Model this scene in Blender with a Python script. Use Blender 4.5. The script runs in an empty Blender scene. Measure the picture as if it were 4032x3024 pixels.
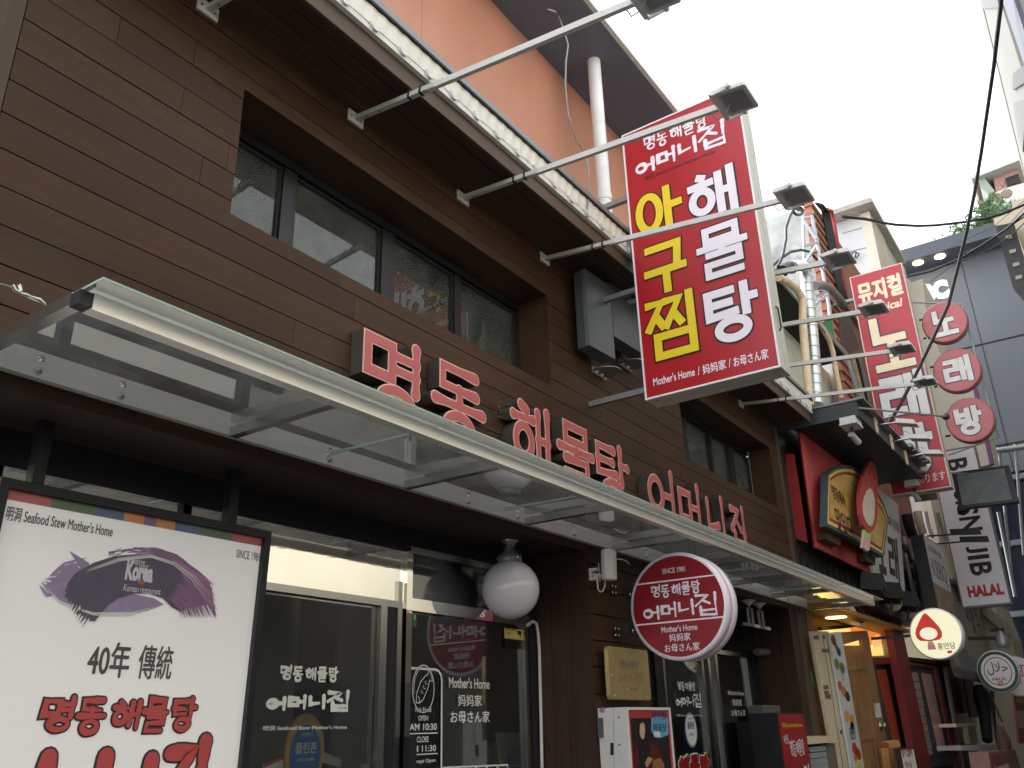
import bpy, math, random
from mathutils import Vector, Matrix
random.seed(7)
SC = bpy.context.scene
COL = SC.collection
R = math.radians
EYE = 1.6          # camera height above the street; every coordinate below is relative to the eye

# ------------------------------------------------------------------ camera
FPX, ROLL, PITCH, YAW = 3384.62, -.0274237, .383154, .601986
cr, sr, cp, sp, cy, sy = math.cos(ROLL), math.sin(ROLL), math.cos(PITCH), math.sin(PITCH), math.cos(YAW), math.sin(YAW)
FW = Vector((cp*cy, cp*sy, sp))
_r0 = Vector((sy, -cy, 0))
RT = cr*_r0 + sr*_r0.cross(FW)
UP = RT.cross(FW)
cam = bpy.data.cameras.new('camera')
cam.sensor_width = 36
cam.lens = FPX/4032*36
cam.clip_start = .05
cam.clip_end = 800
co = bpy.data.objects.new('camera', cam)
M = Matrix((RT, UP, -FW)).transposed().to_4x4()
M.translation = (0, 0, EYE)
co.matrix_world = M
COL.objects.link(co)
SC.camera = co

# ------------------------------------------------------------------ sky and sun (overcast)
SUN_EL, SUN_AZ = R(52), R(12)
w = bpy.data.worlds.new('World')
SC.world = w
w.use_nodes = True
nt = w.node_tree
nt.nodes.clear()
sky = nt.nodes.new('ShaderNodeTexSky')
sky.sky_type = 'NISHITA'
sky.sun_disc = False
sky.sun_elevation = SUN_EL
sky.sun_rotation = SUN_AZ
sky.air_density = 1.0
sky.dust_density = .4
sky.ozone_density = 1
hsv = nt.nodes.new('ShaderNodeHueSaturation')
hsv.inputs['Saturation'].default_value = 0
bg = nt.nodes.new('ShaderNodeBackground')
bg.inputs['Strength'].default_value = .15
wo = nt.nodes.new('ShaderNodeOutputWorld')
nt.links.new(sky.outputs[0], hsv.inputs['Color'])
cool = nt.nodes.new('ShaderNodeMix')
cool.data_type = 'RGBA'
cool.blend_type = 'MULTIPLY'
cool.inputs[0].default_value = 1
cool.inputs[7].default_value = (.97, 1, 1.05, 1)
nt.links.new(hsv.outputs[0], cool.inputs[6])
nt.links.new(cool.outputs[2], bg.inputs['Color'])
nt.links.new(bg.outputs[0], wo.inputs['Surface'])
sl = bpy.data.lights.new('sun', 'SUN')
sl.energy = 1.4
sl.angle = R(45)
sl.color = (1, 1, .99)
so = bpy.data.objects.new('sun', sl)
_d = Vector((math.sin(SUN_AZ)*math.cos(SUN_EL), math.cos(SUN_AZ)*math.cos(SUN_EL), math.sin(SUN_EL)))
so.rotation_euler = _d.to_track_quat('Z', 'Y').to_euler()
COL.objects.link(so)
vs = SC.view_settings
vs.view_transform = 'Standard'
vs.look = 'None'
vs.exposure = 2.1
vs.gamma = 1
SC.cycles.max_bounces = 8
SC.cycles.transparent_max_bounces = 12

# ------------------------------------------------------------------ points: a place in the photo on a known real plane
def ray(q): return FW*FPX + RT*(q[0]-2016) - UP*(q[1]-1512)
def Yp(q, y): d = ray(q); return d*(y/d.y)
def Xp(q, x): d = ray(q); return d*(x/d.x)
def Zp(q, z): d = ray(q); return d*(z/d.z)
TT = {1: (0, 0), 2: (1344, 0), 3: (2688, 0), 4: (0, 1008), 5: (1344, 1008), 6: (2688, 1008), 7: (0, 2016), 8: (1344, 2016), 9: (2688, 2016)}
def z(k, x, y): return (TT[k][0]+x*.607595, TT[k][1]+y*.607595)
def lin(ox, oy, s): return lambda x, y: (ox+x*s, oy+y*s)
D = lin(0, 0, 1.82278)
r4 = lin(3360, 1500, .31097)
r5 = lin(3360, 2016, .30380)
r6 = lin(3360, 2520, .30380)
r7 = lin(2900, 700, .30380)
r8 = lin(2900, 1204, .30380)
z8 = lin(3032, 1700, .31646)
ee = lin(2500, 1500, .31646)
q7 = lin(2700, 2300, .31646)
qm = lin(2250, 2450, .40687)
qt = lin(3332, 600, .31646)
qr = lin(3632, 0, .36166)
qb = lin(3632, 2350, .40609)
V3 = Vector

# ------------------------------------------------------------------ materials
def S(r, g, b):
    f = lambda c: (c/255/12.92) if c/255 <= .04045 else ((c/255+.055)/1.055)**2.4
    return (f(r), f(g), f(b), 1)
def mat(name, col, rough=.6, metal=0, var=.12, scale=6, bump=0, spec=.5, stretch=(1, 1, 1), dirt=None, dirt_amt=0, coat=0):
    m = bpy.data.materials.new(name)
    m.use_nodes = True
    t = m.node_tree
    b = t.nodes['Principled BSDF']
    b.inputs['Roughness'].default_value = rough
    b.inputs['Metallic'].default_value = metal
    b.inputs['Specular IOR Level'].default_value = spec
    b.inputs['Coat Weight'].default_value = coat
    c = col if len(col) == 4 else (*col, 1)
    b.inputs['Base Color'].default_value = c
    if var or bump or dirt_amt:
        tc = t.nodes.new('ShaderNodeTexCoord')
        mp = t.nodes.new('ShaderNodeMapping')
        mp.inputs['Scale'].default_value = stretch
        t.links.new(tc.outputs['Object'], mp.inputs['Vector'])
        n = t.nodes.new('ShaderNodeTexNoise')
        n.inputs['Scale'].default_value = scale
        n.inputs['Detail'].default_value = 6
        n.inputs['Roughness'].default_value = .65
        t.links.new(mp.outputs[0], n.inputs['Vector'])
        if var:
            mr = t.nodes.new('ShaderNodeMapRange')
            mr.inputs[1].default_value = .3
            mr.inputs[2].default_value = .7
            mr.inputs[3].default_value = 1-var
            mr.inputs[4].default_value = 1+var
            t.links.new(n.outputs['Fac'], mr.inputs[0])
            mx = t.nodes.new('ShaderNodeMix')
            mx.data_type = 'RGBA'
            mx.blend_type = 'MULTIPLY'
            mx.inputs[0].default_value = 1
            mx.inputs[6].default_value = c
            t.links.new(mr.outputs[0], mx.inputs[7])
            out = mx.outputs[2]
            if dirt_amt:
                n2 = t.nodes.new('ShaderNodeTexNoise')
                n2.inputs['Scale'].default_value = scale*.35
                n2.inputs['Detail'].default_value = 8
                n2.inputs['Roughness'].default_value = .7
                t.links.new(mp.outputs[0], n2.inputs['Vector'])
                m2 = t.nodes.new('ShaderNodeMapRange')
                m2.inputs[1].default_value = .5
                m2.inputs[2].default_value = .72
                m2.inputs[4].default_value = dirt_amt
                t.links.new(n2.outputs['Fac'], m2.inputs[0])
                x2 = t.nodes.new('ShaderNodeMix')
                x2.data_type = 'RGBA'
                t.links.new(m2.outputs[0], x2.inputs[0])
                t.links.new(out, x2.inputs[6])
                x2.inputs[7].default_value = dirt
                out = x2.outputs[2]
            t.links.new(out, b.inputs['Base Color'])
            r2 = t.nodes.new('ShaderNodeMapRange')
            r2.inputs[3].default_value = max(.02, rough*.8)
            r2.inputs[4].default_value = min(1, rough*1.2)
            t.links.new(n.outputs['Fac'], r2.inputs[0])
            t.links.new(r2.outputs[0], b.inputs['Roughness'])
        if bump:
            bp = t.nodes.new('ShaderNodeBump')
            bp.inputs['Strength'].default_value = bump
            bp.inputs['Distance'].default_value = .01
            t.links.new(n.outputs['Fac'], bp.inputs['Height'])
            t.links.new(bp.outputs[0], b.inputs['Normal'])
    return m
def wood(name, col, axis='x', tintamt=.35, rough=.55, gloss=.35):
    m = bpy.data.materials.new(name)
    m.use_nodes = True
    t = m.node_tree
    b = t.nodes['Principled BSDF']
    b.inputs['Specular IOR Level'].default_value = gloss
    tc = t.nodes.new('ShaderNodeTexCoord')
    at = t.nodes.new('ShaderNodeAttribute')
    at.attribute_name = 'tint'
    ad = t.nodes.new('ShaderNodeVectorMath')
    ad.operation = 'ADD'
    ms = t.nodes.new('ShaderNodeVectorMath')
    ms.operation = 'SCALE'
    ms.inputs['Scale'].default_value = 37
    t.links.new(at.outputs['Vector'], ms.inputs[0])
    t.links.new(tc.outputs['Object'], ad.inputs[0])
    t.links.new(ms.outputs[0], ad.inputs[1])
    mp = t.nodes.new('ShaderNodeMapping')
    mp.inputs['Scale'].default_value = {'x': (.7, 9, 9), 'z': (9, 9, .7), 'y': (9, .7, 9)}[axis]
    t.links.new(ad.outputs[0], mp.inputs['Vector'])
    n = t.nodes.new('ShaderNodeTexNoise')
    n.inputs['Scale'].default_value = 2.2
    n.inputs['Detail'].default_value = 9
    n.inputs['Roughness'].default_value = .62
    n.inputs['Distortion'].default_value = .7
    t.links.new(mp.outputs[0], n.inputs['Vector'])
    # knots
    mk = t.nodes.new('ShaderNodeMapping')
    mk.inputs['Scale'].default_value = {'x': (1.0, 2.4, 2.4), 'z': (2.4, 2.4, 1.0), 'y': (2.4, 1, 2.4)}[axis]
    t.links.new(ad.outputs[0], mk.inputs['Vector'])
    vo = t.nodes.new('ShaderNodeTexVoronoi')
    vo.inputs['Scale'].default_value = 1.7
    t.links.new(mk.outputs[0], vo.inputs['Vector'])
    kr = t.nodes.new('ShaderNodeMapRange')
    kr.inputs[1].default_value = .03
    kr.inputs[2].default_value = .10
    kr.inputs[3].default_value = .55
    kr.inputs[4].default_value = 1
    t.links.new(vo.outputs['Distance'], kr.inputs[0])
    n2 = t.nodes.new('ShaderNodeTexNoise')
    n2.inputs['Scale'].default_value = .9
    n2.inputs['Detail'].default_value = 3
    t.links.new(tc.outputs['Object'], n2.inputs['Vector'])
    def rng(src, a, c, lo=.3, hi=.7):
        r = t.nodes.new('ShaderNodeMapRange')
        r.inputs[1].default_value = lo
        r.inputs[2].default_value = hi
        r.inputs[3].default_value = a
        r.inputs[4].default_value = c
        t.links.new(src, r.inputs[0])
        return r.outputs[0]
    def mul(a, c):
        x = t.nodes.new('ShaderNodeMath')
        x.operation = 'MULTIPLY'
        t.links.new(a, x.inputs[0])
        t.links.new(c, x.inputs[1])
        return x.outputs[0]
    v = mul(mul(rng(n.outputs['Fac'], .72, 1.25), kr.outputs[0]), mul(rng(at.outputs['Fac'], 1-tintamt, 1+tintamt, 0, 1), rng(n2.outputs['Fac'], .82, 1.18)))
    mx = t.nodes.new('ShaderNodeMix')
    mx.data_type = 'RGBA'
    mx.blend_type = 'MULTIPLY'
    mx.inputs[0].default_value = 1
    # tint hue shift
    mh = t.nodes.new('ShaderNodeMix')
    mh.data_type = 'RGBA'
    t.links.new(rng(n2.outputs['Fac'], 0, 1, .35, .65), mh.inputs[0])
    mh.inputs[6].default_value = (col[0]*1.06, col[1]*.97, col[2]*.92, 1)
    mh.inputs[7].default_value = (col[0]*.95, col[1]*1.0, col[2]*1.05, 1)
    t.links.new(mh.outputs[2], mx.inputs[6])
    t.links.new(v, mx.inputs[7])
    t.links.new(mx.outputs[2], b.inputs['Base Color'])
    t.links.new(rng(n.outputs['Fac'], rough-.08, rough+.1), b.inputs['Roughness'])
    bp = t.nodes.new('ShaderNodeBump')
    bp.inputs['Strength'].default_value = .25
    bp.inputs['Distance'].default_value = .004
    t.links.new(n.outputs['Fac'], bp.inputs['Height'])
    t.links.new(bp.outputs[0], b.inputs['Normal'])
    return m
def glass(name, tint=(.9, .95, .93), dust=.06, ior=1.5, boost=1.0, dustcol=(.75, .76, .75), rough=.01):
    m = bpy.data.materials.new(name)
    m.use_nodes = True
    t = m.node_tree
    t.nodes.remove(t.nodes['Principled BSDF'])
    o = t.nodes['Material Output']
    tr = t.nodes.new('ShaderNodeBsdfTransparent')
    tr.inputs[0].default_value = (*tint, 1)
    gl = t.nodes.new('ShaderNodeBsdfGlossy')
    gl.inputs['Roughness'].default_value = rough
    gl.inputs['Color'].default_value = (.95, .97, .96, 1)
    lw = t.nodes.new('ShaderNodeFresnel')
    lw.inputs['IOR'].default_value = ior
    mm = t.nodes.new('ShaderNodeMath')
    mm.operation = 'MULTIPLY'
    mm.use_clamp = True
    mm.inputs[1].default_value = boost
    t.links.new(lw.outputs[0], mm.inputs[0])
    m1 = t.nodes.new('ShaderNodeMixShader')
    t.links.new(mm.outputs[0], m1.inputs[0])
    t.links.new(tr.outputs[0], m1.inputs[1])
    t.links.new(gl.outputs[0], m1.inputs[2])
    df = t.nodes.new('ShaderNodeBsdfDiffuse')
    df.inputs[0].default_value = (*dustcol, 1)
    tl = t.nodes.new('ShaderNodeBsdfTranslucent')
    tl.inputs[0].default_value = (*dustcol, 1)
    m3 = t.nodes.new('ShaderNodeMixShader')
    m3.inputs[0].default_value = .5
    t.links.new(df.outputs[0], m3.inputs[1])
    t.links.new(tl.outputs[0], m3.inputs[2])
    tc = t.nodes.new('ShaderNodeTexCoord')
    n = t.nodes.new('ShaderNodeTexNoise')
    n.inputs['Scale'].default_value = 3.5
    n.inputs['Detail'].default_value = 8
    n.inputs['Roughness'].default_value = .7
    t.links.new(tc.outputs['Object'], n.inputs['Vector'])
    mr = t.nodes.new('ShaderNodeMapRange')
    mr.inputs[1].default_value = .35
    mr.inputs[2].default_value = .75
    mr.inputs[3].default_value = dust*.5
    mr.inputs[4].default_value = dust*1.7
    t.links.new(n.outputs['Fac'], mr.inputs[0])
    m2 = t.nodes.new('ShaderNodeMixShader')
    t.links.new(mr.outputs[0], m2.inputs[0])
    t.links.new(m1.outputs[0], m2.inputs[1])
    t.links.new(m3.outputs[0], m2.inputs[2])
    t.links.new(m2.outputs[0], o.inputs['Surface'])
    return m
def emit(name, col, st):
    m = bpy.data.materials.new(name)
    m.use_nodes = True
    b = m.node_tree.nodes['Principled BSDF']
    b.inputs['Base Color'].default_value = col
    b.inputs['Emission Color'].default_value = col
    b.inputs['Emission Strength'].default_value = st
    b.inputs['Roughness'].default_value = .4
    return m
def brick(name, c1, c2, mortar, sc=1.0, rough=.85):
    m = bpy.data.materials.new(name)
    m.use_nodes = True
    t = m.node_tree
    b = t.nodes['Principled BSDF']
    tc = t.nodes.new('ShaderNodeTexCoord')
    sx = t.nodes.new('ShaderNodeSeparateXYZ')
    t.links.new(tc.outputs['Object'], sx.inputs[0])
    ad = t.nodes.new('ShaderNodeMath')
    t.links.new(sx.outputs[0], ad.inputs[0])
    t.links.new(sx.outputs[1], ad.inputs[1])
    cx = t.nodes.new('ShaderNodeCombineXYZ')
    t.links.new(ad.outputs[0], cx.inputs[0])
    t.links.new(sx.outputs[2], cx.inputs[1])
    bt = t.nodes.new('ShaderNodeTexBrick')
    bt.inputs['Scale'].default_value = sc
    bt.inputs['Brick Width'].default_value = .22
    bt.inputs['Row Height'].default_value = .075
    bt.inputs['Mortar Size'].default_value = .008
    bt.inputs['Color1'].default_value = c1
    bt.inputs['Color2'].default_value = c2
    bt.inputs['Mortar'].default_value = mortar
    t.links.new(cx.outputs[0], bt.inputs['Vector'])
    t.links.new(bt.outputs['Color'], b.inputs['Base Color'])
    bp = t.nodes.new('ShaderNodeBump')
    bp.inputs['Strength'].default_value = .4
    bp.inputs['Distance'].default_value = .01
    bp.invert = True
    t.links.new(bt.outputs['Fac'], bp.inputs['Height'])
    t.links.new(bp.outputs[0], b.inputs['Normal'])
    b.inputs['Roughness'].default_value = rough
    return m
MT = {}
MT['siding'] = wood('stained_siding', (.056, .029, .0165), tintamt=.14, gloss=.2)
MT['soffit'] = wood('stained_soffit', (.062, .035, .024), tintamt=.15)
MT['fascia'] = wood('weathered_fascia', (.085, .058, .042), tintamt=.1)
MT['woodz'] = wood('stained_upright_boards', (.050, .027, .018), 'z', .25)
MT['ceil'] = wood('recess_ceiling_boards', (.045, .028, .02), tintamt=.2)
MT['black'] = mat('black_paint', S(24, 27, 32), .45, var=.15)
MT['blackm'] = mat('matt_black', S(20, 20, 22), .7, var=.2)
MT['steel'] = mat('satin_steel', (.86, .84, .77, 1), .33, .45, var=0)
MT['steel2'] = mat('brushed_steel', (.48, .475, .46, 1), .26, 1, var=0)
MT['mirror'] = mat('mirror_steel', (.82, .80, .74, 1), .03, 1, var=0, scale=1.3, bump=.05, stretch=(.4, 2.5, 2.5))
MT['alu'] = mat('aluminium_extrusion', S(196, 198, 192), .42, .15, var=.05, scale=9, dirt=S(130, 128, 118), dirt_amt=.35)
MT['white'] = mat('white_paint', S(208, 209, 207), .5, var=.06, scale=8, dirt=S(150, 148, 140), dirt_amt=.25)
MT['whiteplastic'] = mat('white_plastic', S(222, 220, 214), .35, var=.03)
MT['galv'] = mat('galvanised_grey', S(150, 152, 152), .42, .55, var=.12, scale=12)
MT['greymetal'] = mat('grey_metal_paint', S(92, 97, 102), .38, .25, var=.08, scale=5)
MT['red'] = mat('sign_red', S(170, 28, 38), .32, var=.04, scale=2, spec=.5)
MT['red2'] = mat('faded_sign_red', S(166, 42, 54), .4, var=.06, scale=2, dirt=S(170, 80, 80), dirt_amt=.3)
MT['dred'] = mat('disc_red', S(138, 20, 32), .3, var=.02)
MT['yellow'] = mat('sign_yellow', S(236, 208, 40), .35, var=.03)
MT['swhite'] = mat('sign_white', S(236, 232, 244), .35, var=.02)
MT['ink'] = mat('sign_black', S(22, 18, 20), .4, var=0)
MT['cream'] = mat('faded_cream', S(224, 206, 172), .45, var=.04, dirt=S(200, 180, 150), dirt_amt=.3)
MT['decal'] = mat('white_decal', S(232, 234, 230), .5, var=0)
MT['frost'] = mat('frosted_disc_rim', S(228, 218, 230), .3, var=.03, spec=.6)
MT['terra'] = mat('terracotta_panel', S(170, 118, 94), .3, var=.10, scale=1.2, bump=.03, spec=.6, stretch=(1, 1, .35), dirt=S(186, 130, 108), dirt_amt=.4)
MT['roofgrey'] = mat('slate_grey_soffit', S(92, 100, 116), .5, var=.06)
MT['flash'] = mat('grey_flashing', S(128, 132, 138), .4, .4, var=.08)
MT['poly'] = mat('milky_corrugated_sheet', S(218, 217, 210), .4, var=.05, dirt=S(176, 166, 146), dirt_amt=.35, scale=7)
MT['glassc'] = glass('canopy_glass', (.88, .9, .89), .155, boost=1.05, dustcol=(.62, .62, .61))
MT['glassw'] = glass('window_glass', (.8, .84, .82), .04, boost=1.1)
MT['glassd'] = glass('storefront_glass', (.80, .81, .81), .015, boost=.38)
MT['curtain'] = mat('grey_blind', S(118, 119, 118), .8, var=.08, scale=1.2, stretch=(4, 1, .3))
MT['paper'] = mat('pale_paper', S(232, 231, 226), .7, var=.04, scale=1.5, stretch=(4, 1, .5))
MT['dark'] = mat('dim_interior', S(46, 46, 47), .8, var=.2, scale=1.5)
MT['globe'] = mat('milk_glass_globe', S(222, 219, 225), .12, var=.02, spec=.55)
MT['gold'] = mat('brushed_gold', (.82, .62, .30, 1), .32, .8, var=.12, scale=5, bump=.25, dirt=S(190, 160, 110), dirt_amt=.5)
MT['conc'] = mat('stained_concrete', S(178, 182, 180), .85, var=.18, scale=1.6, dirt=S(84, 88, 86), dirt_amt=.85, bump=.2)
MT['plaster'] = mat('pale_plaster', S(216, 210, 194), .8, var=.06, scale=1.5, dirt=S(176, 166, 144), dirt_amt=.4, stretch=(1, 1, .4))
MT['creamwall'] = mat('cream_wall', S(226, 219, 198), .75, var=.05, scale=1)
MT['dgrey'] = mat('dark_grey_cladding', S(104, 108, 116), .5, var=.05, scale=.8)
MT['brick'] = brick('red_brick', S(160, 84, 62), S(130, 66, 50), S(150, 138, 124))
MT['obrick'] = brick('orange_brick', S(186, 112, 86), S(160, 94, 72), S(150, 128, 112))
MT['teal'] = mat('dark_teal_paint', S(30, 52, 56), .5, var=.12)
MT['tealtrim'] = mat('dark_slate_fascia', S(48, 56, 60), .5, var=.12)
MT['corr'] = mat('red_corrugated_sheet', S(168, 42, 44), .45, var=.12, scale=3, dirt=S(110, 30, 32), dirt_amt=.5)
MT['yboard'] = wood('yellow_board', (.55, .36, .11), 'x', .1)
MT['tan'] = wood('tan_door_wood', (.33, .18, .075), 'z', .15)
MT['asphalt'] = mat('asphalt', (.05, .05, .05, 1), .85, var=.25, scale=30, bump=.3)
MT['paving'] = mat('paving_slabs', (.2, .19, .18, 1), .8, var=.2, scale=8)
MT['rubber'] = mat('black_cable_sheath', S(26, 26, 30), .5, var=.1)
MT['gwire'] = mat('grey_cable_sheath', S(132, 134, 132), .5, var=.1)
MT['beige'] = mat('beige_wrapped_pipe', S(206, 188, 156), .7, var=.12, scale=9, bump=.3, dirt=S(150, 118, 84), dirt_amt=.5)
MT['lens'] = mat('lamp_lens', S(142, 144, 152), .12, var=.03)
MT['leaf'] = mat('pine_needles', S(78, 110, 62), .7, var=.3, scale=3)
MT['bark'] = mat('bark', S(70, 54, 42), .9, var=.3)

# ------------------------------------------------------------------ mesh building
class MB:
    def __init__(s): s.v, s.f, s.t, s.sm, s.cuts = [], [], [], [], []
    def cut(s):            # the next shapes become an object of their own
        if s.f and (not s.cuts or s.cuts[-1] != (len(s.v), len(s.f))): s.cuts.append((len(s.v), len(s.f)))
    def add(s, vs, fs, tint=.5, smooth=False):
        b = len(s.v)
        s.v += [V3(p) for p in vs]
        for f in fs:
            s.f.append([b+i for i in f]); s.t.append(tint); s.sm.append(smooth)
        return s
    def box(s, x0, x1, y0, y1, z0, z1, tint=.5):
        return s.add([(x, y, q) for q in (z0, z1) for y in (y0, y1) for x in (x0, x1)],
                     [(0, 2, 3, 1), (4, 5, 7, 6), (0, 1, 5, 4), (2, 6, 7, 3), (0, 4, 6, 2), (1, 3, 7, 5)], tint)
    def obox(s, c, ax, ay, az, tint=.5):       # centre and three half-axes
        c, ax, ay, az = V3(c), V3(ax), V3(ay), V3(az)
        return s.add([c+ax*i+ay*j+az*k for k in (-1, 1) for j in (-1, 1) for i in (-1, 1)],
                     [(0, 2, 3, 1), (4, 5, 7, 6), (0, 1, 5, 4), (2, 6, 7, 3), (0, 4, 6, 2), (1, 3, 7, 5)], tint)
    def bar(s, a, b, w, h, up=(0, 0, 1)):
        a, b = V3(a), V3(b)
        d = (b-a).normalized()
        u = V3(up)
        e = d.cross(u)
        if e.length < 1e-4: e = d.cross(V3((0, 1, 0)))
        e.normalize()
        u = e.cross(d)
        return s.obox((a+b)/2, (b-a)/2, e*w/2, u*h/2)
    def poly(s, pts, tint=.5): return s.add(pts, [tuple(range(len(pts)))], tint)
    def prism(s, pts, off, tint=.5, smooth=False):
        n = len(pts)
        off = V3(off)
        p = [V3(q) for q in pts]
        s.add(p+[q+off for q in p], [tuple(range(n)), tuple(range(2*n-1, n-1, -1))], tint)
        b = len(s.v)-2*n
        for i in range(n):
            j = (i+1) % n
            s.f.append([b+i, b+n+i, b+n+j, b+j]); s.t.append(tint); s.sm.append(smooth)
        return s
    def tube(s, path, r, n=8, caps=True, tint=.5):
        p = [V3(q) for q in path]
        rs = r if isinstance(r, (list, tuple)) else [r]*len(p)
        vs, fs = [], []
        ref = None
        for i, c in enumerate(p):
            d = (p[min(i+1, len(p)-1)]-p[max(i-1, 0)]).normalized()
            if ref is None:
                ref = d.orthogonal().normalized()
            ref = (ref-d*ref.dot(d)).normalized()
            e = d.cross(ref)
            for k in range(n):
                a = 2*math.pi*k/n
                vs.append(c+(ref*math.cos(a)+e*math.sin(a))*rs[i])
        for i in range(len(p)-1):
            for k in range(n):
                k2 = (k+1) % n
                fs.append((i*n+k, i*n+k2, (i+1)*n+k2, (i+1)*n+k))
        s.add(vs, fs, tint, True)
        if caps:
            s.add(vs[:n], [tuple(range(n-1, -1, -1))], tint)
            s.add(vs[-n:], [tuple(range(n))], tint)
        return s
    def cyl(s, a, b, r, n=16): return s.tube([a, b], r, n)
    def lathe(s, c, axis, prof, n=24):         # prof: (radius, distance along axis)
        axis = V3(axis).normalized()
        u = axis.orthogonal().normalized()
        e = axis.cross(u)
        vs, fs = [], []
        for (r, h) in prof:
            for k in range(n):
                a = 2*math.pi*k/n
                vs.append(V3(c)+axis*h+(u*math.cos(a)+e*math.sin(a))*max(r, 1e-4))
        for i in range(len(prof)-1):
            for k in range(n):
                k2 = (k+1) % n
                fs.append((i*n+k, i*n+k2, (i+1)*n+k2, (i+1)*n+k))
        return s.add(vs, fs, .5, True)
    def sphere(s, c, r, nu=24, nv=14):
        return s.lathe(c, (0, 0, 1), [(r*math.sin(math.pi*i/nv), -r*math.cos(math.pi*i/nv)) for i in range(nv+1)], nu)
    def disc(s, c, N, U, r, n=40, ry=None, tint=.5):
        c, N, U = V3(c), V3(N).normalized(), V3(U).normalized()
        W = N.cross(U)
        return s.poly([c+U*r*math.cos(2*math.pi*k/n)+W*(ry or r)*math.sin(2*math.pi*k/n) for k in range(n)], tint)
    def build(s, name, material, parent=None, label=None):
        if s.cuts:
            cs = [(0, 0)]+[c for c in s.cuts if c[1] < len(s.f)]+[(len(s.v), len(s.f))]
            o = None
            for (v0, f0), (v1, f1) in zip(cs, cs[1:]):
                m = MB()
                m.v, m.t, m.sm = s.v[v0:v1], s.t[f0:f1], s.sm[f0:f1]
                m.f = [[i-v0 for i in f] for f in s.f[f0:f1]]
                o = m.build(name, material, parent, label)
            return o
        off = OFF.get(parent, V3((0, 0, 0))) if parent else V3((0, 0, 0))
        me = bpy.data.meshes.new(name)
        me.from_pydata([tuple(p+V3((0, 0, EYE))-off) for p in s.v], [], s.f)
        a = me.attributes.new('tint', 'FLOAT', 'FACE')
        a.data.foreach_set('value', s.t)
        me.polygons.foreach_set('use_smooth', s.sm)
        me.materials.append(material)
        me.update()
        o = bpy.data.objects.new(name, me)
        COL.objects.link(o)
        if parent:
            o.parent = parent
            OFF[o] = off
        if label: o['label'] = label
        return o
OFF = {}
def thing(name, label, cat, loc, group=None):
    o = bpy.data.objects.new(name, None)
    o.empty_display_size = .1
    o.location = (loc[0], loc[1], loc[2]+EYE)
    COL.objects.link(o)
    o['label'] = label
    o['category'] = cat
    if group: o['group'] = group
    OFF[o] = V3(o.location)
    return o
def tag(o, label, cat, group=None):
    o['label'] = label
    o['category'] = cat
    if group: o['group'] = group
    return o
def struct(o):
    o['kind'] = 'structure'
    return o
def copy_tree(o, delta):
    r = o.copy()
    COL.objects.link(r)
    r.location = o.location + V3(delta)
    OFF[r] = V3(r.location)
    for ch in list(o.children):
        c = ch.copy()
        COL.objects.link(c)
        c.parent = r
        for g in list(ch.children):
            d = g.copy()
            COL.objects.link(d)
            d.parent = c
    return r

# ------------------------------------------------------------------ flat frames, lettering
class Fr:                                     # origin (lower left), right, up, outward normal
    def __init__(s, O, U, V):
        s.O, s.U, s.V = V3(O), V3(U).normalized(), V3(V).normalized()
        s.N = s.U.cross(s.V)
    def p(s, a, b, d=0): return s.O+s.U*a+s.V*b+s.N*d
    def rect(s, mb, x, y, w, h, d=0, th=0):
        pts = [s.p(x, y, d), s.p(x+w, y, d), s.p(x+w, y+h, d), s.p(x, y+h, d)]
        return mb.prism(pts, -s.N*th) if th else mb.poly(pts)
    def pts(s, mb, pp, d=0, th=0):
        q = [s.p(a, b, d) for a, b in pp]
        return mb.prism(q, -s.N*th) if th else mb.poly(q)
def FY(x, zz, y): return Fr((x, y, zz), (1, 0, 0), (0, 0, 1))
def FX(y, zz, x): return Fr((x, y, zz), (0, -1, 0), (0, 0, 1))
TXT = {}
def txt(mb, fr, s, x, y, w, h, d=.002, bold=0., rot=0, slant=0):
    mb.cut()
    heavy = 0
    if any(ord(c) > 0x2E00 for c in s): heavy, bold = bold*.8, 0
    key = (s, bold)
    if key not in TXT:
        c = bpy.data.curves.new('t', 'FONT')
        c.body = s
        c.size = 1
        c.offset = bold
        c.resolution_u = 3
        o = bpy.data.objects.new('t', c)
        me = bpy.data.meshes.new_from_object(o)
        vs = [(v.co.x, v.co.y) for v in me.vertices]
        fs = [tuple(p.vertices) for p in me.polygons]
        bpy.data.objects.remove(o)
        bpy.data.curves.remove(c)
        bpy.data.meshes.remove(me)
        x0, x1 = min(a for a, _ in vs), max(a for a, _ in vs)
        y0, y1 = min(b for _, b in vs), max(b for _, b in vs)
        TXT[key] = ([((a-x0)/(x1-x0), (b-y0)/(y1-y0)) for a, b in vs], fs)
    vs, fs = TXT[key]
    offs = [(0, 0, 0)]
    if heavy: offs = [(-heavy, 0, 0), (heavy, 0, .00025), (0, -heavy, .0005), (0, heavy, .00075)]
    for ox, oy, od in offs: _txt(mb, fr, vs, fs, x+ox*h, y+oy*h, w, h, d+od, rot, slant)
    return mb
def _txt(mb, fr, vs, fs, x, y, w, h, d, rot, slant):
    if rot == -90:                            # reading downwards
        pts = [fr.p(x+b*w, y+h-a*h, d) for a, b in vs]
    else:
        pts = [fr.p(x+a*w+slant*b*h, y+b*h, d) for a, b in vs]
    return mb.add(pts, fs)

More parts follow.
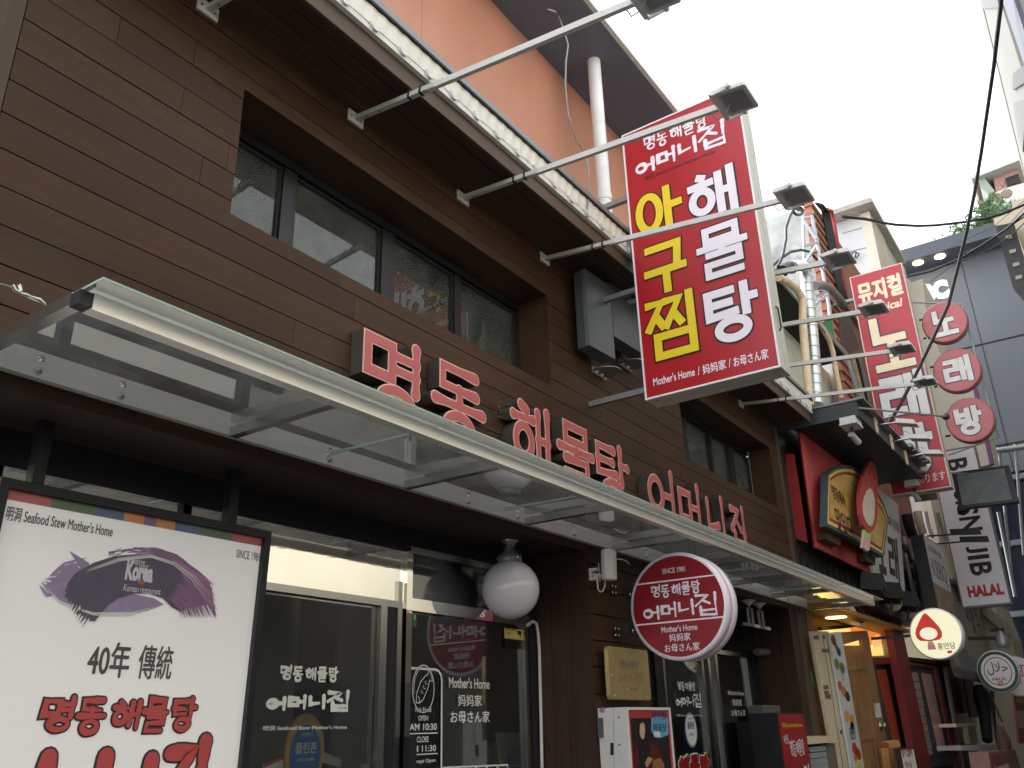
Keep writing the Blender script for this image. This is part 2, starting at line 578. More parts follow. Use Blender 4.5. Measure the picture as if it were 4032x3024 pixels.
def el(cx, cy, rx, ry): return ('e', cx, cy, rx, ry)
def sq(x0, y0, x1, y1): return [[(x0, y0), (x0, y1), (x1, y1), (x1, y0), (x0, y0)]]
GL = {
 '명': sq(.9, 4.9, 4.6, 9) + [[(8.4, 10), (8.4, 4.1)], [(4.9, 8), (8.4, 8)], [(4.9, 6.2), (8.4, 6.2)], el(5.4, 1.8, 2.5, 1.7)],
 '동': [[(8.3, 9.2), (1.7, 9.2), (1.7, 6.7), (8.4, 6.7)], [(5, 6.7), (5, 4.7)], [(.3, 4.6), (9.7, 4.6)], el(5, 1.7, 2.6, 1.65)],
 '해': [[(2.4, 9.7), (3.8, 9.1)], [(.4, 7.7), (5.4, 7.9)], el(2.9, 4.2, 2, 2.3), [(6.7, 9.4), (6.7, .8)], [(9.2, 10), (9.2, 0)], [(6.7, 5.2), (9.2, 5.2)]],
 '물': sq(2, 7.5, 8, 10) + [[(.1, 6.1), (9.9, 6.1)], [(5, 6.1), (5, 4.6)], [(1.8, 4.5), (8.2, 4.5), (8.2, 2.3), (1.8, 2.3), (1.8, 0), (8.6, 0)]],
 '탕': [[(5.8, 9.2), (.9, 9.2), (.9, 4.7), (6.2, 5)], [(.9, 7), (5.3, 7)], [(7.8, 10), (7.8, 4)], [(7.8, 7.1), (9.9, 7.1)], el(5, 1.8, 2.7, 1.7)],
 '어': [el(2.6, 5, 2.2, 2.9), [(4.8, 5.3), (8.2, 5.3)], [(8.4, 10), (8.4, 0)]],
 '머': sq(.7, 2.6, 4.8, 7.7) + [[(4.8, 5.3), (8.2, 5.3)], [(8.4, 10), (8.4, 0)]],
 '니': [[(1, 8.2), (1, 2.8), (5.8, 3.8)], [(8.4, 10), (8.4, 0)]],
 '집': [[(.8, 9.2), (5.6, 9.2), (.5, 4.8)], [(3.5, 7.2), (6.2, 5.2)], [(8.5, 10), (8.5, 4.6)], [(2.2, 4), (2.2, .3), (8.5, .3), (8.5, 4)], [(2.2, 2.3), (8.5, 2.3)]],
 '아': [el(2.9, 5, 2.3, 4.1), [(7, 10), (7, 0)], [(7, 5.4), (9.9, 5.4)]],
 '구': [[(.8, 9), (8.4, 9), (7.9, 5)], [(.2, 4.3), (9.8, 4.3)], [(5.2, 4.3), (5.2, 0)]],
 '찜': [[(.3, 9.3), (3.3, 9.3), (.3, 4.9)], [(2, 7.3), (3.5, 5)], [(3.8, 9.3), (6.8, 9.3), (3.8, 4.9)], [(5.4, 7.3), (7, 5)], [(8.8, 10), (8.8, 4.5)]] + sq(2, .4, 8.8, 3.6),
 '노': [[(1.4, 9.6), (1.4, 5.9), (8.6, 5.9)], [(5, 5.6), (5, 1.6)], [(.3, 1.3), (9.7, 1.3)]],
 '래': [[(.5, 8.7), (4.7, 8.7), (4.7, 5.4), (.7, 5.4), (.7, 1.6), (5.2, 1.6)], [(6.9, 9.4), (6.9, .8)], [(9.3, 10), (9.3, 0)], [(6.9, 5.2), (9.3, 5.2)]],
 '방': [[(1, 9.6), (1, 4.9), (5, 4.9), (5, 9.6)], [(1, 7.3), (5, 7.3)], [(7.7, 10), (7.7, 4)], [(7.7, 7.1), (9.9, 7.1)], el(5, 1.8, 2.7, 1.7)],
}
def dens(pts, step):
    out = [pts[0]]
    for a, b in zip(pts, pts[1:]):
        L = math.hypot(b[0]-a[0], b[1]-a[1])
        n = max(1, int(L/step))
        out += [(a[0]+(b[0]-a[0])*i/n, a[1]+(b[1]-a[1])*i/n) for i in range(1, n+1)]
    return out
def ribbon(pts, ws, closed):
    n = len(pts)
    Lp, Rp = [], []
    for i in range(n):
        a = pts[(i-1) % n] if (closed or i > 0) else pts[i]
        b = pts[(i+1) % n] if (closed or i < n-1) else pts[i]
        c = pts[i]
        def nm(p, q):
            dx, dy = q[0]-p[0], q[1]-p[1]
            l = math.hypot(dx, dy) or 1
            return (-dy/l, dx/l)
        n1 = nm(a, c) if a != c else nm(c, b)
        n2 = nm(c, b) if b != c else n1
        mx, my = n1[0]+n2[0], n1[1]+n2[1]
        l = math.hypot(mx, my) or 1
        mx, my = mx/l, my/l
        k = min(1.45, 1/max(.3, mx*n1[0]+my*n1[1]))
        h = ws[i]/2*k
        Lp.append((c[0]+mx*h, c[1]+my*h)); Rp.append((c[0]-mx*h, c[1]-my*h))
    return Lp, Rp
def glyph(mb, fr, ch, x, y, w, h, sw, d, style='fat', back=None, seed=0, slant=0, grow=0, dstep=.0003):
    rnd = random.Random(str(ch)+str(seed))
    xs_, ys_ = [], []
    for st in GL[ch]:
        if st[0] == 'e': xs_ += [st[1]-st[3], st[1]+st[3]]; ys_ += [st[2]-st[4], st[2]+st[4]]
        else: xs_ += [p[0] for p in st]; ys_ += [p[1] for p in st]
    gx0, gsx, gy0, gsy = min(xs_), 10/(max(xs_)-min(xs_)), min(ys_), 10/(max(ys_)-min(ys_))
    for si, st in enumerate(GL[ch]):
        closed = False
        if st[0] == 'e':
            _, cx, cy, rx, ry = st
            a0 = rnd.uniform(1.2, 1.9)
            n = 26
            pts = [(cx+rx*math.cos(a0+2*math.pi*i/n), cy+ry*math.sin(a0+2*math.pi*i/n)) for i in range(n)]
            closed = True
        else:
            pts = list(st)
            if pts[0] == pts[-1] and len(pts) > 3:
                pts = pts[:-1]; closed = True
        pts = [((a-gx0)*gsx, (b-gy0)*gsy) for a, b in pts]
        if style == 'brush':
            jit = lambda: rnd.uniform(-.3, .3)
            if not closed:
                pts = [(a+jit(), b+jit()) for a, b in pts]
            elif len(pts) < 10:
                pts = [(a+jit(), b+jit()) for a, b in pts]
        # to metres inside the glyph box (the stroke stays inside it)
        m = sw/2
        pts = [(x+m+(w-2*m)*a/10+slant*(b/10)*h, y+m+(h-2*m)*b/10) for a, b in pts]
        if style != 'fat':
            pp = dens(pts+([pts[0]] if closed else []), sw*.5)
            pts = pp[:-1] if closed else pp
        n = len(pts)
        base = sw+2*grow
        if style == 'brush':
            ph, ph2 = rnd.uniform(0, 6), rnd.uniform(0, 6)
            k0, k1 = rnd.uniform(1., 1.3), rnd.uniform(.5, .9)
            ws = []
            for i in range(n):
                u = i/max(1, n-1)
                f = (k0+(k1-k0)*u) if not closed else 1.+.25*math.sin(6.28*u+ph)
                f *= 1+.10*math.sin(11*u+ph)+.06*math.sin(27*u+ph2)
                ws.append(sw*f+2*grow)
        elif style == 'channel':
            ws = []
            for i in range(n):
                u = i/max(1, n-1)
                f = 1 if closed else .86+.34*max(0, 1-min(u, 1-u)*5)
                ws.append(sw*f+2*grow)
        else:
            ws = [base]*n
        Lp, Rp = ribbon(pts, ws, closed)
        dd = d+si*dstep
        F3 = lambda q: fr.p(q[0], q[1], dd)
        rng = range(n if closed else n-1)
        for i in rng:
            j = (i+1) % n
            mb.add([F3(Rp[i]), F3(Rp[j]), F3(Lp[j]), F3(Lp[i])], [(0, 1, 2, 3)])
        loops = []
        if closed:
            loops = [(Lp, True), (Rp, True)]
        else:
            outline = list(Rp)
            for (c, a, r_) in ((pts[-1], Rp[-1], ws[-1]/2), (pts[0], Lp[0], ws[0]/2)):
                ang = math.atan2(a[1]-c[1], a[0]-c[0])
                sq_ = 0.55 if style == 'fat' else 1
                arc = [(c[0]+r_*math.cos(ang+math.pi*k/6), c[1]+r_*math.sin(ang+math.pi*k/6)) for k in range(1, 6)]
                if style == 'fat':
                    dx, dy = math.cos(ang+math.pi/2)*r_*.35, math.sin(ang+math.pi/2)*r_*.35
                    o_ = (2*c[0]-a[0], 2*c[1]-a[1])
                    arc = [(a[0]+dx*.8, a[1]+dy*.8), (a[0]*.86+o_[0]*.14+dx, a[1]*.86+o_[1]*.14+dy), (a[0]*.14+o_[0]*.86+dx, a[1]*.14+o_[1]*.86+dy), (o_[0]+dx*.8, o_[1]+dy*.8)]
                o2 = (2*c[0]-a[0], 2*c[1]-a[1])
                cap = [a]+arc+[o2]
                mb.poly([F3(q) for q in cap])
                outline += arc
                if c is pts[-1]: outline += list(reversed(Lp))
            loops = [(outline, False)]
        if back is not None:
            for lp, _ in loops:
                m_ = len(lp)
                a3 = [fr.p(q[0], q[1], dd) for q in lp]
                b3 = [fr.p(q[0], q[1], back) for q in lp]
                mb.add(a3+b3, [(i, m_+i, m_+(i+1) % m_, (i+1) % m_) for i in range(m_)])
    return mb
def word(mb, fr, s, x, y, w, h, sw, d, style='brush', gap=.06, lay=None, **k):
    mb.cut()
    n = len(s)
    cw = w/(n+(n-1)*gap)
    if style == 'brush' and s in BRUSH:          # uneven hand-brushed line
        for ch, (a, b, c, e, f) in zip(s, lay or BRUSH[s]):
            glyph(mb, fr, ch, x+a*w, y+c*h, (b-a)*w, (e-c)*h, sw*f, d, style, **k)
        return mb
    for i, ch in enumerate(s):
        if ch != ' ':
            glyph(mb, fr, ch, x+i*cw*(1+gap), y, cw, h, sw, d, style, **k)
    return mb
BRUSH = {'어머니집': [(0, .235, .0, .66, 1.05), (.255, .465, .06, .76, 1.05), (.495, .70, .08, .80, 1.1), (.715, 1, .0, 1, .95)],
         '명동해물탕': [(0, .185, .08, .98, 1), (.20, .385, .0, .92, 1), (.415, .60, .10, .90, 1), (.615, .80, .03, .97, 1), (.82, 1, .05, 1, 1)]}
def slab(q, plane, v, th, name, m, parent=None, label=None):   # outline on a real plane, with thickness away from the camera
    f = {'y': Yp, 'x': Xp}[plane]
    off = (0, th, 0) if plane == 'y' else (th, 0, 0)
    return MB().prism([f(a, v) for a in q], off).build(name, m, parent, label)

# ================================================================== ground and lane
def sheet(name, x0, x1, y0, y1, zz, m):
    return struct(MB().add([(x0, y0, zz), (x1, y0, zz), (x1, y1, zz), (x0, y1, zz)], [(0, 1, 2, 3)]).build(name, m))
sheet('ground', -150, 300, -200, 250, -1.61, MT['paving'])
sheet('lane', -40, 60, -2.6, 2.9, -1.604, MT['asphalt'])

# ================================================================== timber clad restaurant
WY = 3.6
bld = thing('restaurant_building', 'dark timber clad restaurant with terracotta upper storey and deep eave', 'building', (6.5, 5.5, -1.6))
def row_cuts(z0, z1, ops):
    zs = sorted({z0, z1} | {c for o in ops for c in (o[2], o[3]) if z0 < c < z1})
    return list(zip(zs, zs[1:]))
def boards(mb, x0, x1, z0, z1, ph, pitch, yf, th, ops, rnd, gap=.007, run=(1.6, 3.6)):
    k0 = math.floor((z0-ph)/pitch)
    zz = ph+k0*pitch
    while zz < z1:
        a, b = max(z0, zz+gap/2), min(z1, zz+pitch-gap/2)
        zz += pitch
        if b-a < .01: continue
        joints = [x0]
        x = x0+rnd.uniform(.3, 2.6)
        while x < x1-.3:
            joints.append(x); x += rnd.uniform(*run)
        joints.append(x1)
        off = rnd.uniform(-.0015, .0015)
        for i, (p, q) in enumerate(zip(joints, joints[1:])):
            tnt = rnd.random()
            for (ca, cb) in row_cuts(a, b, ops):
                mid = (ca+cb)/2
                segs = [(p+(.0015 if i else 0), q-.0015 if q < x1 else q)]
                for o in ops:
                    if o[2] <= mid <= o[3]:
                        ns = []
                        for s0, s1 in segs:
                            if o[1] <= s0 or o[0] >= s1: ns.append((s0, s1)); continue
                            if o[0] > s0: ns.append((s0, o[0]))
                            if o[1] < s1: ns.append((o[1], s1))
                        segs = ns
                for s0, s1 in segs:
                    if s1-s0 > .004: mb.box(s0, s1, yf+off, yf+th, ca, cb, tnt)
rnd = random.Random(3)
W1 = (2.498, 5.825, 2.73, 3.602)
W2 = (8.56, 11.60, 2.735, 3.60)
mb = MB()
boards(mb, 1.27, 11.88, 1.39, 4.03, 2.448, .18, WY, .022, [W1, W2], rnd)
mb.build('siding_boards', MT['siding'], bld)
mb = MB()   # corner boards left and right
mb.box(.93, 1.264, WY-.004, WY+.022, 1.39, 4.03, .25)
mb.cut(); mb.box(.2, .924, WY-.002, WY+.022, 1.39, 4.03, .4)
mb.cut(); mb.box(11.886, 12.03, WY-.006, WY+.03, 1.39, 4.03, .7)
mb.build('corner_board', wood('upright_trim', (.075, .046, .032), 'z', .3), bld)
mb = MB()   # solid wall behind the boards, with the two window openings left out
e_ = .03
for (a, b, c, d) in ((.2, W1[0]-e_, 1.395, 4.05), (W1[1]+e_, W2[0]-e_, 1.395, 4.05), (W2[1]+e_, 12.02, 1.395, 4.05), (W1[0]-e_, W1[1]+e_, 1.395, W1[2]-e_), (W1[0]-e_, W1[1]+e_, W1[3]+e_, 4.05), (W2[0]-e_, W2[1]+e_, 1.395, W2[2]-e_), (W2[0]-e_, W2[1]+e_, W2[3]+e_, 4.05)):
    mb.box(a, b, WY+.026, WY+.29, c, d)
mb.box(.2, 12.02, 4.3, 4.35, 1.43, 4.3)
mb.box(.2, 12.02, 3.95, 4.3, 4.07, 4.3)
mb.build('wall_core', MT['blackm'], bld)
# eave soffit boards run along the lane
mb = MB()
ys = [3.085+.028, 3.085+.155, 3.085+.285, 3.085+.40, WY+.02]
for i, (a, b) in enumerate(zip(ys, ys[1:])):
    x = .2
    while x < 12.0:
        q = min(12.014, x+rnd.uniform(2.2, 4.2))
        mb.box(x, q-.002, a+.003, b-.003, 4.03+rnd.uniform(0, .003), 4.06, rnd.random())
        x = q
mb.build('eave_soffit', MT['soffit'], bld)
MB().box(.2, 12.014, 3.085, 3.108, 3.972, 4.135, .6).build('fascia_board', MT['fascia'], bld)
# white gutter trim with a milky corrugated sheet standing over it
mb = MB()
mb.box(.2, 12.03, 3.046, 3.082, 4.108, 4.140)
mb.box(.2, 12.03, 3.054, 3.15, 4.140, 4.176)
mb.build('gutter_trim', MT['white'], bld)
mb = MB()
n = int((12.05-.2)/.0125)
P = []
for i in range(n+1):
    x = .2+i*.0125
    P.append((x, .010*(1-abs(((x/.11) % 1)*2-1)*2)))
vs, fs = [], []
for (x, o) in P:
    vs += [(x, 3.050+o*.1, 4.166), (x, 3.042+o*.55, 4.235), (x, 3.036+o*.3, 4.300)]
for i in range(n):
    for k in range(2):
        fs.append((i*3+k, i*3+3+k, i*3+4+k, i*3+1+k))
mb.add(vs, fs, .5, True)
mb.build('corrugated_gutter_edge', MT['poly'], bld)
mb = MB()   # little scalloped brackets hanging under the corrugated edge
for i in range(44):
    x = .35+i*.265
    mb.cut(); mb.prism([(x+.04*math.cos(t), 3.045, 4.168+.05*math.sin(t)) for t in [math.pi+math.pi*k/8 for k in range(9)]], (0, -.02, 0))
mb.build('gutter_clip', MT['white'], bld)
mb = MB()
mb.box(.2, 12.05, 3.016, 3.20, 4.298, 4.3185)  # thin black strip between the corrugated edge and the flashing
mb.build('gutter_black_strip', MT['blackm'], bld)
mb = MB()
mb.box(.2, 12.04, 3.022, 4.52, 4.320, 4.375)
mb.build('roof_flashing', MT['flash'], bld)
# upper storey
TY = 4.5
mb = MB()
for i, (a, b) in enumerate(((-1, 3.28), (3.283, 5.1), (5.103, 8.05), (8.053, 11.2), (11.203, 12.1))):
    mb.box(a, b, TY+(.0015 if i % 2 else 0), TY+.3, 4.36, 8.06, rnd.random())
mb.build('terracotta_panels', MT['terra'], bld)
zr = 8.045
mb = MB()
mb.box(-1, 12.6, 3.62, TY+.35, zr, zr+.14)
mb.build('roof_soffit', MT['roofgrey'], bld)
MB().box(-1, 12.62, 3.56, 3.617, zr+.01, zr+.16).build('roof_gutter', MT['white'], bld)
pt = onp = Yp(z(2, 1645, 520), 4.02)
dp = MB().tube([(pt.x, 4.02, 4.376), (pt.x, 4.02, 6.2), (pt.x, 4.02, zr)], .085, 14, False).build('downpipe', MT['white'], bld)
MB().tube([(pt.x, 4.02, 5.9), (pt.x, 4.02, 6.0)], .093, 14).build('pipe_collar', MT['white'], dp)
# windows
def window(ops, xs, yf, name='window'):
    x0, x1, z0, z1 = ops
    fr = MB()
    fr.box(x0, x1, yf, yf+.08, z1-.06, z1+.02)
    fr.box(x0, x1, yf, yf+.08, z0-.02, z0+.055)
    for a, b in xs['bars']: fr.box(a, b, yf, yf+.08, z0+.055, z1-.075)
    f = fr.build(name, MT['black'], bld)
    r = MB()
    r.box(x0-.001, x1+.001, WY+.02, yf-.001, z1, z1+.02, .2)
    r.box(x1, x1+.02, WY+.02, yf-.001, z0, z1, .3)
    r.box(x0-.02, x0, WY+.02, yf-.001, z0, z1, .3)
    r.box(x0-.001, x1+.001, WY+.004, yf-.001, z0-.02, z0, .8)
    r.build('reveal', MT['siding'], f)
    for a, b in xs['panes']:
        s = MB()
        t = .022
        for (p, q, u, v) in ((a, b, z1-.075-t, z1-.077), (a, b, z0+.057, z0+.055+t), (a, a+t, z0+.055+t, z1-.075-t), (b-t, b, z0+.055+t, z1-.075-t)):
            s.box(p, q, yf+.02, yf+.05, u, v)
        s.build('sash', MT['blackm'], f)
        MB().box(a+t, b-t, yf+.034, yf+.040, z0+.055+t, z1-.075-t).build('pane', MT['glassw'], f)
    return f
win1 = window(W1, {'bars': [(2.498, 2.53), (3.09, 3.20), (4.04, 4.17), (4.90, 4.985), (5.80, 5.825)], 'panes': [(2.53, 3.09), (3.20, 4.04), (4.17, 4.90), (4.985, 5.80)]}, 3.912)
win2 = window(W2, {'bars': [(8.56, 9.46), (10.18, 10.26), (10.82, 11.0), (11.59, 11.60)], 'panes': [(9.46, 10.18), (10.26, 10.82), (11.0, 11.59)]}, 3.92)
mb = MB()
def blind(a, b, z0, z1, y):
    n = int((b-a)/.02)
    vs, fs = [], []
    for i in range(n+1):
        x = a+(b-a)*i/n
        o = .010*math.sin(x*23)+.006*math.sin(x*57)
        vs += [(x, y+o, z0), (x, y+o, z1)]
    for i in range(n): fs.append((2*i, 2*i+2, 2*i+3, 2*i+1))
    mb.add(vs, fs, .5, True)
blind(2.5, 5.83, 2.7, 3.62, 4.02); mb.cut(); blind(8.6, 11.75, 2.7, 3.62, 4.02)
mb.build('blind', MT['curtain'], win1)
mb = MB()
mb.box(2.52, 2.98, 3.985, 3.99, 2.74, 3.02); mb.cut(); mb.box(3.2, 4.0, 3.985, 3.99, 2.74, 3.06); mb.cut(); mb.box(9.47, 10.15, 3.985, 3.99, 2.76, 3.5); mb.cut(); mb.box(10.27, 10.8, 3.985, 3.99, 2.76, 3.5); mb.cut(); mb.box(11.01, 11.57, 3.985, 3.99, 2.76, 3.5)
mb.build('window_film', MT['paper'], win1)
# recess ceiling over the doors
mb = MB()
for i in range(4):
    a, b = 3.625+i*.13, 3.625+(i+1)*.13-.004
    mb.box(.2, 12.0, a, b, 1.378+rnd.uniform(0, .003), 1.42, rnd.random())
mb.build('recess_ceiling', MT['ceil'], bld)
MB().box(.2, 12.0, WY-.002, WY+.024, 1.372, 1.41, .4).build('wall_bottom_trim', MT['siding'], bld)

# pillar between the two doorways
mb = MB()
boards(mb, 6.285, 7.25, -1.6, 1.37, 1.285, .207, WY, .03, [], rnd, gap=.009, run=(9, 10))
mb.build('pillar_boards', MT['siding'], bld)
mb = MB()
for i, (a, b) in enumerate(((3.605, 3.79), (3.794, 3.975), (3.979, 4.16))):
    mb.box(6.262, 6.284, a, b, -1.6, 1.376, .2+.25*i)
mb.box(6.285, 7.3, 3.64, 4.2, -1.6, 1.376, .4)
mb.build('pillar_side_boards', MT['woodz'], bld)

# storefront glass line
GY = 4.12
sf = MB()
sf.box(.2, 6.262, GY-.02, GY+.06, 1.20, 1.377)
sf.box(4.40, 4.50, GY-.01, GY+.06, -1.6, 1.0)
sf.box(6.12, 6.262, GY-.01, GY+.06, -1.6, 1.2)
store = sf.build('shopfront_frame', MT['black'], bld)
MB().box(.2, 4.570, GY-.012, GY+.03, .845, 1.198).build('steel_header_panel', MT['mirror'], store)
mb = MB()
mb.box(.2, 4.570, GY-.028, GY+.02, .80, .845); mb.cut()
mb.box(4.335, 4.398, GY-.03, GY+.03, -1.6, .80); mb.cut()
mb.box(4.502, 4.545, GY-.03, GY+.03, -1.6, .98); mb.cut()
mb.box(3.15, 3.20, GY-.03, GY+.03, -1.6, .80); mb.cut()
mb.box(6.045, 6.085, GY-.025, GY+.03, -1.6, .80); mb.cut()
mb.box(4.632, 6.12, GY-.022, GY+.03, 1.198, 1.245)
mb.build('steel_door_rail', MT['steel2'], store)
mb = MB()
mb.box(4.572, 4.630, GY-.045, GY+.05, -.02, 1.198); mb.cut()
mb.box(4.632, 6.12, GY-.03, GY+.03, .795, .88)
mb.build('mirror_steel_post', MT['mirror'], store)
MB().box(4.565, 4.635, GY-.10, GY-.047, -.7, -.02).build('digital_lock', MT['blackm'], store)
mb = MB()
mb.box(.2, 4.335, GY+.002, GY+.012, -1.6, .80); mb.cut()
mb.box(4.632, 6.045, GY+.002, GY+.012, -1.6, .795); mb.cut()
mb.box(6.085, 6.12, GY+.002, GY+.012, -1.6, .795); mb.cut()
mb.box(4.632, 6.12, GY+.002, GY+.012, .88, 1.198)
mb.build('shop_glass', MT['glassd'], store)
# dim room behind the glass
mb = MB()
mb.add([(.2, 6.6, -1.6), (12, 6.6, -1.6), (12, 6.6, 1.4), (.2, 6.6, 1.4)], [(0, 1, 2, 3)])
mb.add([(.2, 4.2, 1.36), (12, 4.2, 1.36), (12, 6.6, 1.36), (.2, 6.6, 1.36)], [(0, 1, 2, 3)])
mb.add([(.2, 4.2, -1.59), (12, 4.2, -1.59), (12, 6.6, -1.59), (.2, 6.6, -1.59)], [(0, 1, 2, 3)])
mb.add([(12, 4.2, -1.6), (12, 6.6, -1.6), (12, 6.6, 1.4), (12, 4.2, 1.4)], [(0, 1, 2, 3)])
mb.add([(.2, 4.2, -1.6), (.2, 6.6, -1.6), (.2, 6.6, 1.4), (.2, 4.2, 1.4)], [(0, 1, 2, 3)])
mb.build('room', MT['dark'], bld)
mb = MB()
for x in (4.0, 4.75, 7.6, 9.1):
    mb.cut(); mb.box(x, x+.35, 4.9, 4.95, -1.5, 1.2)
mb.build('inner_partition', MT['curtain'], bld)

# lettering on the glass of the first doorway
g = FY(0, 0, GY-.001)
dc = MB()
def at(q, y=GY): p = Yp(q, y); return p.x, p.z
qa = lin(900, 2550, .36166)
def box_of(*qs, y=GY):
    ps = [Yp(q, y) for q in qs]
    return min(p.x for p in ps), min(p.z for p in ps), max(p.x for p in ps)-min(p.x for p in ps), max(p.z for p in ps)-min(p.z for p in ps)
b = box_of(qa(560, 280), qa(1195, 255), qa(1000, 200), qa(1010, 385))
word(dc, g, '명동해물탕', b[0], b[1], b[2], b[3], .015, .002)
b = box_of(qa(400, 590), qa(1285, 620), qa(620, 440), qa(620, 700))
word(dc, g, '어머니집', b[0], b[1], b[2]*1.02, b[3], .026, .002)
b = box_of(qa(375, 870), qa(1285, 850), qa(400, 820), qa(400, 905))
txt(dc, g, "明洞 Seafood Stew Mother's Home", b[0], b[1], b[2], b[3]*.62, .002, .014)
b = box_of(z(8, 695, 1100), z(8, 958, 1110), z(8, 720, 1085), z(8, 720, 1140))
txt(dc, g, "Mother's Home", b[0], b[1], b[2], .075, .002, .018)
b = box_of(z(8, 755, 1215), z(8, 908, 1215), z(8, 800, 1175), z(8, 800, 1258))
txt(dc, g, '妈妈家', b[0], b[1], b[2], b[3]*.9, .002, .022)
b = box_of(z(8, 705, 1325), z(8, 958, 1325), z(8, 800, 1285), z(8, 800, 1365))
txt(dc, g, 'お母さん家', b[0], b[1], b[2], b[3]*.95, .002, .022)
# opening hours box
dc.cut()
x0, zt = at(z(8, 455, 1010))[0], at(z(8, 560, 1018))[1]
x1 = at(z(8, 648, 1300))[0]
mb2 = dc
def stroke_path(pts, sw, closed=False, d=.002):
    Lp, Rp = ribbon(pts, [sw]*len(pts), closed)
    n = len(pts)
    for i in range(n if closed else n-1):
        j = (i+1) % n
        dc.add([g.p(*Rp[i], d), g.p(*Rp[j], d), g.p(*Lp[j], d), g.p(*Lp[i], d)], [(0, 1, 2, 3)])
rr = .07
stroke_path([(x0-.06, zt), (x1-rr, zt)]+[(x1-rr+rr*math.sin(a), zt-rr+rr*math.cos(a)) for a in (.5, 1.05)]+[(x1, zt-rr), (x1, -1.3)], .016)
dc.cut()
cx, cz = at(z(8, 530, 1145))
stroke_path([(cx+.115*math.cos(a*.2618), cz+.155*math.sin(a*.2618)) for a in range(24)], .007, True)
stroke_path([(cx+.10*math.cos(a*.2618), cz+.14*math.sin(a*.2618)) for a in range(7, 14)], .005)
fish = [(-.075, -.09), (-.07, -.03), (-.03, .045), (.02, .085), (.045, .095), (.055, .13), (.10, .05), (.065, .055), (.045, .0), (.0, -.07), (-.04, -.095)]
stroke_path([(cx+a, cz+b) for a, b in fish], .006, True)
for i in range(3):
    stroke_path([(cx-.03+.02*i, cz-.02+.03*i), (cx-.018+.02*i, cz-.01+.03*i), (cx-.016+.02*i, cz-.03+.03*i), (cx+.002+.02*i, cz-.028+.03*i)], .004, d=.0026)
stroke_path([(cx-.055, cz-.05), (cx-.045, cz-.06), (cx-.038, cz-.09)], .005, d=.0026)
def tl(s, q0, q1, q2, q3, bold, f=1):
    b = box_of(q0, q1, q2, q3)
    txt(dc, g, s, b[0], b[1], b[2], b[3]*f, .002, bold)
tl('Fish Food', z(8, 478, 1285), z(8, 580, 1290), z(8, 520, 1266), z(8, 520, 1297), .014)
tl('OPEN', z(8, 497, 1335), z(8, 560, 1335), z(8, 530, 1318), z(8, 530, 1352), .012)
tl('AM 10:30', z(8, 440, 1390), z(8, 617, 1390), z(8, 530, 1370), z(8, 530, 1415), .018)
tl('CLOSE', z(8, 487, 1470), z(8, 563, 1470), z(8, 530, 1454), z(8, 530, 1492), .012)
tl('PM 11:30', z(8, 440, 1530), z(8, 612, 1530), z(8, 530, 1512), z(8, 530, 1554), .018)
tl('Always Open', z(8, 447, 1615), z(8, 608, 1612), z(8, 530, 1600), z(8, 530, 1632), .014)
for q0, q1 in ((z(8, 440, 1437), z(8, 622, 1432)), (z(8, 440, 1575), z(8, 622, 1567))):
    a, b_ = at(q0), at(q1)
    stroke_path([a, (b_[0], a[1])], .007)
dc.cut()
for i in range(6):      # row of little service symbols at the foot of the glass
    q = at(z(8, 695+i*70, 1655-i*3))
    stroke_path([(q[0]-.06, q[1]-.12), (q[0]-.06, q[1]), (q[0]+.06, q[1]), (q[0]+.06, q[1]-.12)], .010)
dc.build('door_lettering', MT['decal'], store)

# ================================================================== things on and behind the first shopfront
def sticker(name, label, cat, fr, x, y, w, h, m, th=.003):
    return tag(fr.rect(MB(), x, y, w, h, .003, th).build(name, m), label, cat)
g2 = FY(0, 0, GY-.002)
b = box_of(z(8, 1055, 790), z(8, 1178, 800), z(8, 1060, 752), z(8, 1060, 835))
st = sticker('cctv_sticker', 'yellow camera warning sticker on the glass beside the globe lamp', 'sticker', g2, b[0], b[1]+.02, b[2], b[3]*.82, mat('sticker_yellow', S(226, 200, 110), .5))
mb = MB()
txt(mb, g2, '24시간 촬영중', b[0]+.015, b[1]+.085, b[2]*.55, .028, .005, .02)
g2.rect(mb, b[0]+b[2]*.66, b[1]+.06, .06, .03, .005)
g2.rect(mb, b[0]+b[2]*.78, b[1]+.03, .012, .04, .005)
mb.build('sticker_print', MT['ink'], st)
mb = MB()
txt(mb, g2, 'CCTV', b[0]+.015, b[1]+.05, b[2]*.22, .02, .005, .02)
mb.build('sticker_caption', mat('caption_lilac', S(130, 110, 140)), st)
g2.rect(MB(), b[0], b[1]-.05, b[2], .068, .003, .003).build('sticker_footer', MT['ink'], st)
b = box_of(z(8, 458, 700), z(8, 482, 700), z(8, 470, 660), z(8, 470, 745))
st = sticker('green_badge', 'small green badge with a white letter at the top of the glass', 'sticker', g2, b[0], b[1], b[2], b[3], mat('badge_green', S(40, 130, 70), .4))
mb = MB(); txt(mb, g2, 'B', b[0]+.012, b[1]+.05, b[2]-.02, b[3]*.36, .005, .02); mb.build('badge_letter', MT['decal'], st)
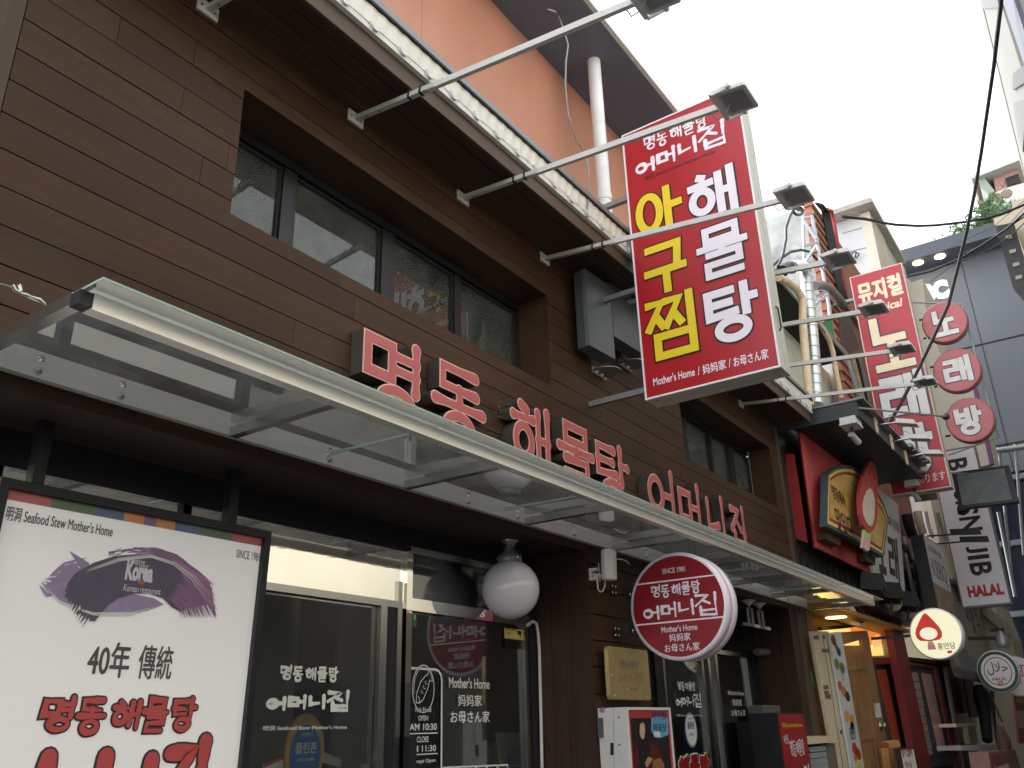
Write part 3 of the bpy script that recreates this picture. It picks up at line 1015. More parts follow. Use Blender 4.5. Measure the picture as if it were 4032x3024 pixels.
# standing calendar behind the glass
p0, p1 = Yp(z(8, 1032, 1430), 4.45), Yp(z(8, 1268, 1640), 4.45)
cal = thing('desk_calendar', 'desk calendar with a pale blue picture standing behind the glass', 'calendar', (p0.x, 4.45, p1.z))
fc = Fr((p0.x, 4.45, p1.z), (1, 0, 0), (0, .15, 1))
hh = p0.z-p1.z
fc.rect(MB(), 0, 0, p1.x-p0.x, hh, 0, .012).build('page', mat('calendar_page', S(206, 210, 190), .6), cal)
fc.pts(MB(), [(.02, .02), (.72, .02), (.72, hh*.55), (.45, hh*.78), (.3, hh*.6), (.12, hh*.42)], .004).build('picture', mat('calendar_picture', S(110, 168, 196), .6, var=.25), cal)
mb = MB()
for i in range(28): mb.tube([fc.p(.02+i*.026, hh-.01, .01), fc.p(.02+i*.026, hh+.012, 0)], .003, 5)
mb.build('wire_binding', MT['steel2'], cal)
MB().prism([fc.p(0, 0, -.013), fc.p(-.12, 0, -.3), fc.p(-.1, 0, -.31), fc.p(.05, hh*.95, -.02)], (.01, 0, 0)).build('easel', mat('easel_green', S(60, 90, 60)), cal)
MB().box(p0.x-1.2, p1.x+.8, 4.32, 4.9, p1.z-.06, p1.z-.004).build('window_shelf', MT['black'], store)
# papers and the round notice behind the first pane
def leaf(q, y, name, label, m, strip=None):
    o = slab(q, 'y', y, .004, name, m)
    tag(o, label, 'notice')
    if strip: slab(strip, 'y', y-.002, .001, 'red_heading', mat('heading_red', S(206, 96, 84)), o)
    return o
leaf([qa(375, 1275), qa(590, 1195), qa(640, 1311), qa(380, 1330)], 4.3, 'newspaper_clipping', 'newspaper clipping with red heading behind the left door, left of the round notice', MT['paper'], [qa(375, 1278), qa(585, 1185), qa(600, 1215), qa(385, 1308)])
leaf([qa(1445, 1228), qa(1615, 1245), qa(1610, 1340), qa(1445, 1340)], 4.3, 'newspaper_clipping', 'small notice with red heading standing behind the left door near its handle edge', MT['paper'], [qa(1445, 1230), qa(1592, 1245), qa(1590, 1272), qa(1445, 1258)])
leaf([qa(1010, 1125), qa(1235, 1215), qa(1215, 1300), qa(960, 1235)], 4.3, 'newspaper_clipping', 'plain grey leaflet behind the left door, right of the round notice', mat('grey_paper', S(176, 172, 158), .7))
c = Yp(qa(835, 1130), 4.27)
nt_ = thing('round_notice', 'oval blue hygiene notice on a wooden plate behind the left door', 'notice', c)
MB().prism([c+V3((.155*math.cos(t*.196), 0, .215*math.sin(t*.196))) for t in range(32)], (0, .02, 0)).build('wooden_plate', mat('plate_wood', S(206, 164, 104), .5), nt_)
MB().prism([c+V3((.123*math.cos(t*.196), -.004, -.02+.17*math.sin(t*.196))) for t in range(32)], (0, .003, 0)).build('blue_face', mat('notice_blue', S(52, 120, 190), .4, var=.1), nt_)
mb = MB(); gg = FY(c.x, c.z, c.y-.005)
txt(mb, gg, '클린존', -.085, -.01, .17, .06, .002, .03); txt(mb, gg, '우리업소', -.05, .085, .10, .022, .002, .01); txt(mb, gg, '코로나19 예방', -.07, -.055, .14, .02, .002, .01)
mb.build('notice_print', MT['decal'], nt_)

# hanging menu board at the lower left, held by two black posts from the recess ceiling
BY = 3.9
tR = Yp(z(7, 1740, 130), BY)
bR = Xp(z(7, 1580, 1659), tR.x)
tilt = V3((0, bR.y-tR.y, bR.z-tR.z)).normalized()*-1
bw = tR.x-1.70
bf = Fr((1.70, tR.y, tR.z), (1, 0, 0), tilt)
pb = thing('menu_board', 'tall white poster board with a purple brush painting, hung in a black frame', 'poster board', bf.p(bw/2, 0))
HB = 2.25
mb = MB()
t = .042
bf.rect(mb, 0, -t, bw, t, .03, .05); bf.rect(mb, 0, -HB, bw, t, .03, .05)
bf.rect(mb, 0, -HB+t, t, HB-2*t, .03, .05); bf.rect(mb, bw-t, -HB+t, t, HB-2*t, .03, .05)
mb.build('frame', MT['black'], pb)
bf.rect(MB(), t, -HB+t, bw-2*t, HB-2*t, .0, .018).build('panel', emit('backlit_board', S(226, 225, 224), .055), pb)
mb = MB()
for x in (1.856, 2.915):
    mb.cut(); mb.box(x-.028, x+.028, BY-.03, BY+.03, tR.z+.001, 1.377)
mb.build('hanging_post', MT['black'], pb)
def bl(q):       # local coordinates on the board
    d = ray(q)
    k = (bf.O-V3((0, 0, 0))).dot(bf.N)/d.dot(bf.N)
    p = d*k-bf.O
    return p.dot(bf.U), p.dot(bf.V)
cols = [S(200, 112, 112), S(104, 124, 96), S(100, 116, 152), S(222, 150, 92), S(150, 104, 142), S(222, 150, 92), S(100, 116, 152), S(104, 124, 96), S(200, 104, 106)]
qp = lin(0, 1850, .49729)
cuts = [bl(qp(x, y))[0] for x, y in ((40, 170), (410, 235), (750, 300), (985, 340), (1145, 370), (1242, 390), (1387, 420), (1595, 460), (1840, 520))]+[bw-t]
cuts[0] = t
zb = bl(qp(1840, 565))[1]
for i, cc in enumerate(cols):
    bf.rect(MB(), cuts[i], zb, cuts[i+1]-cuts[i], -t-zb, .002).build('colour_strip', mat('strip_colour', cc, .35, var=.03), pb)
def bbox(*qs):
    ps = [bl(q) for q in qs]
    return min(p[0] for p in ps), min(p[1] for p in ps), max(p[0] for p in ps)-min(p[0] for p in ps), max(p[1] for p in ps)-min(p[1] for p in ps)
gm = mat('print_grey', S(84, 84, 84), .5, var=0)
mb = MB()
a0, a1 = bl(qp(45, 360)), bl(qp(890, 490))
txt(mb, bf, "明洞 Seafood Stew Mother's Home", a0[0], (a0[1]+a1[1])/2-.025, a1[0]-a0[0], .062, .003, .012)
a0, a1 = bl(qp(1870, 665)), bl(qp(2052, 690))
txt(mb, bf, 'SINCE 1981', a0[0], a0[1]-.02, a1[0]-a0[0], .045, .003, .006)
b = bbox(z(7, 552, 1030), z(7, 1100, 1080)); a0, a1 = bl(z(7, 552, 1065)), bl(z(7, 820, 1080))
txt(mb, bf, '40年', a0[0], a0[1], a1[0]-a0[0], .155, .003, .02)
a0, a1 = bl(z(7, 880, 1080)), bl(z(7, 1100, 1085))
txt(mb, bf, '傳統', a0[0], a0[1], a1[0]-a0[0], .155, .003, .014)
mb.build('grey_print', gm, pb)
rm, om = mat('poster_red', S(190, 84, 84), .35, var=.03), mat('poster_outline', S(70, 62, 62), .4, var=0)
a0, a1 = bl(z(7, 255, 1410)), bl(z(7, 1285, 1415))
def twolayer(s, x, y, w, h, sw, gr, lay=None):
    mo, mi = MB(), MB()
    word(mo, bf, s, x, y, w, h, sw, .003, grow=gr, slant=.05, seed=2, lay=lay)
    word(mi, bf, s, x, y, w, h, sw, .007, slant=.05, seed=2, lay=lay)
    mo.build('lettering_outline', om, pb); mi.build('lettering', rm, pb)
v0, v1 = bl(z(7, 255, 1455))[1], bl(z(7, 255, 1180))[1]
twolayer('명동해물탕', a0[0]-.01, v0, a1[0]-a0[0]-.02, v1-v0, .024, .008)
a0, a1 = bl(z(7, -70, 1480)), bl(z(7, 1400, 1450))
twolayer('어머니집', a0[0], a0[1]-.62, a1[0]-a0[0]-.06, .62, .066, .010, [(0, .25, 0, .91, 1), (.27, .50, 0, .92, 1), (.53, .73, .02, .91, 1), (.745, 1, 0, 1, 1)])
# brush painting
def blob(pp, cc, d, name):
    MB().poly([bf.p(*bl(q), d) for q in pp]).build(name, cc, pb)
def ragged(p, q, n, amp, rnd):
    out = []
    for i in range(n):
        u = i/n
        k = amp*(1 if i % 2 else -.5)*rnd.uniform(.4, 1)
        out.append((p[0]+(q[0]-p[0])*u+k, p[1]+(q[1]-p[1])*u-k*.4))
    return out
rb = random.Random(5)
inkp = mat('violet_ink', S(158, 142, 178), .5, var=.12, scale=8)
inkm = mat('plum_ink', S(142, 108, 144), .5, var=.12, scale=8)
inkd = mat('slate_ink', S(92, 88, 108), .5, var=.12, scale=6)
Z7 = lambda pts: [z(7, *p) for p in pts]
blob(Z7([(262, 445)]+ragged((300, 470), (440, 330), 9, 20, rb)+[(470, 330), (520, 370), (445, 250), (575, 330), (600, 600), (450, 600), (380, 570), (300, 510)]), inkp, .003, 'violet_stroke')
blob(Z7([(560, 560), (700, 545), (860, 530), (1000, 560), (1060, 600), (950, 640), (820, 660), (650, 650)]), inkp, .003, 'violet_stroke')
blob(Z7([(880, 270), (1020, 262), (1150, 300), (1270, 370), (1340, 430), (1370, 500), (1380, 580), (1400, 680)]+ragged((1350, 600), (1150, 640), 9, 24, rb)+[(1080, 580), (1000, 500), (900, 400)]), inkm, .0045, 'plum_stroke')
blob(Z7([(430, 470), (480, 400), (600, 330), (740, 285), (900, 272), (1030, 290), (1130, 340), (1200, 420), (1215, 560)]+ragged((1190, 650), (1130, 640), 4, 12, rb)+[(1110, 620), (1050, 560), (960, 530), (860, 530), (760, 560), (690, 610), (650, 660)]+ragged((610, 720), (480, 650), 9, 24, rb)+[(520, 610), (430, 560)]+ragged((420, 540), (420, 480), 4, 12, rb)), inkd, .006, 'slate_stroke')
mb = MB()
for i in range(9):      # dry bristle lines over the arch
    o = i*9
    pts = [(560+i*14, 355-o*.9), (700, 290-o*.55), (860, 262-o*.45), (1010, 258-o*.35), (1150, 300-o*.3), (1290, 385+o*.2), (1370, 500+o)]
    k = rb.randint(0, 2)
    pl = [bl(z(7, *p)) for p in pts[k:7-rb.randint(0, 2)]]
    pl = dens(pl, .03)
    ws = [rb.uniform(.001, .007) for _ in pl]
    Lp, Rp = ribbon(pl, ws, False)
    for j in range(len(pl)-1):
        if rb.random() < .8: mb.add([bf.p(*Rp[j], .0035+i*.0001), bf.p(*Rp[j+1], .0035+i*.0001), bf.p(*Lp[j+1], .0035+i*.0001), bf.p(*Lp[j], .0035+i*.0001)], [(0, 1, 2, 3)])
mb.build('bristle_strokes', inkm, pb)
def streaks(base, n, span, cc, nm, d, lo, hi):     # long dry brush hairs, each a tapering sliver
    for i in range(n):
        mb = MB()
        k = i/(n-1)
        pts = [(a[0]+(b[0]-a[0])*k+rb.uniform(-6, 6), a[1]+(b[1]-a[1])*k+rb.uniform(-6, 6)) for a, b in base]
        pl = dens([bl(z(7, *p)) for p in pts], .02)
        m_ = len(pl)
        w0 = rb.uniform(lo, hi)
        ws = [w0*(1-abs(2*j/(m_-1)-1)**3)+.0006 for j in range(m_)]
        Lp, Rp = ribbon(pl, ws, False)
        for j in range(m_-1): mb.add([bf.p(*Rp[j], d+i*.00008), bf.p(*Rp[j+1], d+i*.00008), bf.p(*Lp[j+1], d+i*.00008), bf.p(*Lp[j], d+i*.00008)], [(0, 1, 2, 3)])
        mb.build(nm, cc, pb)
streaks([((1180, 400), (1080, 560)), ((1310, 500), (1150, 620)), ((1400, 690), (1170, 690))], 22, 0, inkm, 'brush_hair', .0062, .003, .012)
streaks([((1100, 290), (1180, 420)), ((1260, 400), (1260, 520)), ((1380, 470), (1400, 640))], 16, 0, mat('rose_ink', S(176, 126, 166), .5, var=.1), 'brush_hair', .0052, .003, .012)
streaks([((690, 520), (560, 430)), ((590, 660), (470, 520)), ((520, 750), (440, 600))], 8, 0, inkd, 'brush_hair', .0073, .008, .024)
streaks([((560, 300), (470, 500)), ((420, 330), (300, 540)), ((330, 400), (250, 470))], 7, 0, inkp, 'brush_hair', .0042, .006, .02)
pale = mat('dry_gap', S(214, 212, 214), .4, var=0)
streaks([((560, 372), (560, 388)), ((760, 296), (770, 310)), ((960, 280), (970, 292)), ((1130, 330), (1120, 346)), ((1260, 430), (1240, 440)), ((1360, 560), (1330, 570))], 3, 0, pale, 'dry_gap', .0080, .002, .006)
streaks([((270, 470), (275, 480)), ((380, 580), (385, 590)), ((600, 655), (600, 664)), ((850, 655), (850, 664)), ((1000, 610), (1000, 618))], 2, 0, pale, 'dry_gap', .0074, .004, .008)
mb = MB()
def ttx(s, q0, q1, h, bold, d=.0085, lift=0, sl=0):
    a0, a1 = bl(q0), bl(q1)
    txt(mb, bf, s, a0[0], a0[1]+lift, a1[0]-a0[0], h, d, bold, slant=sl)
ttx('Imagine', z(7, 818, 340), z(7, 930, 350), .036, .006)
ttx('your', z(7, 888, 380), z(7, 952, 388), .03, .006)
ttx('Korea', z(7, 800, 440), z(7, 980, 445), .095, .05)
ttx('Korean restaurant', z(7, 795, 495), z(7, 1035, 515), .032, .004, lift=-.012)
mb.build('logo_lettering', mat('logo_white', S(224, 220, 228), .5, var=0), pb)
a = bl(z(7, 890, 450))
bf.rect(MB(), a[0], a[1]-.01, .012, .02, .0087).build('logo_dot', mat('logo_blue', S(90, 140, 190)), pb)
bf.rect(MB(), a[0]+.012, a[1]-.015, .018, .026, .0087).build('logo_dot', mat('logo_orange', S(206, 96, 60)), pb)

# ================================================================== globe lamp under the recess ceiling
gc = Yp(z(8, 1097, 500), 3.84)
rg = .222
gl = thing('globe_lamp', 'white glass globe ceiling lamp beside the first door', 'lamp', (gc.x, gc.y, 1.378))
MB().lathe((gc.x, gc.y, gc.z), (0, 0, 1), [(rg*math.sin(math.pi*i/20), -rg*math.cos(math.pi*i/20)) for i in range(19)], 40).build('globe', MT['globe'], gl)
zt = gc.z+rg*.94
MB().lathe((gc.x, gc.y, zt-.02), (0, 0, 1), [(.088, 0), (.094, .0), (.094, .07), (.08, .075), (.06, .085), (.03, .135), (.018, .15), (.018, .185), (.012, .19)], 28).build('collar', MT['galv'], gl)
MB().lathe((gc.x, gc.y, 1.378), (0, 0, -1), [(.075, 0), (.075, .008), (.05, .02), (.045, .05), (.02, .06), (.014, .075), (.014, max(.08, 1.378-zt-.165))], 28).build('ceiling_rose', MT['steel2'], gl)
mb = MB()
for a in (-2.0, .3, 2.6): mb.cyl((gc.x+.09*math.cos(a), gc.y+.09*math.sin(a), zt+.02), (gc.x+.115*math.cos(a), gc.y+.115*math.sin(a), zt+.02), .008, 10)
mb.build('thumb_screw', MT['steel2'], gl)
# cable down the shopfront edge
pth = [Yp(z(8, *p), 4.09) for p in ((1205, 735), (1240, 708), (1262, 720), (1275, 780), (1283, 900), (1288, 1100), (1295, 1400), (1300, 1659))]
tag(MB().tube(pth, .014, 8).build('white_cable', MT['whiteplastic']), 'white cable running down the first door edge below the globe lamp', 'cable')

# ================================================================== pillar fittings
def qz(p): return Yp(p, WY)
# wireless bridge
q6 = lin(1900, 2000, .36166)
ant = thing('wifi_bridge', 'white wireless antenna box clamped to the pillar top', 'antenna', qz(q6(1240, 740)))
c0 = Yp(q6(1375, 620), 3.42)
mb = MB()
ax, ay, az = V3((.068, -.02, 0)), V3((.012, .038, 0)), V3((.012, 0, .125))
n = 12
sec = [(math.copysign(abs(math.cos(2*math.pi*k/n))**.6, math.cos(2*math.pi*k/n)), math.copysign(abs(math.sin(2*math.pi*k/n))**.6, math.sin(2*math.pi*k/n))) for k in range(n)]
pf = [(-1, .82), (-.93, 1), (.93, 1), (1, .82)]
vs = [c0+az*h+(ax*a+ay*b_)*s_ for h, s_ in pf for a, b_ in sec]
fs = [(i*n+k, i*n+(k+1) % n, (i+1)*n+(k+1) % n, (i+1)*n+k) for i in range(3) for k in range(n)]+[tuple(range(n-1, -1, -1)), tuple(range(3*n, 4*n))]
mb.add(vs, fs, .5, True)
mb.build('housing', MT['whiteplastic'], ant)
p0 = Yp(q6(1210, 725), 3.57)
p1 = c0-az*.8+ay*.8
mb = MB()
mb.tube([p0, p1], .016, 8)
mb.box(p0.x-.03, p0.x+.03, 3.572, 3.598, p0.z-.05, p0.z+.05)
for dz_ in (-.035, .035): mb.box(p0.x-.035, p0.x+.02, 3.52, 3.572, p0.z+dz_-.012, p0.z+dz_+.012)
mb.tube([p0+V3((.02, -.04, .09)), p0+V3((.03, -.04, -.06))], .005, 6)
mb.build('clamp', MT['whiteplastic'], ant)
cb = [Yp(q6(*p), 3.5) for p in ((1330, 760), (1335, 840), (1310, 905), (1280, 915), (1255, 880), (1248, 780), (1235, 720))]
mb = MB().tube(cb, .006, 6)
mb.tube([Yp(q6(*p), 3.55) for p in ((1450, 555), (1520, 560), (1570, 580), (1600, 612))], .006, 6)
mb.build('lead', MT['whiteplastic'], ant)
# round sign of the restaurant, bracketed off the pillar
DX = 6.69
ctr = V3((DX, 3.01, .915))
rd = .432
ds = thing('round_sign', 'round white rimmed dark red restaurant sign bracketed off the pillar', 'sign', ctr)
N = V3((-1, 0, 0)); U = V3((0, -1, 0))
prof = [(rd-.03, -.014), (rd-.012, -.012), (rd, 0), (rd, .085), (rd-.012, .093), (rd-.012, .102), (rd, .11), (rd, .195), (rd-.02, .21), (.01, .21)]
MB().lathe(ctr, (1, 0, 0), prof, 72).build('rim', MT['frost'], ds)
MB().disc(ctr+N*.012, N, U, rd-.029, 72).build('face', MT['dred'], ds)
sf_ = FX(ctr.y, ctr.z, DX-.012)
mb = MB()
for v in (.205, -.125):
    hw = math.sqrt((rd-.029)**2-v*v)
    sf_.rect(mb, -hw, v-.006, 2*hw, .012, .0015)
txt(mb, sf_, 'SINCE 1981', -.105, .265, .205, .042, .002, .008)
word(mb, sf_, '명동해물탕', -.22, .07, .44, .115, .0125, .002)
word(mb, sf_, '어머니집', -.315, -.105, .655, .185, .021, .002)
txt(mb, sf_, "Mother's Home", -.16, -.205, .315, .05, .002, .01)
txt(mb, sf_, '妈妈家', -.095, -.28, .185, .06, .002, .014)
txt(mb, sf_, 'お母さん家', -.145, -.36, .305, .062, .002, .014)
mb.build('lettering', MT['swhite'], ds)
mb = MB()
for q in (z(8, 1760, 505), z(8, 1781, 780)):
    p = qz(q)
    mb.box(DX-.045, DX+.045, 3.586, 3.597, p.z-.045, p.z+.045)
    mb.bar((DX+.02, 3.586, p.z-.045), (DX+.02, 3.44, p.z-.045), .012, .012)
mb.box(DX, DX+.02, 3.40, 3.475, .70, 1.10)
mb.build('bracket', MT['black'], ds)
mb = MB()
for q in (z(8, 1760, 505), z(8, 1781, 780)):
    p = qz(q)
    for a in (-.03, .03):
        for b_ in (-.028, .028): mb.lathe((DX+a, 3.586, p.z+b_), (0, -1, 0), [(.012, 0), (.012, .004), (.004, .008)], 10)
for zz in (.75, 1.05): mb.lathe((DX, 3.44, zz), (-1, 0, 0), [(.014, 0), (.014, .006), (.004, .01)], 10)
mb.build('bolt', MT['steel2'], ds)
# gold plaque
PY = 3.50
pl4 = [Yp(qm(*p), PY) for p in ((352, 235), (735, 268), (772, 752), (378, 748))]
pc = sum(pl4, V3((0, 0, 0)))/4
x0 = (pl4[0].x+pl4[3].x)/2; x1 = (pl4[1].x+pl4[2].x)/2; z0 = (pl4[2].z+pl4[3].z)/2; z1 = (pl4[0].z+pl4[1].z)/2
gp = thing('gold_plaque', 'worn square gold plaque standing off the pillar boards', 'plaque', (pc.x, PY, pc.z))
cr_ = .025
rrect = [(x1-cr_, z1), (x1-cr_*.3, z1-cr_*.3), (x1, z1-cr_), (x1, z0+cr_), (x1-cr_*.3, z0+cr_*.3), (x1-cr_, z0), (x0+cr_, z0), (x0+cr_*.3, z0+cr_*.3), (x0, z0+cr_), (x0, z1-cr_), (x0+cr_*.3, z1-cr_*.3), (x0+cr_, z1)]
MB().prism([(a, PY, b_) for a, b_ in rrect], (0, .035, 0)).build('plate', MT['gold'], gp)
MB().box(x0+.1, x1-.1, PY+.035, WY-.002, z0+.1, z1-.1).build('stand_off', MT['blackm'], gp)
gf = FY(x0, z0, PY)
W_, H_ = x1-x0, z1-z0
mb = MB()
word(mb, gf, '명동해물탕', W_*.27, H_*.58, W_*.46, H_*.17, .008, .002)
word(mb, gf, '어머니집', W_*.2, H_*.31, W_*.63, H_*.23, .011, .002)
mb.build('engraved_lettering', mat('etched_silver', S(176, 160, 140), .35, .5, var=.2), gp)
mb = MB(); txt(mb, gf, 'SINCE 1981', W_*.45, H_*.17, W_*.19, H_*.05, .002, .004); mb.build('small_print', mat('etched_brown', S(120, 88, 56)), gp)
mb = MB()
for (a, b_) in ((.11, .07), (.9, .07), (.06, .45), (.42, .2)): mb.lathe(gf.p(W_*a, H_*b_, 0), (0, -1, 0), [(.008, 0), (.008, .004), (.002, .007)], 10)
mb.build('fixing_screw', MT['steel2'], gp)
# lit poster cabinet

CYF = Yp(qm(245, 840), 3.598).x/Yp(qm(525, 830), 1).x
tz = Yp(qm(540, 822), CYF).z
x0, x1 = Yp(qm(525, 830), CYF).x, Yp(qm(945, 825), CYF).x
xl = x0
cab = thing('poster_cabinet', 'white wall cabinet with a red bordered poster of a seated woman', 'cabinet', (x0, 3.45, -1.3))
MB().box(x0, x1, CYF, 3.59, -1.3, tz).build('case', mat('cabinet_white', S(218, 216, 214), .35, .1, var=.05, dirt=S(180, 176, 168), dirt_amt=.3), cab)
pf_ = FY(x0, -1.3, CYF)
PW, PH = x1-x0, tz+1.3
mb = MB()
t = .02
pf_.rect(mb, 0, PH-t, PW, t, .012, .012); pf_.rect(mb, 0, 0, t, PH-t, .012, .012); pf_.rect(mb, PW-t, 0, t, PH-t, .012, .012)
mb.build('frame', MT['whiteplastic'], cab)
pf_.rect(MB(), t, 0, PW-2*t, PH-t, .002).build('red_border', mat('poster_border', S(176, 56, 60), .4), cab)
pf_.rect(MB(), t+.04, 0, PW-2*t-.08, PH-t-.06, .004).build('poster', mat('poster_dark', S(38, 30, 32), .25, var=.2), cab)
def cl(q): p = Yp(q, CYF); return p.x-x0, p.z+1.3
def pp(name, c_, pts, d): pf_.pts(MB(), [cl(qm(*p)) for p in pts], d).build(name, mat('poster_ink', c_, .35, var=.2, scale=9), cab)
pp('printed_dress', S(84, 24, 28), [(605, 1200), (630, 1190), (660, 1250), (720, 1260), (760, 1175), (830, 1200), (870, 1300), (900, 1411), (600, 1411)], .005)
pp('printed_shawl', S(30, 22, 24), [(650, 1140), (720, 1140), (760, 1250), (740, 1411), (660, 1411), (640, 1250)], .006)
pp('printed_hair', S(16, 14, 16), [(645, 1030), (650, 960), (680, 945), (705, 965), (712, 1080), (700, 1150), (660, 1150)], .0065)
pp('printed_face', S(196, 172, 140), [(655, 990), (680, 968), (700, 985), (704, 1060), (696, 1120), (685, 1138), (668, 1120), (652, 1070)], .007)
pp('printed_hand', S(190, 140, 110), [(705, 1360), (735, 1300), (780, 1320), (760, 1360), (720, 1411)], .007)
pp('printed_food', S(150, 104, 70), [(780, 1340), (850, 1310), (890, 1370), (890, 1411), (780, 1411)], .006)
pp('printed_badge', S(96, 160, 196), [(765, 930), (800, 912), (905, 915), (930, 940), (932, 1090), (860, 1120), (800, 1115), (765, 1050)], .006)
pp('printed_badge_patch', S(206, 214, 220), [(790, 1060), (850, 1050), (855, 1110), (800, 1110)], .0065)
mb = MB()
bx_, by_ = cl(qm(775, 1035)); bx2, by2 = cl(qm(925, 940))
for i, s in enumerate(('해물탕', '아구찜')): txt(mb, pf_, s, bx_+.02, by_-.02+i*.09, (bx2-bx_)*.8, .06, .0066, .02)
mb.build('printed_lettering', mat('poster_blue', S(30, 60, 120)), cab)
def onside(pts, nm, m, d=.004): MB().prism([Xp(qm(*p), x0-d) for p in pts], (d-.001, 0, 0)).build(nm, m, cab)
onside([(248, 928), (300, 925), (306, 1118), (262, 1120)], 'side_bracket', MT['greymetal'], .014)
onside([(376, 1172), (390, 1163), (405, 1172), (407, 1280), (392, 1290), (377, 1280)], 'lock_slot', MT['blackm'])
for (u, v) in ((457, 920), (461, 1185)): onside([(u+8*math.cos(t*.785), v+10*math.sin(t*.785)) for t in range(8)], 'side_screw', MT['blackm'])
onside([(408, 822), (411, 1411), (413, 1411), (410, 822)], 'panel_seam', MT['greymetal'], .002)
onside([(262, 850), (300, 820), (325, 830), (318, 870), (290, 880)], 'torn_sticker', mat('torn_sticker', S(170, 110, 150), .6, var=.5, scale=40), .003)

# ================================================================== glass canopy over the doors
can = thing('glass_canopy', 'long steel framed glass canopy above the shopfront', 'canopy', (6.8, 3.55, 1.43))
CX0, CX1 = 1.337, 12.36
mb = MB()
mb.box(.6, CX1, 3.553, 3.597, 1.438, 1.506)
mb.build('rear_beam', MT['steel'], can)
mb = MB()
mb.box(CX0+.05, CX1, 2.742, 2.80, 1.416, 1.480)
mb.build('front_beam', MT['steel'], can)
for x in (1.337+.025, 2.63, 3.965, 5.315, 6.665, 8.0, 9.345, 10.69, 12.33):
    m_ = MB()
    m_.box(x-.024, x+.024, 2.80, 3.553, 1.432, 1.482)
    m_.build('cross_bar', MT['steel2'], can)
m_ = MB(); m_.box(CX0, CX0+.05, 2.738, 2.80, 1.42, 1.474)
m_.build('end_cap', MT['black'], can)
GX = [1.36, 3.30, 5.25, 7.25, 9.3, 11.2, 12.4]
GX = [1.355, 3.28, 5.02, 6.86, 8.75, 10.6, 12.42]
GT = 1.486
for a, b in zip(GX, GX[1:]):
    mb = MB()
    mb.add([(a+.002, 2.64, GT), (b-.002, 2.64, GT), (b-.002, 3.596, GT+.012), (a+.002, 3.596, GT+.012)], [(0, 1, 2, 3)])
    pa = mb.build('glass_pane', MT['glassc'], can)
    e = MB()
    e.box(a+.002, b-.002, 2.637, 2.640, GT-.001, GT+.009)
    e.cut(); e.box(a, a+.002, 2.637, 3.59, GT-.001, GT+.009)
    e.build('pane_edge', mat('glass_edge', S(150, 172, 164), .2), pa)
for x in (1.62, 2.0, 3.3, 4.6, 5.2, 6.0, 7.3, 8.7, 10.0, 11.3):
    MB().lathe((x, 3.553, 1.47), (0, -1, 0), [(.016, 0), (.016, .004), (.009, .006), (.009, .012), (.002, .014)], 14).build('beam_bolt', MT['steel2'], can)
# chain and turnbuckle at the far left of the wall
tb = thing('turnbuckle', 'shiny steel turnbuckle and shackle on the boards left of the canopy', 'turnbuckle', Yp((75, 1145), 3.55))
lq = lin(0, 1050, .31646)
mb = MB()
mb.tube([Yp(lq(*p), 3.45) for p in ((155, 230), (180, 290), (225, 320), (262, 300), (235, 225))], .011, 8)
mb.build('shackle', MT['steel2'], tb)
mb = MB()
mb.tube([Yp(lq(*p), 3.45) for p in ((225, 320), (310, 350), (380, 372), (480, 410), (560, 470))], [.006, .012, .007, .014, .008], 8)
mb.tube([Yp(lq(*p), 3.45) for p in ((320, 370), (400, 410), (500, 450), (560, 480))], .006, 8)
mb.build('body', MT['steel2'], tb)
tag(MB().tube([Yp(lq(*p), 3.45) for p in ((-40, 205), (60, 230), (155, 262))], .004, 6).build('wire_rope', MT['gwire']), 'thin steel wire stretched to the turnbuckle on the boards', 'wire')

# ================================================================== channel letters
LET = [('명', 3.467, .535, 'red channel letter made of a square, an upright with two ticks and a ring'), ('동', 4.12, .61, 'red channel letter with a three sided top over a long flat bar and ring'),
       ('해', 5.045, .555, 'red channel letter with wire hooks sticking out of its side'), ('물', 5.70, .61, 'red channel letter with a small square above a long bar and folded stroke'),
       ('탕', 6.335, .625, 'red channel letter with three short bars beside an upright, ring below'), ('어', 7.32, .60, 'red channel letter made of a big ring joined to one tall upright'),
       ('머', 8.015, .55, 'red channel letter made of a square joined to one tall upright, under the small window'), ('니', 8.735, .50, 'red channel letter made of an open corner beside a plain upright'),
       ('집', 9.415, .46, 'red channel letter nearest the timber wall corner, with slanting strokes')]
m_ret = mat('letter_return_steel', S(112, 110, 106), .32, .7, var=.25, scale=7, stretch=(1, 1, .4), dirt=S(70, 66, 62), dirt_amt=.5)
m_trim = mat('letter_trim_pink', S(232, 190, 178), .5, var=.08, dirt=S(200, 140, 110), dirt_amt=.3)
m_face = mat('letter_face_faded_red', S(186, 92, 94), .5, var=.07, scale=4, dirt=S(186, 120, 112), dirt_amt=.35)
LF = FY(0, 1.80, 3.49)
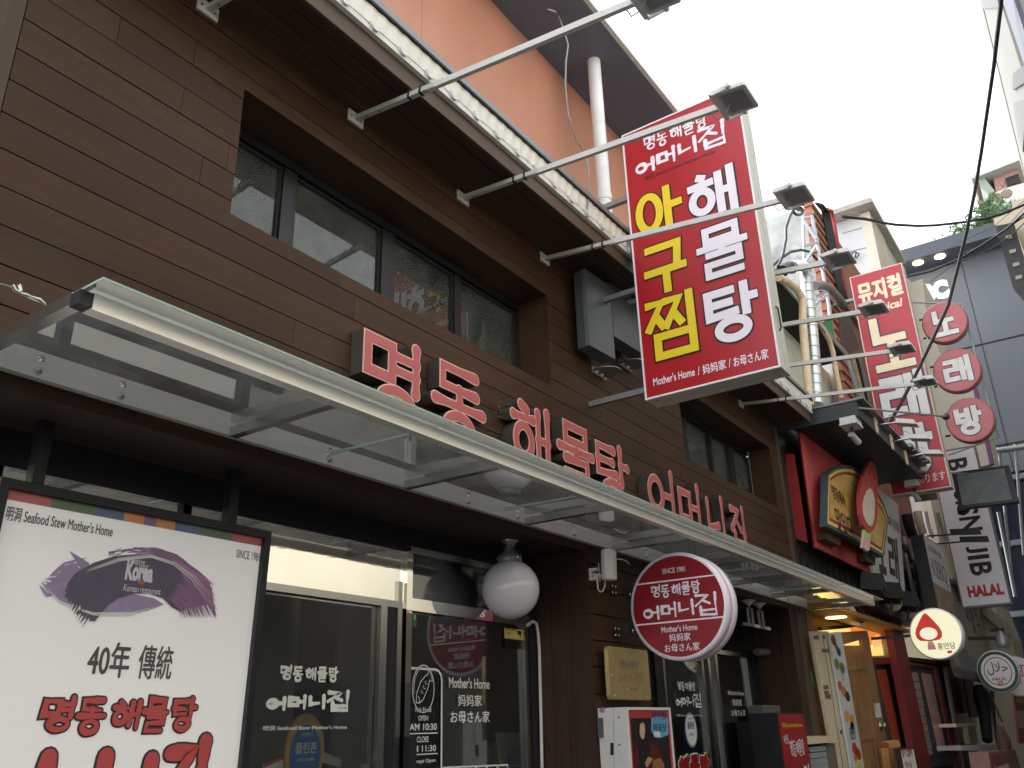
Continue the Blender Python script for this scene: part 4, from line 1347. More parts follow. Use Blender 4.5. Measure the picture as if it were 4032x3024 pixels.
for ch, x, w_, lab in LET:
    t = thing('channel_letter', lab, 'letter', (x+w_/2, 3.59, 1.8), 'red channel letters of the restaurant name')
    b, tr, fc = MB(), MB(), MB()
    k = dict(style='channel')
    H_ = .61
    glyph(b, LF, ch, x, 0, w_, H_, .082, -.004, back=-.105, **k)
    glyph(tr, LF, ch, x, 0, w_, H_, .082, .0, **k)
    glyph(fc, LF, ch, x, 0, w_, H_, .082, .004, grow=-.010, **k)
    b.build('metal_return', m_ret, t); tr.build('trim', m_trim, t); fc.build('face', m_face, t)
    s = MB()
    for (a, c) in ((.25, .3), (.75, .7)): s.cyl(LF.p(x+w_*a, H_*c, -.11), LF.p(x+w_*a, H_*c, -.09), .006, 6)
    if ch == '해':
        for (a, c) in ((-.12, .52), (-.10, .46), (-.14, .40)):
            s.tube([LF.p(x+.06, c, -.05), LF.p(x+a*.5, c-.01, -.03), LF.p(x+a, c-.02, -.03), LF.p(x+a-.005, c+.01, -.03)], .0035, 5)
    s.build('mounting_wire', MT['steel2'], t)

# ================================================================== big red blade sign
SX, SY0, SY1, SZ0, SZ1, STH = 6.37, 2.985, 1.795, 2.61, 5.395, .235
sg = thing('blade_sign', 'tall red blade sign with yellow and white dish names, lit by floodlights', 'sign', (SX+STH/2, 2.4, SZ0))
mb = MB()
mb.box(SX+.004, SX+STH*.5-.004, SY1, SY0, SZ0, SZ1)
mb.box(SX+STH*.5+.004, SX+STH, SY1, SY0, SZ0, SZ1)
mb.box(SX+.05, SX+STH-.05, SY1+.008, SY0-.008, SZ0+.008, SZ1-.008)
mb.build('cabinet', MT['alu'], sg)
mb = MB()
SF = FX(SY0, SZ0, SX)
SW, SH = SY0-SY1, SZ1-SZ0
t = .016
SF.rect(mb, 0, 0, SW, t, .006, .006); SF.rect(mb, 0, SH-t, SW, t, .006, .006); SF.rect(mb, 0, t, t, SH-2*t, .006, .006); SF.rect(mb, SW-t, t, t, SH-2*t, .006, .006)
mb.build('edge_trim', mat('trim_white', S(232, 232, 236), .35, var=.03), sg)
SF.rect(MB(), t, t, SW-2*t, SH-2*t, .001).build('face', MT['red'], sg)
BIG = [('해', .585, 1.50, .45, .52, 'w'), ('물', .625, .945, .445, .49, 'w'), ('탕', .635, .325, .475, .53, 'w'), ('아', .078, 1.56, .475, .49, 'y'), ('구', .085, .935, .445, .51, 'y'), ('찜', .063, .335, .465, .60, 'y')]
mo, mw, my = MB(), MB(), MB()
for ch, x, y, w_, h, c_ in BIG:
    sw_ = .064 if ch == '물' else .074
    if ch == '물': x -= .02; w_ += .04
    glyph(mo, SF, ch, x-.01, y-.01, w_+.02, h+.02, sw_, .003, grow=.015)
    glyph(mw if c_ == 'w' else my, SF, ch, x-.01, y-.01, w_+.02, h+.02, sw_, .007)
mo.build('lettering_outline', MT['ink'], sg); mw.build('white_lettering', MT['swhite'], sg); my.build('yellow_lettering', MT['yellow'], sg)
mb = MB()
word(mb, SF, '명동해물탕', .225, 2.475, .65, .19, .019, .003)
word(mb, SF, '어머니집', .105, 2.235, .91, .27, .034, .003)
txt(mb, SF, "Mother's Home", .089, .11, .385, .075, .003, .014)
txt(mb, SF, '/', .50, .105, .02, .075, .003, .0)
txt(mb, SF, '妈妈家', .545, .10, .205, .085, .003, .018)
txt(mb, SF, '/', .772, .105, .02, .075, .003, .0)
txt(mb, SF, 'お母さん家', .815, .095, .29, .088, .003, .018)
mb.build('small_white_lettering', MT['swhite'], sg)
mb = MB(); txt(mb, SF, "明洞 Seafood Stew Mother's Home", .20, 2.17, .70, .052, .003, .006); mb.build('dark_lettering', mat('dark_red_ink', S(78, 22, 30), .4, var=0), sg)
mb = MB()
for y in (1.87, 2.9): mb.cyl((SX+.06, y, SZ0-.001), (SX+.06, y, SZ0-.003), .008, 8); mb.cyl((SX+.18, y, SZ0-.001), (SX+.18, y, SZ0-.003), .008, 8)
mb.tube([(SX+.1, SY1-.004, SZ0+.35), (SX+.1, SY1-.02, SZ0+.37), (SX+.1, SY1-.02, SZ0+.55), (SX+.1, SY1-.004, SZ0+.57)], .007, 6)
mb.build('fastening', MT['blackm'], sg)
mb = MB()
for zz in (2.75, 3.75): mb.cut(); mb.bar((SX+STH/2, SY0, zz), (SX+STH/2, WY-.002, zz), .05, .05)
mb.cut(); mb.bar((SX+STH/2, SY0, 4.75), (SX+STH/2, TY-.002, 4.75), .05, .05)
mb.build('wall_bracket', MT['galv'], sg)

# two grey column loudspeakers on curved brackets behind the sign
for i, (q0, q1, lab) in enumerate(((z(5, 1610, 690), z(5, 1700, 780), 'grey column speaker nearest the long window, clear of the red sign'), (z(5, 1780, 640), z(5, 1870, 725), 'grey column speaker partly hidden behind the red sign edge'))):
    a, b = Yp(q0, 3.595), Yp(q1, 3.595)
    xm = (a.x+b.x)/2+.03
    zb = a.z-.03
    sp = thing('column_speaker', lab, 'speaker', (xm, 3.45, zb), 'grey column speakers on the timber wall')
    ha, hb = (Yp(z(5, 1602, 450), 3.38), Yp(z(5, 1756, 450), 3.38)) if i == 0 else (Yp(z(5, 1764, 450), 3.38), Yp(z(5, 1950, 450), 3.38))
    pr = [(ha.x+.03, 3.52), (ha.x, 3.42), (ha.x+.005, 3.385), (hb.x-.03, 3.36), (hb.x-.005, 3.39), (hb.x-.005, 3.52)]
    MB().prism([(u, v, zb+.02) for u, v in pr], (0, 0, .78)).build('housing', MT['greymetal'], sp)
    mb = MB()
    for zz in (zb+.775, zb-.03):
        mb.box(xm-.13, xm+.13, 3.585, 3.598, zz-.035, zz+.035)
        mb.prism([(xm+.15*math.cos(t_), 3.56-.19*math.sin(t_), zz-.008) for t_ in [math.pi*k/10 for k in range(11)]], (0, 0, .008))
    mb.build('bracket', MT['galv'], sp)
    mb = MB()
    for u in (-.10, 0, .10):
        mb.cut(); mb.cyl((xm+u, 3.584, zb-.03), (xm+u, 3.574, zb-.03), .013, 8)
    mb.build('bolt', MT['blackm'], sp)

# ================================================================== floodlights on arms under the eave
fl = thing('floodlight', '', 'floodlight', (3.4, 3.598, 3.97), 'arm floodlights along the eave')
x = 3.4
A0, A1 = V3((x, 3.585, 3.965)), V3((x, 1.45, 3.715))
dv = (A1-A0).normalized()
AM = A0+dv*.72
MB().prism([(x+a, 3.584, 3.965+b_) for a, b_ in ((-.07, -.045), (.07, -.045), (.07, .045), (-.07, .045))], (0, .014, 0)).build('mounting_plate', MT['white'], fl)
MB().bar(A0, AM, .036, .036).build('inner_tube', MT['alu'], fl)
MB().bar(AM-dv*.06, A1, .030, .044).build('arm', MT['white'], fl)
mb = MB()
for k in (.50, .60):
    c = A0+dv*k
    mb.obox(c, (.024, 0, 0), dv*.007, dv.cross(V3((1, 0, 0))).normalized()*.026)
    mb.cyl(c+V3((0, 0, .02)), c+V3((0, 0, .06)), .007, 6)
mb.build('cable_clip', MT['blackm'], fl)
mb = MB()
for k in (.10, .22): mb.cyl(A0+dv*k+V3((0, 0, -.0181)), A0+dv*k+V3((0, 0, -.0195)), .006, 8)
for a in (-.045, .045): mb.cyl((x+a, 3.5835, 3.965), (x+a, 3.5825, 3.965), .008, 8)
mb.build('screw_hole', MT['blackm'], fl)
# lamp head tips back toward the wall
hn = dv.cross(V3((1, 0, 0))).normalized()      # where the lens looks
if hn.z > 0: hn = -hn
hu = V3((1, 0, 0))
hv = dv
hc = A1+dv*.125+V3((0, 0, .02))
mb = MB()
a_, b_, c_ = .135, .105, .018
ring = [(-1, -.9), (-.9, -1), (.9, -1), (1, -.9), (1, .9), (.9, 1), (-.9, 1), (-1, .9)]
mb.prism([hc+hu*a_*p+hv*b_*q+hn*c_ for p, q in ring], -hn*c_*1.2)
mb.prism([hc+hu*a_*.8*p+hv*b_*.8*q-hn*c_*.2 for p, q in ring], -hn*.03)
hd = mb.build('lamp_head', MT['white'], fl)
MB().prism([hc+hu*a_*.84*p+hv*b_*.82*q+hn*(c_+.001) for p, q in ring], -hn*.0005).build('bezel', mat('bezel_grey', S(176, 178, 178), .4), hd)
MB().prism([hc+hu*a_*.74*p+hv*b_*.70*q+hv*.004+hn*(c_+.003) for p, q in ring], -hn*.001).build('lens', MT['lens'], hd)
mb = MB()
yk = A1+V3((0, -.005, 0))
mb.bar(yk-hu*(a_+.02), yk+hu*(a_+.02), .03, .006)
for s_ in (-1, 1):
    p0 = yk+hu*s_*(a_+.018)
    p1 = hc+hu*s_*(a_+.018)+hn*.0
    mb.bar(p0, p1, .006, .032, up=hn)
    mb.cyl(p1-hu*s_*.025, p1+hu*s_*.014, .016, 10)
mb.build('yoke', MT['white'], fl)
MB().tube([A1+V3((.0, .05, -.02)), A1+V3((.02, .03, -.07)), A1+V3((.02, -.03, -.06)), hc+V3((0, .02, .02))], .005, 6).build('lead', MT['gwire'], fl)
FL = [(2.185, 'leftmost floodlight arm, only its wall plate in view at the top'), (3.4, 'floodlight arm crossing the sky at the top, second from the left'), (4.604, 'floodlight arm whose lamp stands at the top of the red blade sign'),
      (5.808, 'floodlight arm crossing the middle of the red blade sign'), (7.0, 'floodlight arm coming out from behind the red sign, highest of that group'), (8.2, 'floodlight whose lamp hangs before the word Musical'),
      (9.4, 'floodlight whose lamp hangs before the second cream syllable of the karaoke sign'), (10.617, 'farthest floodlight arm, its plate in view beside the small window')]
for xx, lab in FL:
    o = fl if xx == 3.4 else copy_tree(fl, (xx-3.4, 0, 0))
    o['label'] = lab
    if abs(xx-4.604) < .01: o.rotation_euler.x = -.036
# thin cables hanging over the eave
cq = lambda pts, y: [Yp(z(2, *p), y) for p in pts]
tag(MB().tube(cq([(1340, 62), (1385, 75), (1410, 110)], 3.5)+cq([(1440, 190), (1470, 290), (1455, 400), (1452, 560), (1470, 740), (1520, 900), (1580, 1000)], 3.3)+cq([(1600, 1080), (1603, 1200), (1600, 1300), (1592, 1405)], 3.03), .009, 6).build('hanging_cable', MT['gwire']), 'thin cable hanging from the upper roof past the downpipe', 'cable')
# opposite row of buildings, seen only mirrored in glass and steel
op = thing('opposite_building', 'cream building across the lane, mirrored in the steel header and canopy', 'building', (6, -5, -1.6))
mb = MB()
mb.box(-14, 24, -9, -3.4, -1.6, 4.2)
mb.box(-14, 24, -9, -3.3, 4.2, 4.4)
mb.box(-14, 24, -9, -3.4, 4.4, 7.2)
mb.build('wall', MT['creamwall'], op)
mb = MB(); mb.box(-14, 24, -3.39, -3.34, -1.6, 2.2)  # unseen dark shopfront band, added to darken the reflection in the door glass
mb.build('reflection_dark_band', mat('reflection_dark_brown', S(74, 68, 62), .6, var=.2, scale=1), op)
mb = MB()
for k in range(12):
    mb.cut(); mb.box(-12+k*2.8, -10.6+k*2.8, -3.402, -3.38, 4.9, 6.2)
    mb.cut(); mb.box(-12.6+k*2.8, -10.4+k*2.8, -3.338, -3.33, -1.5, .9)
mb.build('window', mat('dark_pane', S(60, 64, 66), .1), op)

# ================================================================== second doorway of the restaurant
mb = MB()
mb.box(7.3, 12.0, GY-.02, GY+.06, 1.18, 1.377)
mb.box(7.3, 7.42, GY-.02, GY+.06, -1.6, 1.2)
xs = [Yp(qm(a, b_), GY).x for a, b_ in ((785, 330), (870, 350), (1240, 420), (1300, 400), (1375, 350))]
mb.box(xs[0], xs[1]-.04, GY-.02, GY+.05, -1.6, 1.18)
mb.box(xs[2]+.05, xs[3], GY-.02, GY+.05, -1.6, 1.18)
mb.box(11.3, 11.42, GY-.02, GY+.05, -1.6, 1.2)
mb.build('second_shopfront_frame', MT['black'], bld)
mb = MB()
for a in (xs[1]-.04, xs[2], xs[3], xs[4]-.02):
    mb.cut(); mb.box(a, a+.05, GY-.03, GY+.03, -1.6, .78)
mb.cut(); mb.box(7.42, 11.3, GY-.028, GY+.02, .78, .83)
mb.cut(); mb.box(11.02, 11.06, GY-.03, GY+.03, -1.6, .78)
mb.build('steel_door_rail', MT['steel2'], bld)
mb = MB()
mb.box(7.42, 11.3, GY+.002, GY+.012, -1.6, 1.18)
mb.build('shop_glass', MT['glassd'], bld)
dc = MB()
gg = FY(0, 0, GY-.002)
b = box_of(qm(1025, 620), qm(1195, 620), qm(1060, 570), qm(1060, 665)); word(dc, gg, '명동해물탕', b[0], b[1], b[2], b[3], .013, .002)
b = box_of(qm(1005, 760), qm(1250, 770), qm(1060, 680), qm(1060, 825)); word(dc, gg, '어머니집', b[0], b[1], b[2], b[3], .022, .002)
b = box_of(qm(1015, 890), qm(1258, 895), qm(1060, 875), qm(1060, 912)); txt(dc, gg, "明洞 Seafood Stew Mother's Home", b[0], b[1], b[2], b[3]*.6, .002, .014)
b = box_of(qm(1515, 680), qm(1665, 685), qm(1560, 650), qm(1560, 705)); txt(dc, gg, "Mother's Home", b[0], b[1], b[2], b[3]*.8, .002, .018)
b = box_of(qm(1555, 770), qm(1645, 775), qm(1600, 735), qm(1600, 810)); txt(dc, gg, '妈妈家', b[0], b[1], b[2], b[3]*.85, .002, .022)
b = box_of(qm(1545, 870), qm(1682, 875), qm(1600, 835), qm(1600, 908)); txt(dc, gg, 'お母さん家', b[0], b[1], b[2], b[3]*.85, .002, .022)
dc.build('door_lettering', MT['decal'], bld)
b = box_of(qm(1030, 1320), qm(1325, 1320), qm(1200, 1180), qm(1200, 1440))
d1, d2 = MB(), MB()
word(d1, gg, '해물탕', b[0], b[1]-.1, b[2], b[3], .058, .003, grow=.012)
word(d2, gg, '해물탕', b[0], b[1]-.1, b[2], b[3], .058, .007)
d1.build('red_lettering_outline', MT['decal'], bld); d2.build('red_lettering', mat('decal_red', S(150, 28, 34), .5), bld)
c = Yp(qm(1158, 1042), GY-.004)
ov = thing('oval_sticker', 'white oval sticker with blue ring on the second doorway glass', 'sticker', c)
el_ = lambda k, d: [c+V3((.155*k*math.cos(t*.196), d, .175*k*math.sin(t*.196))) for t in range(32)]
MB().prism(el_(1, 0), (0, .003, 0)).build('ring', mat('sticker_blue', S(84, 130, 190), .4), ov)
MB().prism(el_(.88, -.002), (0, .001, 0)).build('disc', MT['decal'], ov)
mb = MB(); f_ = FY(c.x, c.z, c.y-.003)
txt(mb, f_, '클린존', -.09, .01, .18, .07, .002, .03); txt(mb, f_, '코로나19', -.06, .10, .12, .025, .002, .01); txt(mb, f_, '우리업소', -.07, -.06, .14, .03, .002, .01)
mb.build('sticker_print', mat('sticker_navy', S(60, 84, 150), .5), ov)
# end wall of the recess, corner post, pipe
mb = MB()
for i in range(4):
    a = 3.64+i*.125
    mb.box(11.42, 11.5, a, a+.122, -1.6, 1.376, rnd.random())
mb.build('recess_end_boards', MT['woodz'], bld)
MB().box(11.70, 12.03, 3.597, 3.64, -1.6, 1.372, .9).build('corner_post', MT['fascia'], bld)
MB().box(11.43, 11.72, 3.605, 3.64, -1.6, 1.376, .3).build('corner_post_inner', MT['woodz'], bld)
pp_ = [Yp(q7(*p), 3.95) for p in ((880, 845), (1050, 848), (1240, 850), (1300, 835), (1312, 760), (1290, 690), (1290, 640))]
pi = thing('drain_pipe', 'grey elbow pipe inside the second doorway recess', 'pipe', pp_[2])
MB().tube(pp_, .045, 10).build('pipe', mat('pipe_grey', S(104, 98, 96), .6), pi)
mb = MB()
for i in (1, 5): mb.tube([pp_[i]+(pp_[i]-pp_[i-1]).normalized()*(-.03), pp_[i]+(pp_[i]-pp_[i-1]).normalized()*.03], .054, 10)
mb.build('pipe_collar', MT['blackm'], pi)
# twin spotlight heads under the recess ceiling
for k, (q, lab) in enumerate(((q7(790, 280), 'left of the twin grey spotlights under the canopy, before the second door'), (q7(920, 315), 'right of the twin grey spotlights under the canopy, before the second door'))):
    c = Yp(q, 3.7)
    tp = V3((c.x, c.y, 1.376))
    sp = thing('twin_spotlight', lab, 'spotlight', tp, 'grey spotlights under the recess ceiling')
    mb = MB(); mb.lathe(tp, (0, 0, -1), [(.085, 0), (.085, .01), (.04, .035), (.02, .06), (.01, .07)], 16)
    mb.build('ceiling_rose', MT['whiteplastic'], sp)
    mb = MB()
    hy = tp.z-.27
    for s_ in (-1, 1): mb.bar(tp+V3((s_*.07, 0, -.09)), V3((tp.x+s_*.07, tp.y, hy)), .006, .03)
    mb.bar(tp+V3((-.073, 0, -.09)), tp+V3((.073, 0, -.09)), .03, .006)
    mb.build('yoke', MT['alu'], sp)
    MB().prism([V3((tp.x+a, tp.y+b_, hy+b_*.25)) for a, b_ in ((-.09, -.075), (.09, -.075), (.09, .075), (-.09, .075))], (0, 0, -.035)).build('lamp_head', MT['alu'], sp)
# red menu kiosk
KY = 3.35
kq = [Yp(q, KY) for q in (z(9, 622, 1312), z(9, 782, 1305), z(9, 830, 1659), z(9, 672, 1659))]
kx0, kx1 = kq[0].x, kq[1].x
kt = (kq[0].z+kq[1].z)/2
kz = thing('menu_kiosk', 'black upright kiosk with a red menu panel before the second doorway', 'kiosk', (kx0, KY, -1.6))
k0 = Yp(z(9, 410, 1320), 3.9)
MB().box(kx0-.012, kx1+.012, KY+.012, KY+.33, -1.6, kt+.015).build('case', MT['black'], kz)
MB().box(kx0, kx1, KY, KY+.011, -1.55, kt).build('panel', mat('kiosk_red', S(150, 30, 34), .5, var=.05), kz)
kf = FY(kx0, -1.55, KY)
KW, KH = kx1-kx0, kt+1.55
mb = MB()
txt(mb, kf, "明洞 Seafood Stew Mother's Home", KW*.08, KH-.14, KW*.8, .05, .002, .01)
txt(mb, kf, '妈妈家 / お母さん家', KW*.2, KH-1.0, KW*.66, .12, .002, .02)
mb.build('yellow_print', MT['yellow'], kz)
mb = MB()
word(mb, kf, '명동해물탕', KW*.26, KH-.44, KW*.56, .18, .015, .003)
word(mb, kf, '어머니집', KW*.16, KH-.82, KW*.74, .3, .024, .003)
txt(mb, kf, '40년 전통', KW*.06, KH-.30, KW*.18, .09, .002, .01)
mb.build('white_lettering', MT['swhite'], kz)
tk = thing('ticket_machine', 'tall black machine with grey top behind the red menu panel', 'machine', (k0.x, 3.9, -1.6))
ta, tb_ = Yp(z(9, 515, 1250), 3.88), Yp(z(9, 740, 1250), 3.88)
MB().box(ta.x-.45, tb_.x, 3.88, 4.06, -1.6, ta.z-.19).build('case', MT['black'], tk)
MB().box(ta.x, tb_.x, 3.88, 4.05, ta.z-.188, ta.z).build('top_panel', mat('panel_grey', S(104, 104, 102), .5), tk)

# ================================================================== second shop: red corrugated front, teal awning
s2 = thing('dessert_shop', 'narrow shop with red corrugated fascia and teal roof past the restaurant', 'building', (14.5, 4.5, -1.6))
X0 = 12.36
mb = MB()
n = 176
Ytop, Ybot = 3.38, 3.42
zt_, zb_ = 4.06, 2.30
vs, fs = [], []
for i in range(n*4+1):
    x = 12.42+(16.75-12.42)*i/(n*4)
    o = .034*math.sin(2*math.pi*i/18)
    vs += [(x, Ytop+o, zt_), (x, Ybot+o, zb_)]
for i in range(n*4): fs.append((2*i, 2*i+1, 2*i+3, 2*i+2))
mb.add(vs, fs, .5, True)
mb.build('corrugated_fascia', MT['corr'], s2)
slab([z8(190, 270), z8(300, 280), z8(470, 1385), z8(275, 1310)], 'x', 12.42, .02, 'red_return_board', mat('faded_red_board', S(150, 36, 38), .6, var=.15, dirt=S(96, 26, 28), dirt_amt=.5), s2)
MB().box(12.06, 17.0, 3.66, 3.75, 1.52, 4.3).build('dark_wall', mat('dark_batten', S(44, 42, 40), .7, var=.2), s2)
mb = MB()
for i in range(14): mb.box(12.42+i*.33, 12.44+i*.33, 3.63, 3.66, 1.5, 2.3)
mb.build('batten', MT['blackm'], s2)
slab([z8(70, 60), z8(190, 90), z8(190, 160), z8(110, 180), z8(80, 150)], 'y', 3.62, .03, 'teal_flap', mat('teal_flap', S(28, 84, 80), .6), s2)
# teal awning box
AWZ = 4.0
mb = MB()
for i in range(6):
    a = 2.50+i*.152
    mb.box(12.22, 16.45, a, a+.149, AWZ+(i % 2)*.002, AWZ+.03)
mb.build('awning_soffit', MT['teal'], s2)
mb = MB()
mb.box(12.20, 16.5, 2.46, 2.497, AWZ-.01, AWZ+.215)
mb.box(12.18, 12.219, 2.46, 3.6, AWZ-.01, AWZ+.215)
mb.build('awning_fascia', MT['tealtrim'], s2)
mb = MB()
mb.box(12.16, 16.55, 2.36, 3.6, AWZ+.217, AWZ+.245)
for i in range(5): mb.box(15.0+i*.28, 15.2+i*.28, 2.30-.01*i, 2.36, AWZ+.20, AWZ+.26)
mb.build('awning_roof', MT['flash'], s2)
def spot(q, lab):
    c = Zp(q, AWZ)
    o = thing('camera_box', lab, 'junction box', c, 'white boxes under the teal awning')
    mb = MB()
    mb.box(c.x-.17, c.x+.17, c.y-.11, c.y+.11, AWZ-.09, AWZ-.002); mb.box(c.x-.18, c.x+.18, c.y-.12, c.y+.12, AWZ-.115, AWZ-.09)
    mb.build('box', MT['white'], o)
    mb = MB()
    mb.cyl((c.x, c.y, AWZ-.115), (c.x, c.y, AWZ-.2), .02, 8); mb.tube([(c.x, c.y, AWZ-.17), (c.x+.05, c.y, AWZ-.24)], .03, 8)
    mb.build('camera_joint', MT['blackm'], o)
    MB().tube([(c.x-.03, c.y+.02, AWZ-.22), (c.x+.16, c.y-.02, AWZ-.31)], [.045, .05], 12).build('camera_body', mat('camera_white', S(170, 172, 170), .4, var=.1), o)
spot(z(6, 1085, 1060), 'white junction box and camera under the near end of the teal awning')
spot(z(6, 1488, 1462), 'white junction box and camera under the far end of the teal awning')
for q, q2, lab in ((z(6, 1248, 1098), z(6, 1400, 1078), 'first white lamp on the teal awning edge, nearest the timber wall'), (z(6, 1348, 1203), z(6, 1490, 1178), 'middle white lamp on the teal awning edge'), (z(6, 1443, 1305), z(6, 1580, 1278), 'third white lamp on the teal awning edge, at its far end')):
    a = Yp(q, 2.455)
    b = Xp(q2, a.x)
    o = thing('awning_lamp', lab, 'lamp', a, 'white lamps on the teal awning')
    MB().prism([a+V3((u, 0, v)) for u, v in ((-.05, .11), (.06, .10), (.05, -.03), (.02, -.14), (-.03, -.12))], (0, -.03, 0)).build('foot', MT['cream'], o)
    MB().cyl(a, b, .017, 8).build('stem', MT['steel2'], o)
    f = (b-a).normalized()
    mb = MB()
    c = b+f*.06
    up_ = V3((0, 0, 1))
    mb.prism([c+f*u+V3((.09*v, 0, .05*s_)) for u, v, s_ in ((-.08, -1, .9), (.16, -1, -.2), (.16, 1, -.2), (-.08, 1, .9))], (0, 0, -.05))
    mb.prism([c+f*u+V3((.11*v, 0, .05*s_-.052)) for u, v, s_ in ((-.09, -1, .9), (.19, -1, -.35), (.19, 1, -.35), (-.09, 1, .9))], (0, 0, -.02))
    mb.build('head', MT['white'], o)
    MB().tube([b, b+V3((0, .04, .1)), b+V3((-.05, .1, .12)), b+V3((-.06, .12, .03))], .006, 5).build('lead', MT['gwire'], o)
for q, q2, lab in ((z(6, 1140, 985), z(6, 1705, 1040), 'upper thin rod with a dark ball, over the lowest disc sign'), (z(6, 1530, 1395), z(6, 1995, 1420), 'lower thin rod with a dark ball, before the black framed screen')):
    a = Yp(q, 2.455)
    b = Yp(q2, 1.75)
    o = thing('ball_rod', lab, 'rod', a, 'ball tipped rods on the teal awning')
    MB().cyl(a, b, .017, 8).build('rod', MT['gwire'] if q[1] < 2000 else MT['black'], o)
    MB().sphere(b, .062, 16, 10).build('ball', mat('ball_black', S(50, 50, 56), .35), o)
# yellow shop board with arched ends, and a plain strawberry cut-out before it
bo = thing('shop_board', 'yellow notched shop name board on the red corrugated front', 'sign', Yp(z8(900, 1100), 3.2))
def fs_(pts, y, th, nm, m): return MB().prism([Yp(z8(*p), y) for p in pts], (0, th, 0)).build(nm, m, bo)
oL = [(705, 1175), (722, 530), (760, 490), (830, 440), (920, 415), (1010, 420), (1120, 480), (1200, 560), (1330, 740), (1420, 900), (1478, 1075), (1412, 1560), (1060, 1350), (900, 1270)]
fs_(oL, 3.13, .10, 'outer_edge', mat('board_slate', S(62, 84, 90), .5, var=.1))
yL = [(718, 1140), (735, 545), (830, 480), (920, 458), (1010, 465), (1105, 515), (1200, 600), (1320, 770), (1410, 930), (1462, 1085), (1402, 1515), (1060, 1315), (900, 1230)]
fs_(yL, 3.126, .003, 'yellow_band', mat('board_cream', S(226, 200, 116), .5, var=.08))
rL = [(735, 1100), (745, 575), (840, 515), (920, 498), (1000, 503), (1090, 545), (1190, 640), (1305, 800), (1400, 960), (1452, 1090), (1395, 1480), (1060, 1275), (900, 1190)]
fs_(rL, 3.122, .003, 'red_line', mat('board_red', S(160, 52, 52), .5, var=.1))
iL = [(742, 1070), (752, 610), (840, 548), (920, 530), (1000, 535), (1085, 580), (1180, 675), (1295, 835), (1390, 985), (1440, 1095), (1385, 1440), (1060, 1235), (900, 1150)]
fs_(iL, 3.118, .003, 'inner_panel', MT['yboard'])
p0, p1 = Yp(z8(780, 790), 3.115), Yp(z8(930, 860), 3.115)
sl_ = Fr((p0.x, 3.115, p0.z-.05), (1, 0, -.02), (0, 0, 1))
mb = MB(); txt(mb, sl_, '명동에서', 0, .0, p1.x-p0.x, .22, .001, .02)
p0, p1 = Yp(z8(800, 1010), 3.115), Yp(z8(985, 1010), 3.115)
txt(mb, sl_, '맛있다', p0.x-sl_.O.x+.05, -.46, p1.x-p0.x, .34, .001, .02)
mb.build('brush_lettering', MT['ink'], bo)
mb = MB()
for pts in ([(700, 1230), (880, 1320), (880, 1420), (700, 1335)], [(1190, 1500), (1310, 1560), (1310, 1659), (1190, 1600)]): mb.cut(); mb.prism([Yp(z8(*p), 3.25) for p in pts], (0, .12, 0))
mb.build('mounting_block', mat('block_brown', S(84, 62, 46), .7), bo)
sb = thing('strawberry_board', 'tall red strawberry shaped cut-out standing before the yellow board', 'sign', Yp(z8(1230, 1000), 2.95))
def sp_(pts, y, th, nm, m): return MB().prism([Yp(z8(*p), y) for p in pts], (0, th, 0)).build(nm, m, sb)
sp_([(1275, 350), (1305, 380), (1325, 480), (1338, 620), (1342, 800), (1340, 960), (1325, 1110), (1295, 1215), (1250, 1255), (1205, 1235), (1160, 1160), (1128, 1030), (1115, 850), (1125, 720), (1160, 570), (1210, 440), (1250, 370)], 2.92, .05, 'red_body', mat('berry_red', S(176, 62, 60), .5, var=.05))
sp_([(1245, 700), (1280, 740), (1302, 830), (1308, 930), (1300, 1060), (1275, 1165), (1240, 1175), (1195, 1120), (1160, 1030), (1150, 930), (1165, 830), (1200, 740)], 2.916, .003, 'pale_oval', mat('berry_cream', S(206, 194, 178), .6, var=.12, scale=3))
mb = MB()
for (u, v) in ((1238, 515), (1298, 570), (1190, 600), (1265, 602), (1318, 700), (1275, 455)):
    c = Yp(z8(u, v), 2.915)
    mb.prism([c+V3((.022*math.cos(t*.785), 0, .038*math.sin(t*.785))) for t in range(8)], (0, .003, 0))
mb.build('seed', mat('seed_brown', S(90, 36, 30)), sb)
sp_([(1180, 1215), (1215, 1255), (1255, 1258), (1250, 1330), (1172, 1300)], 2.93, .04, 'green_collar', mat('collar_green', S(170, 200, 130), .5))
sp_([(1172, 1302), (1250, 1332), (1240, 1470), (1215, 1490), (1155, 1440)], 2.93, .04, 'pink_stem', mat('stem_pink', S(214, 168, 168), .5))
sp_([(1180, 1470), (1205, 1485), (1200, 1590), (1175, 1580)], 3.0, .03, 'support_post', MT['blackm'])
# black stage lamps along the shop roof edge
for i, (q, lab) in enumerate(((r5(250, 940), 'nearest black lamp on the low roof edge under the red front'), (r5(480, 1050), 'middle black lamp on the low roof edge, beside a white globe'), (r5(700, 1160), 'farthest black lamp on the low roof edge above the oval lit sign'))):
    c = Yp(q, 3.0)
    o = thing('roof_lamp', lab, 'lamp', c, 'black lamps on the low roof edge')
    MB().obox(c, (.17, .03, -.03), (0, .15, .03), (.03, -.02, .12)).build('head', MT['blackm'], o)
    MB().prism([c+V3((.06, -.16, -.02))+V3((.10*math.cos(t*.4), 0, .09*math.sin(t*.4))) for t in range(16)], (0, .02, 0)).build('hood', MT['black'], o)
    MB().bar(c+V3((0, 0, -.1)), c+V3((0, .05, -.32)), .04, .04).build('stem', MT['black'], o)
    if i: MB().sphere(c+V3((.32, .05, -.12)), .13, 16, 10).build('globe_shade', mat('shade_cream', S(206, 196, 176), .5), o)

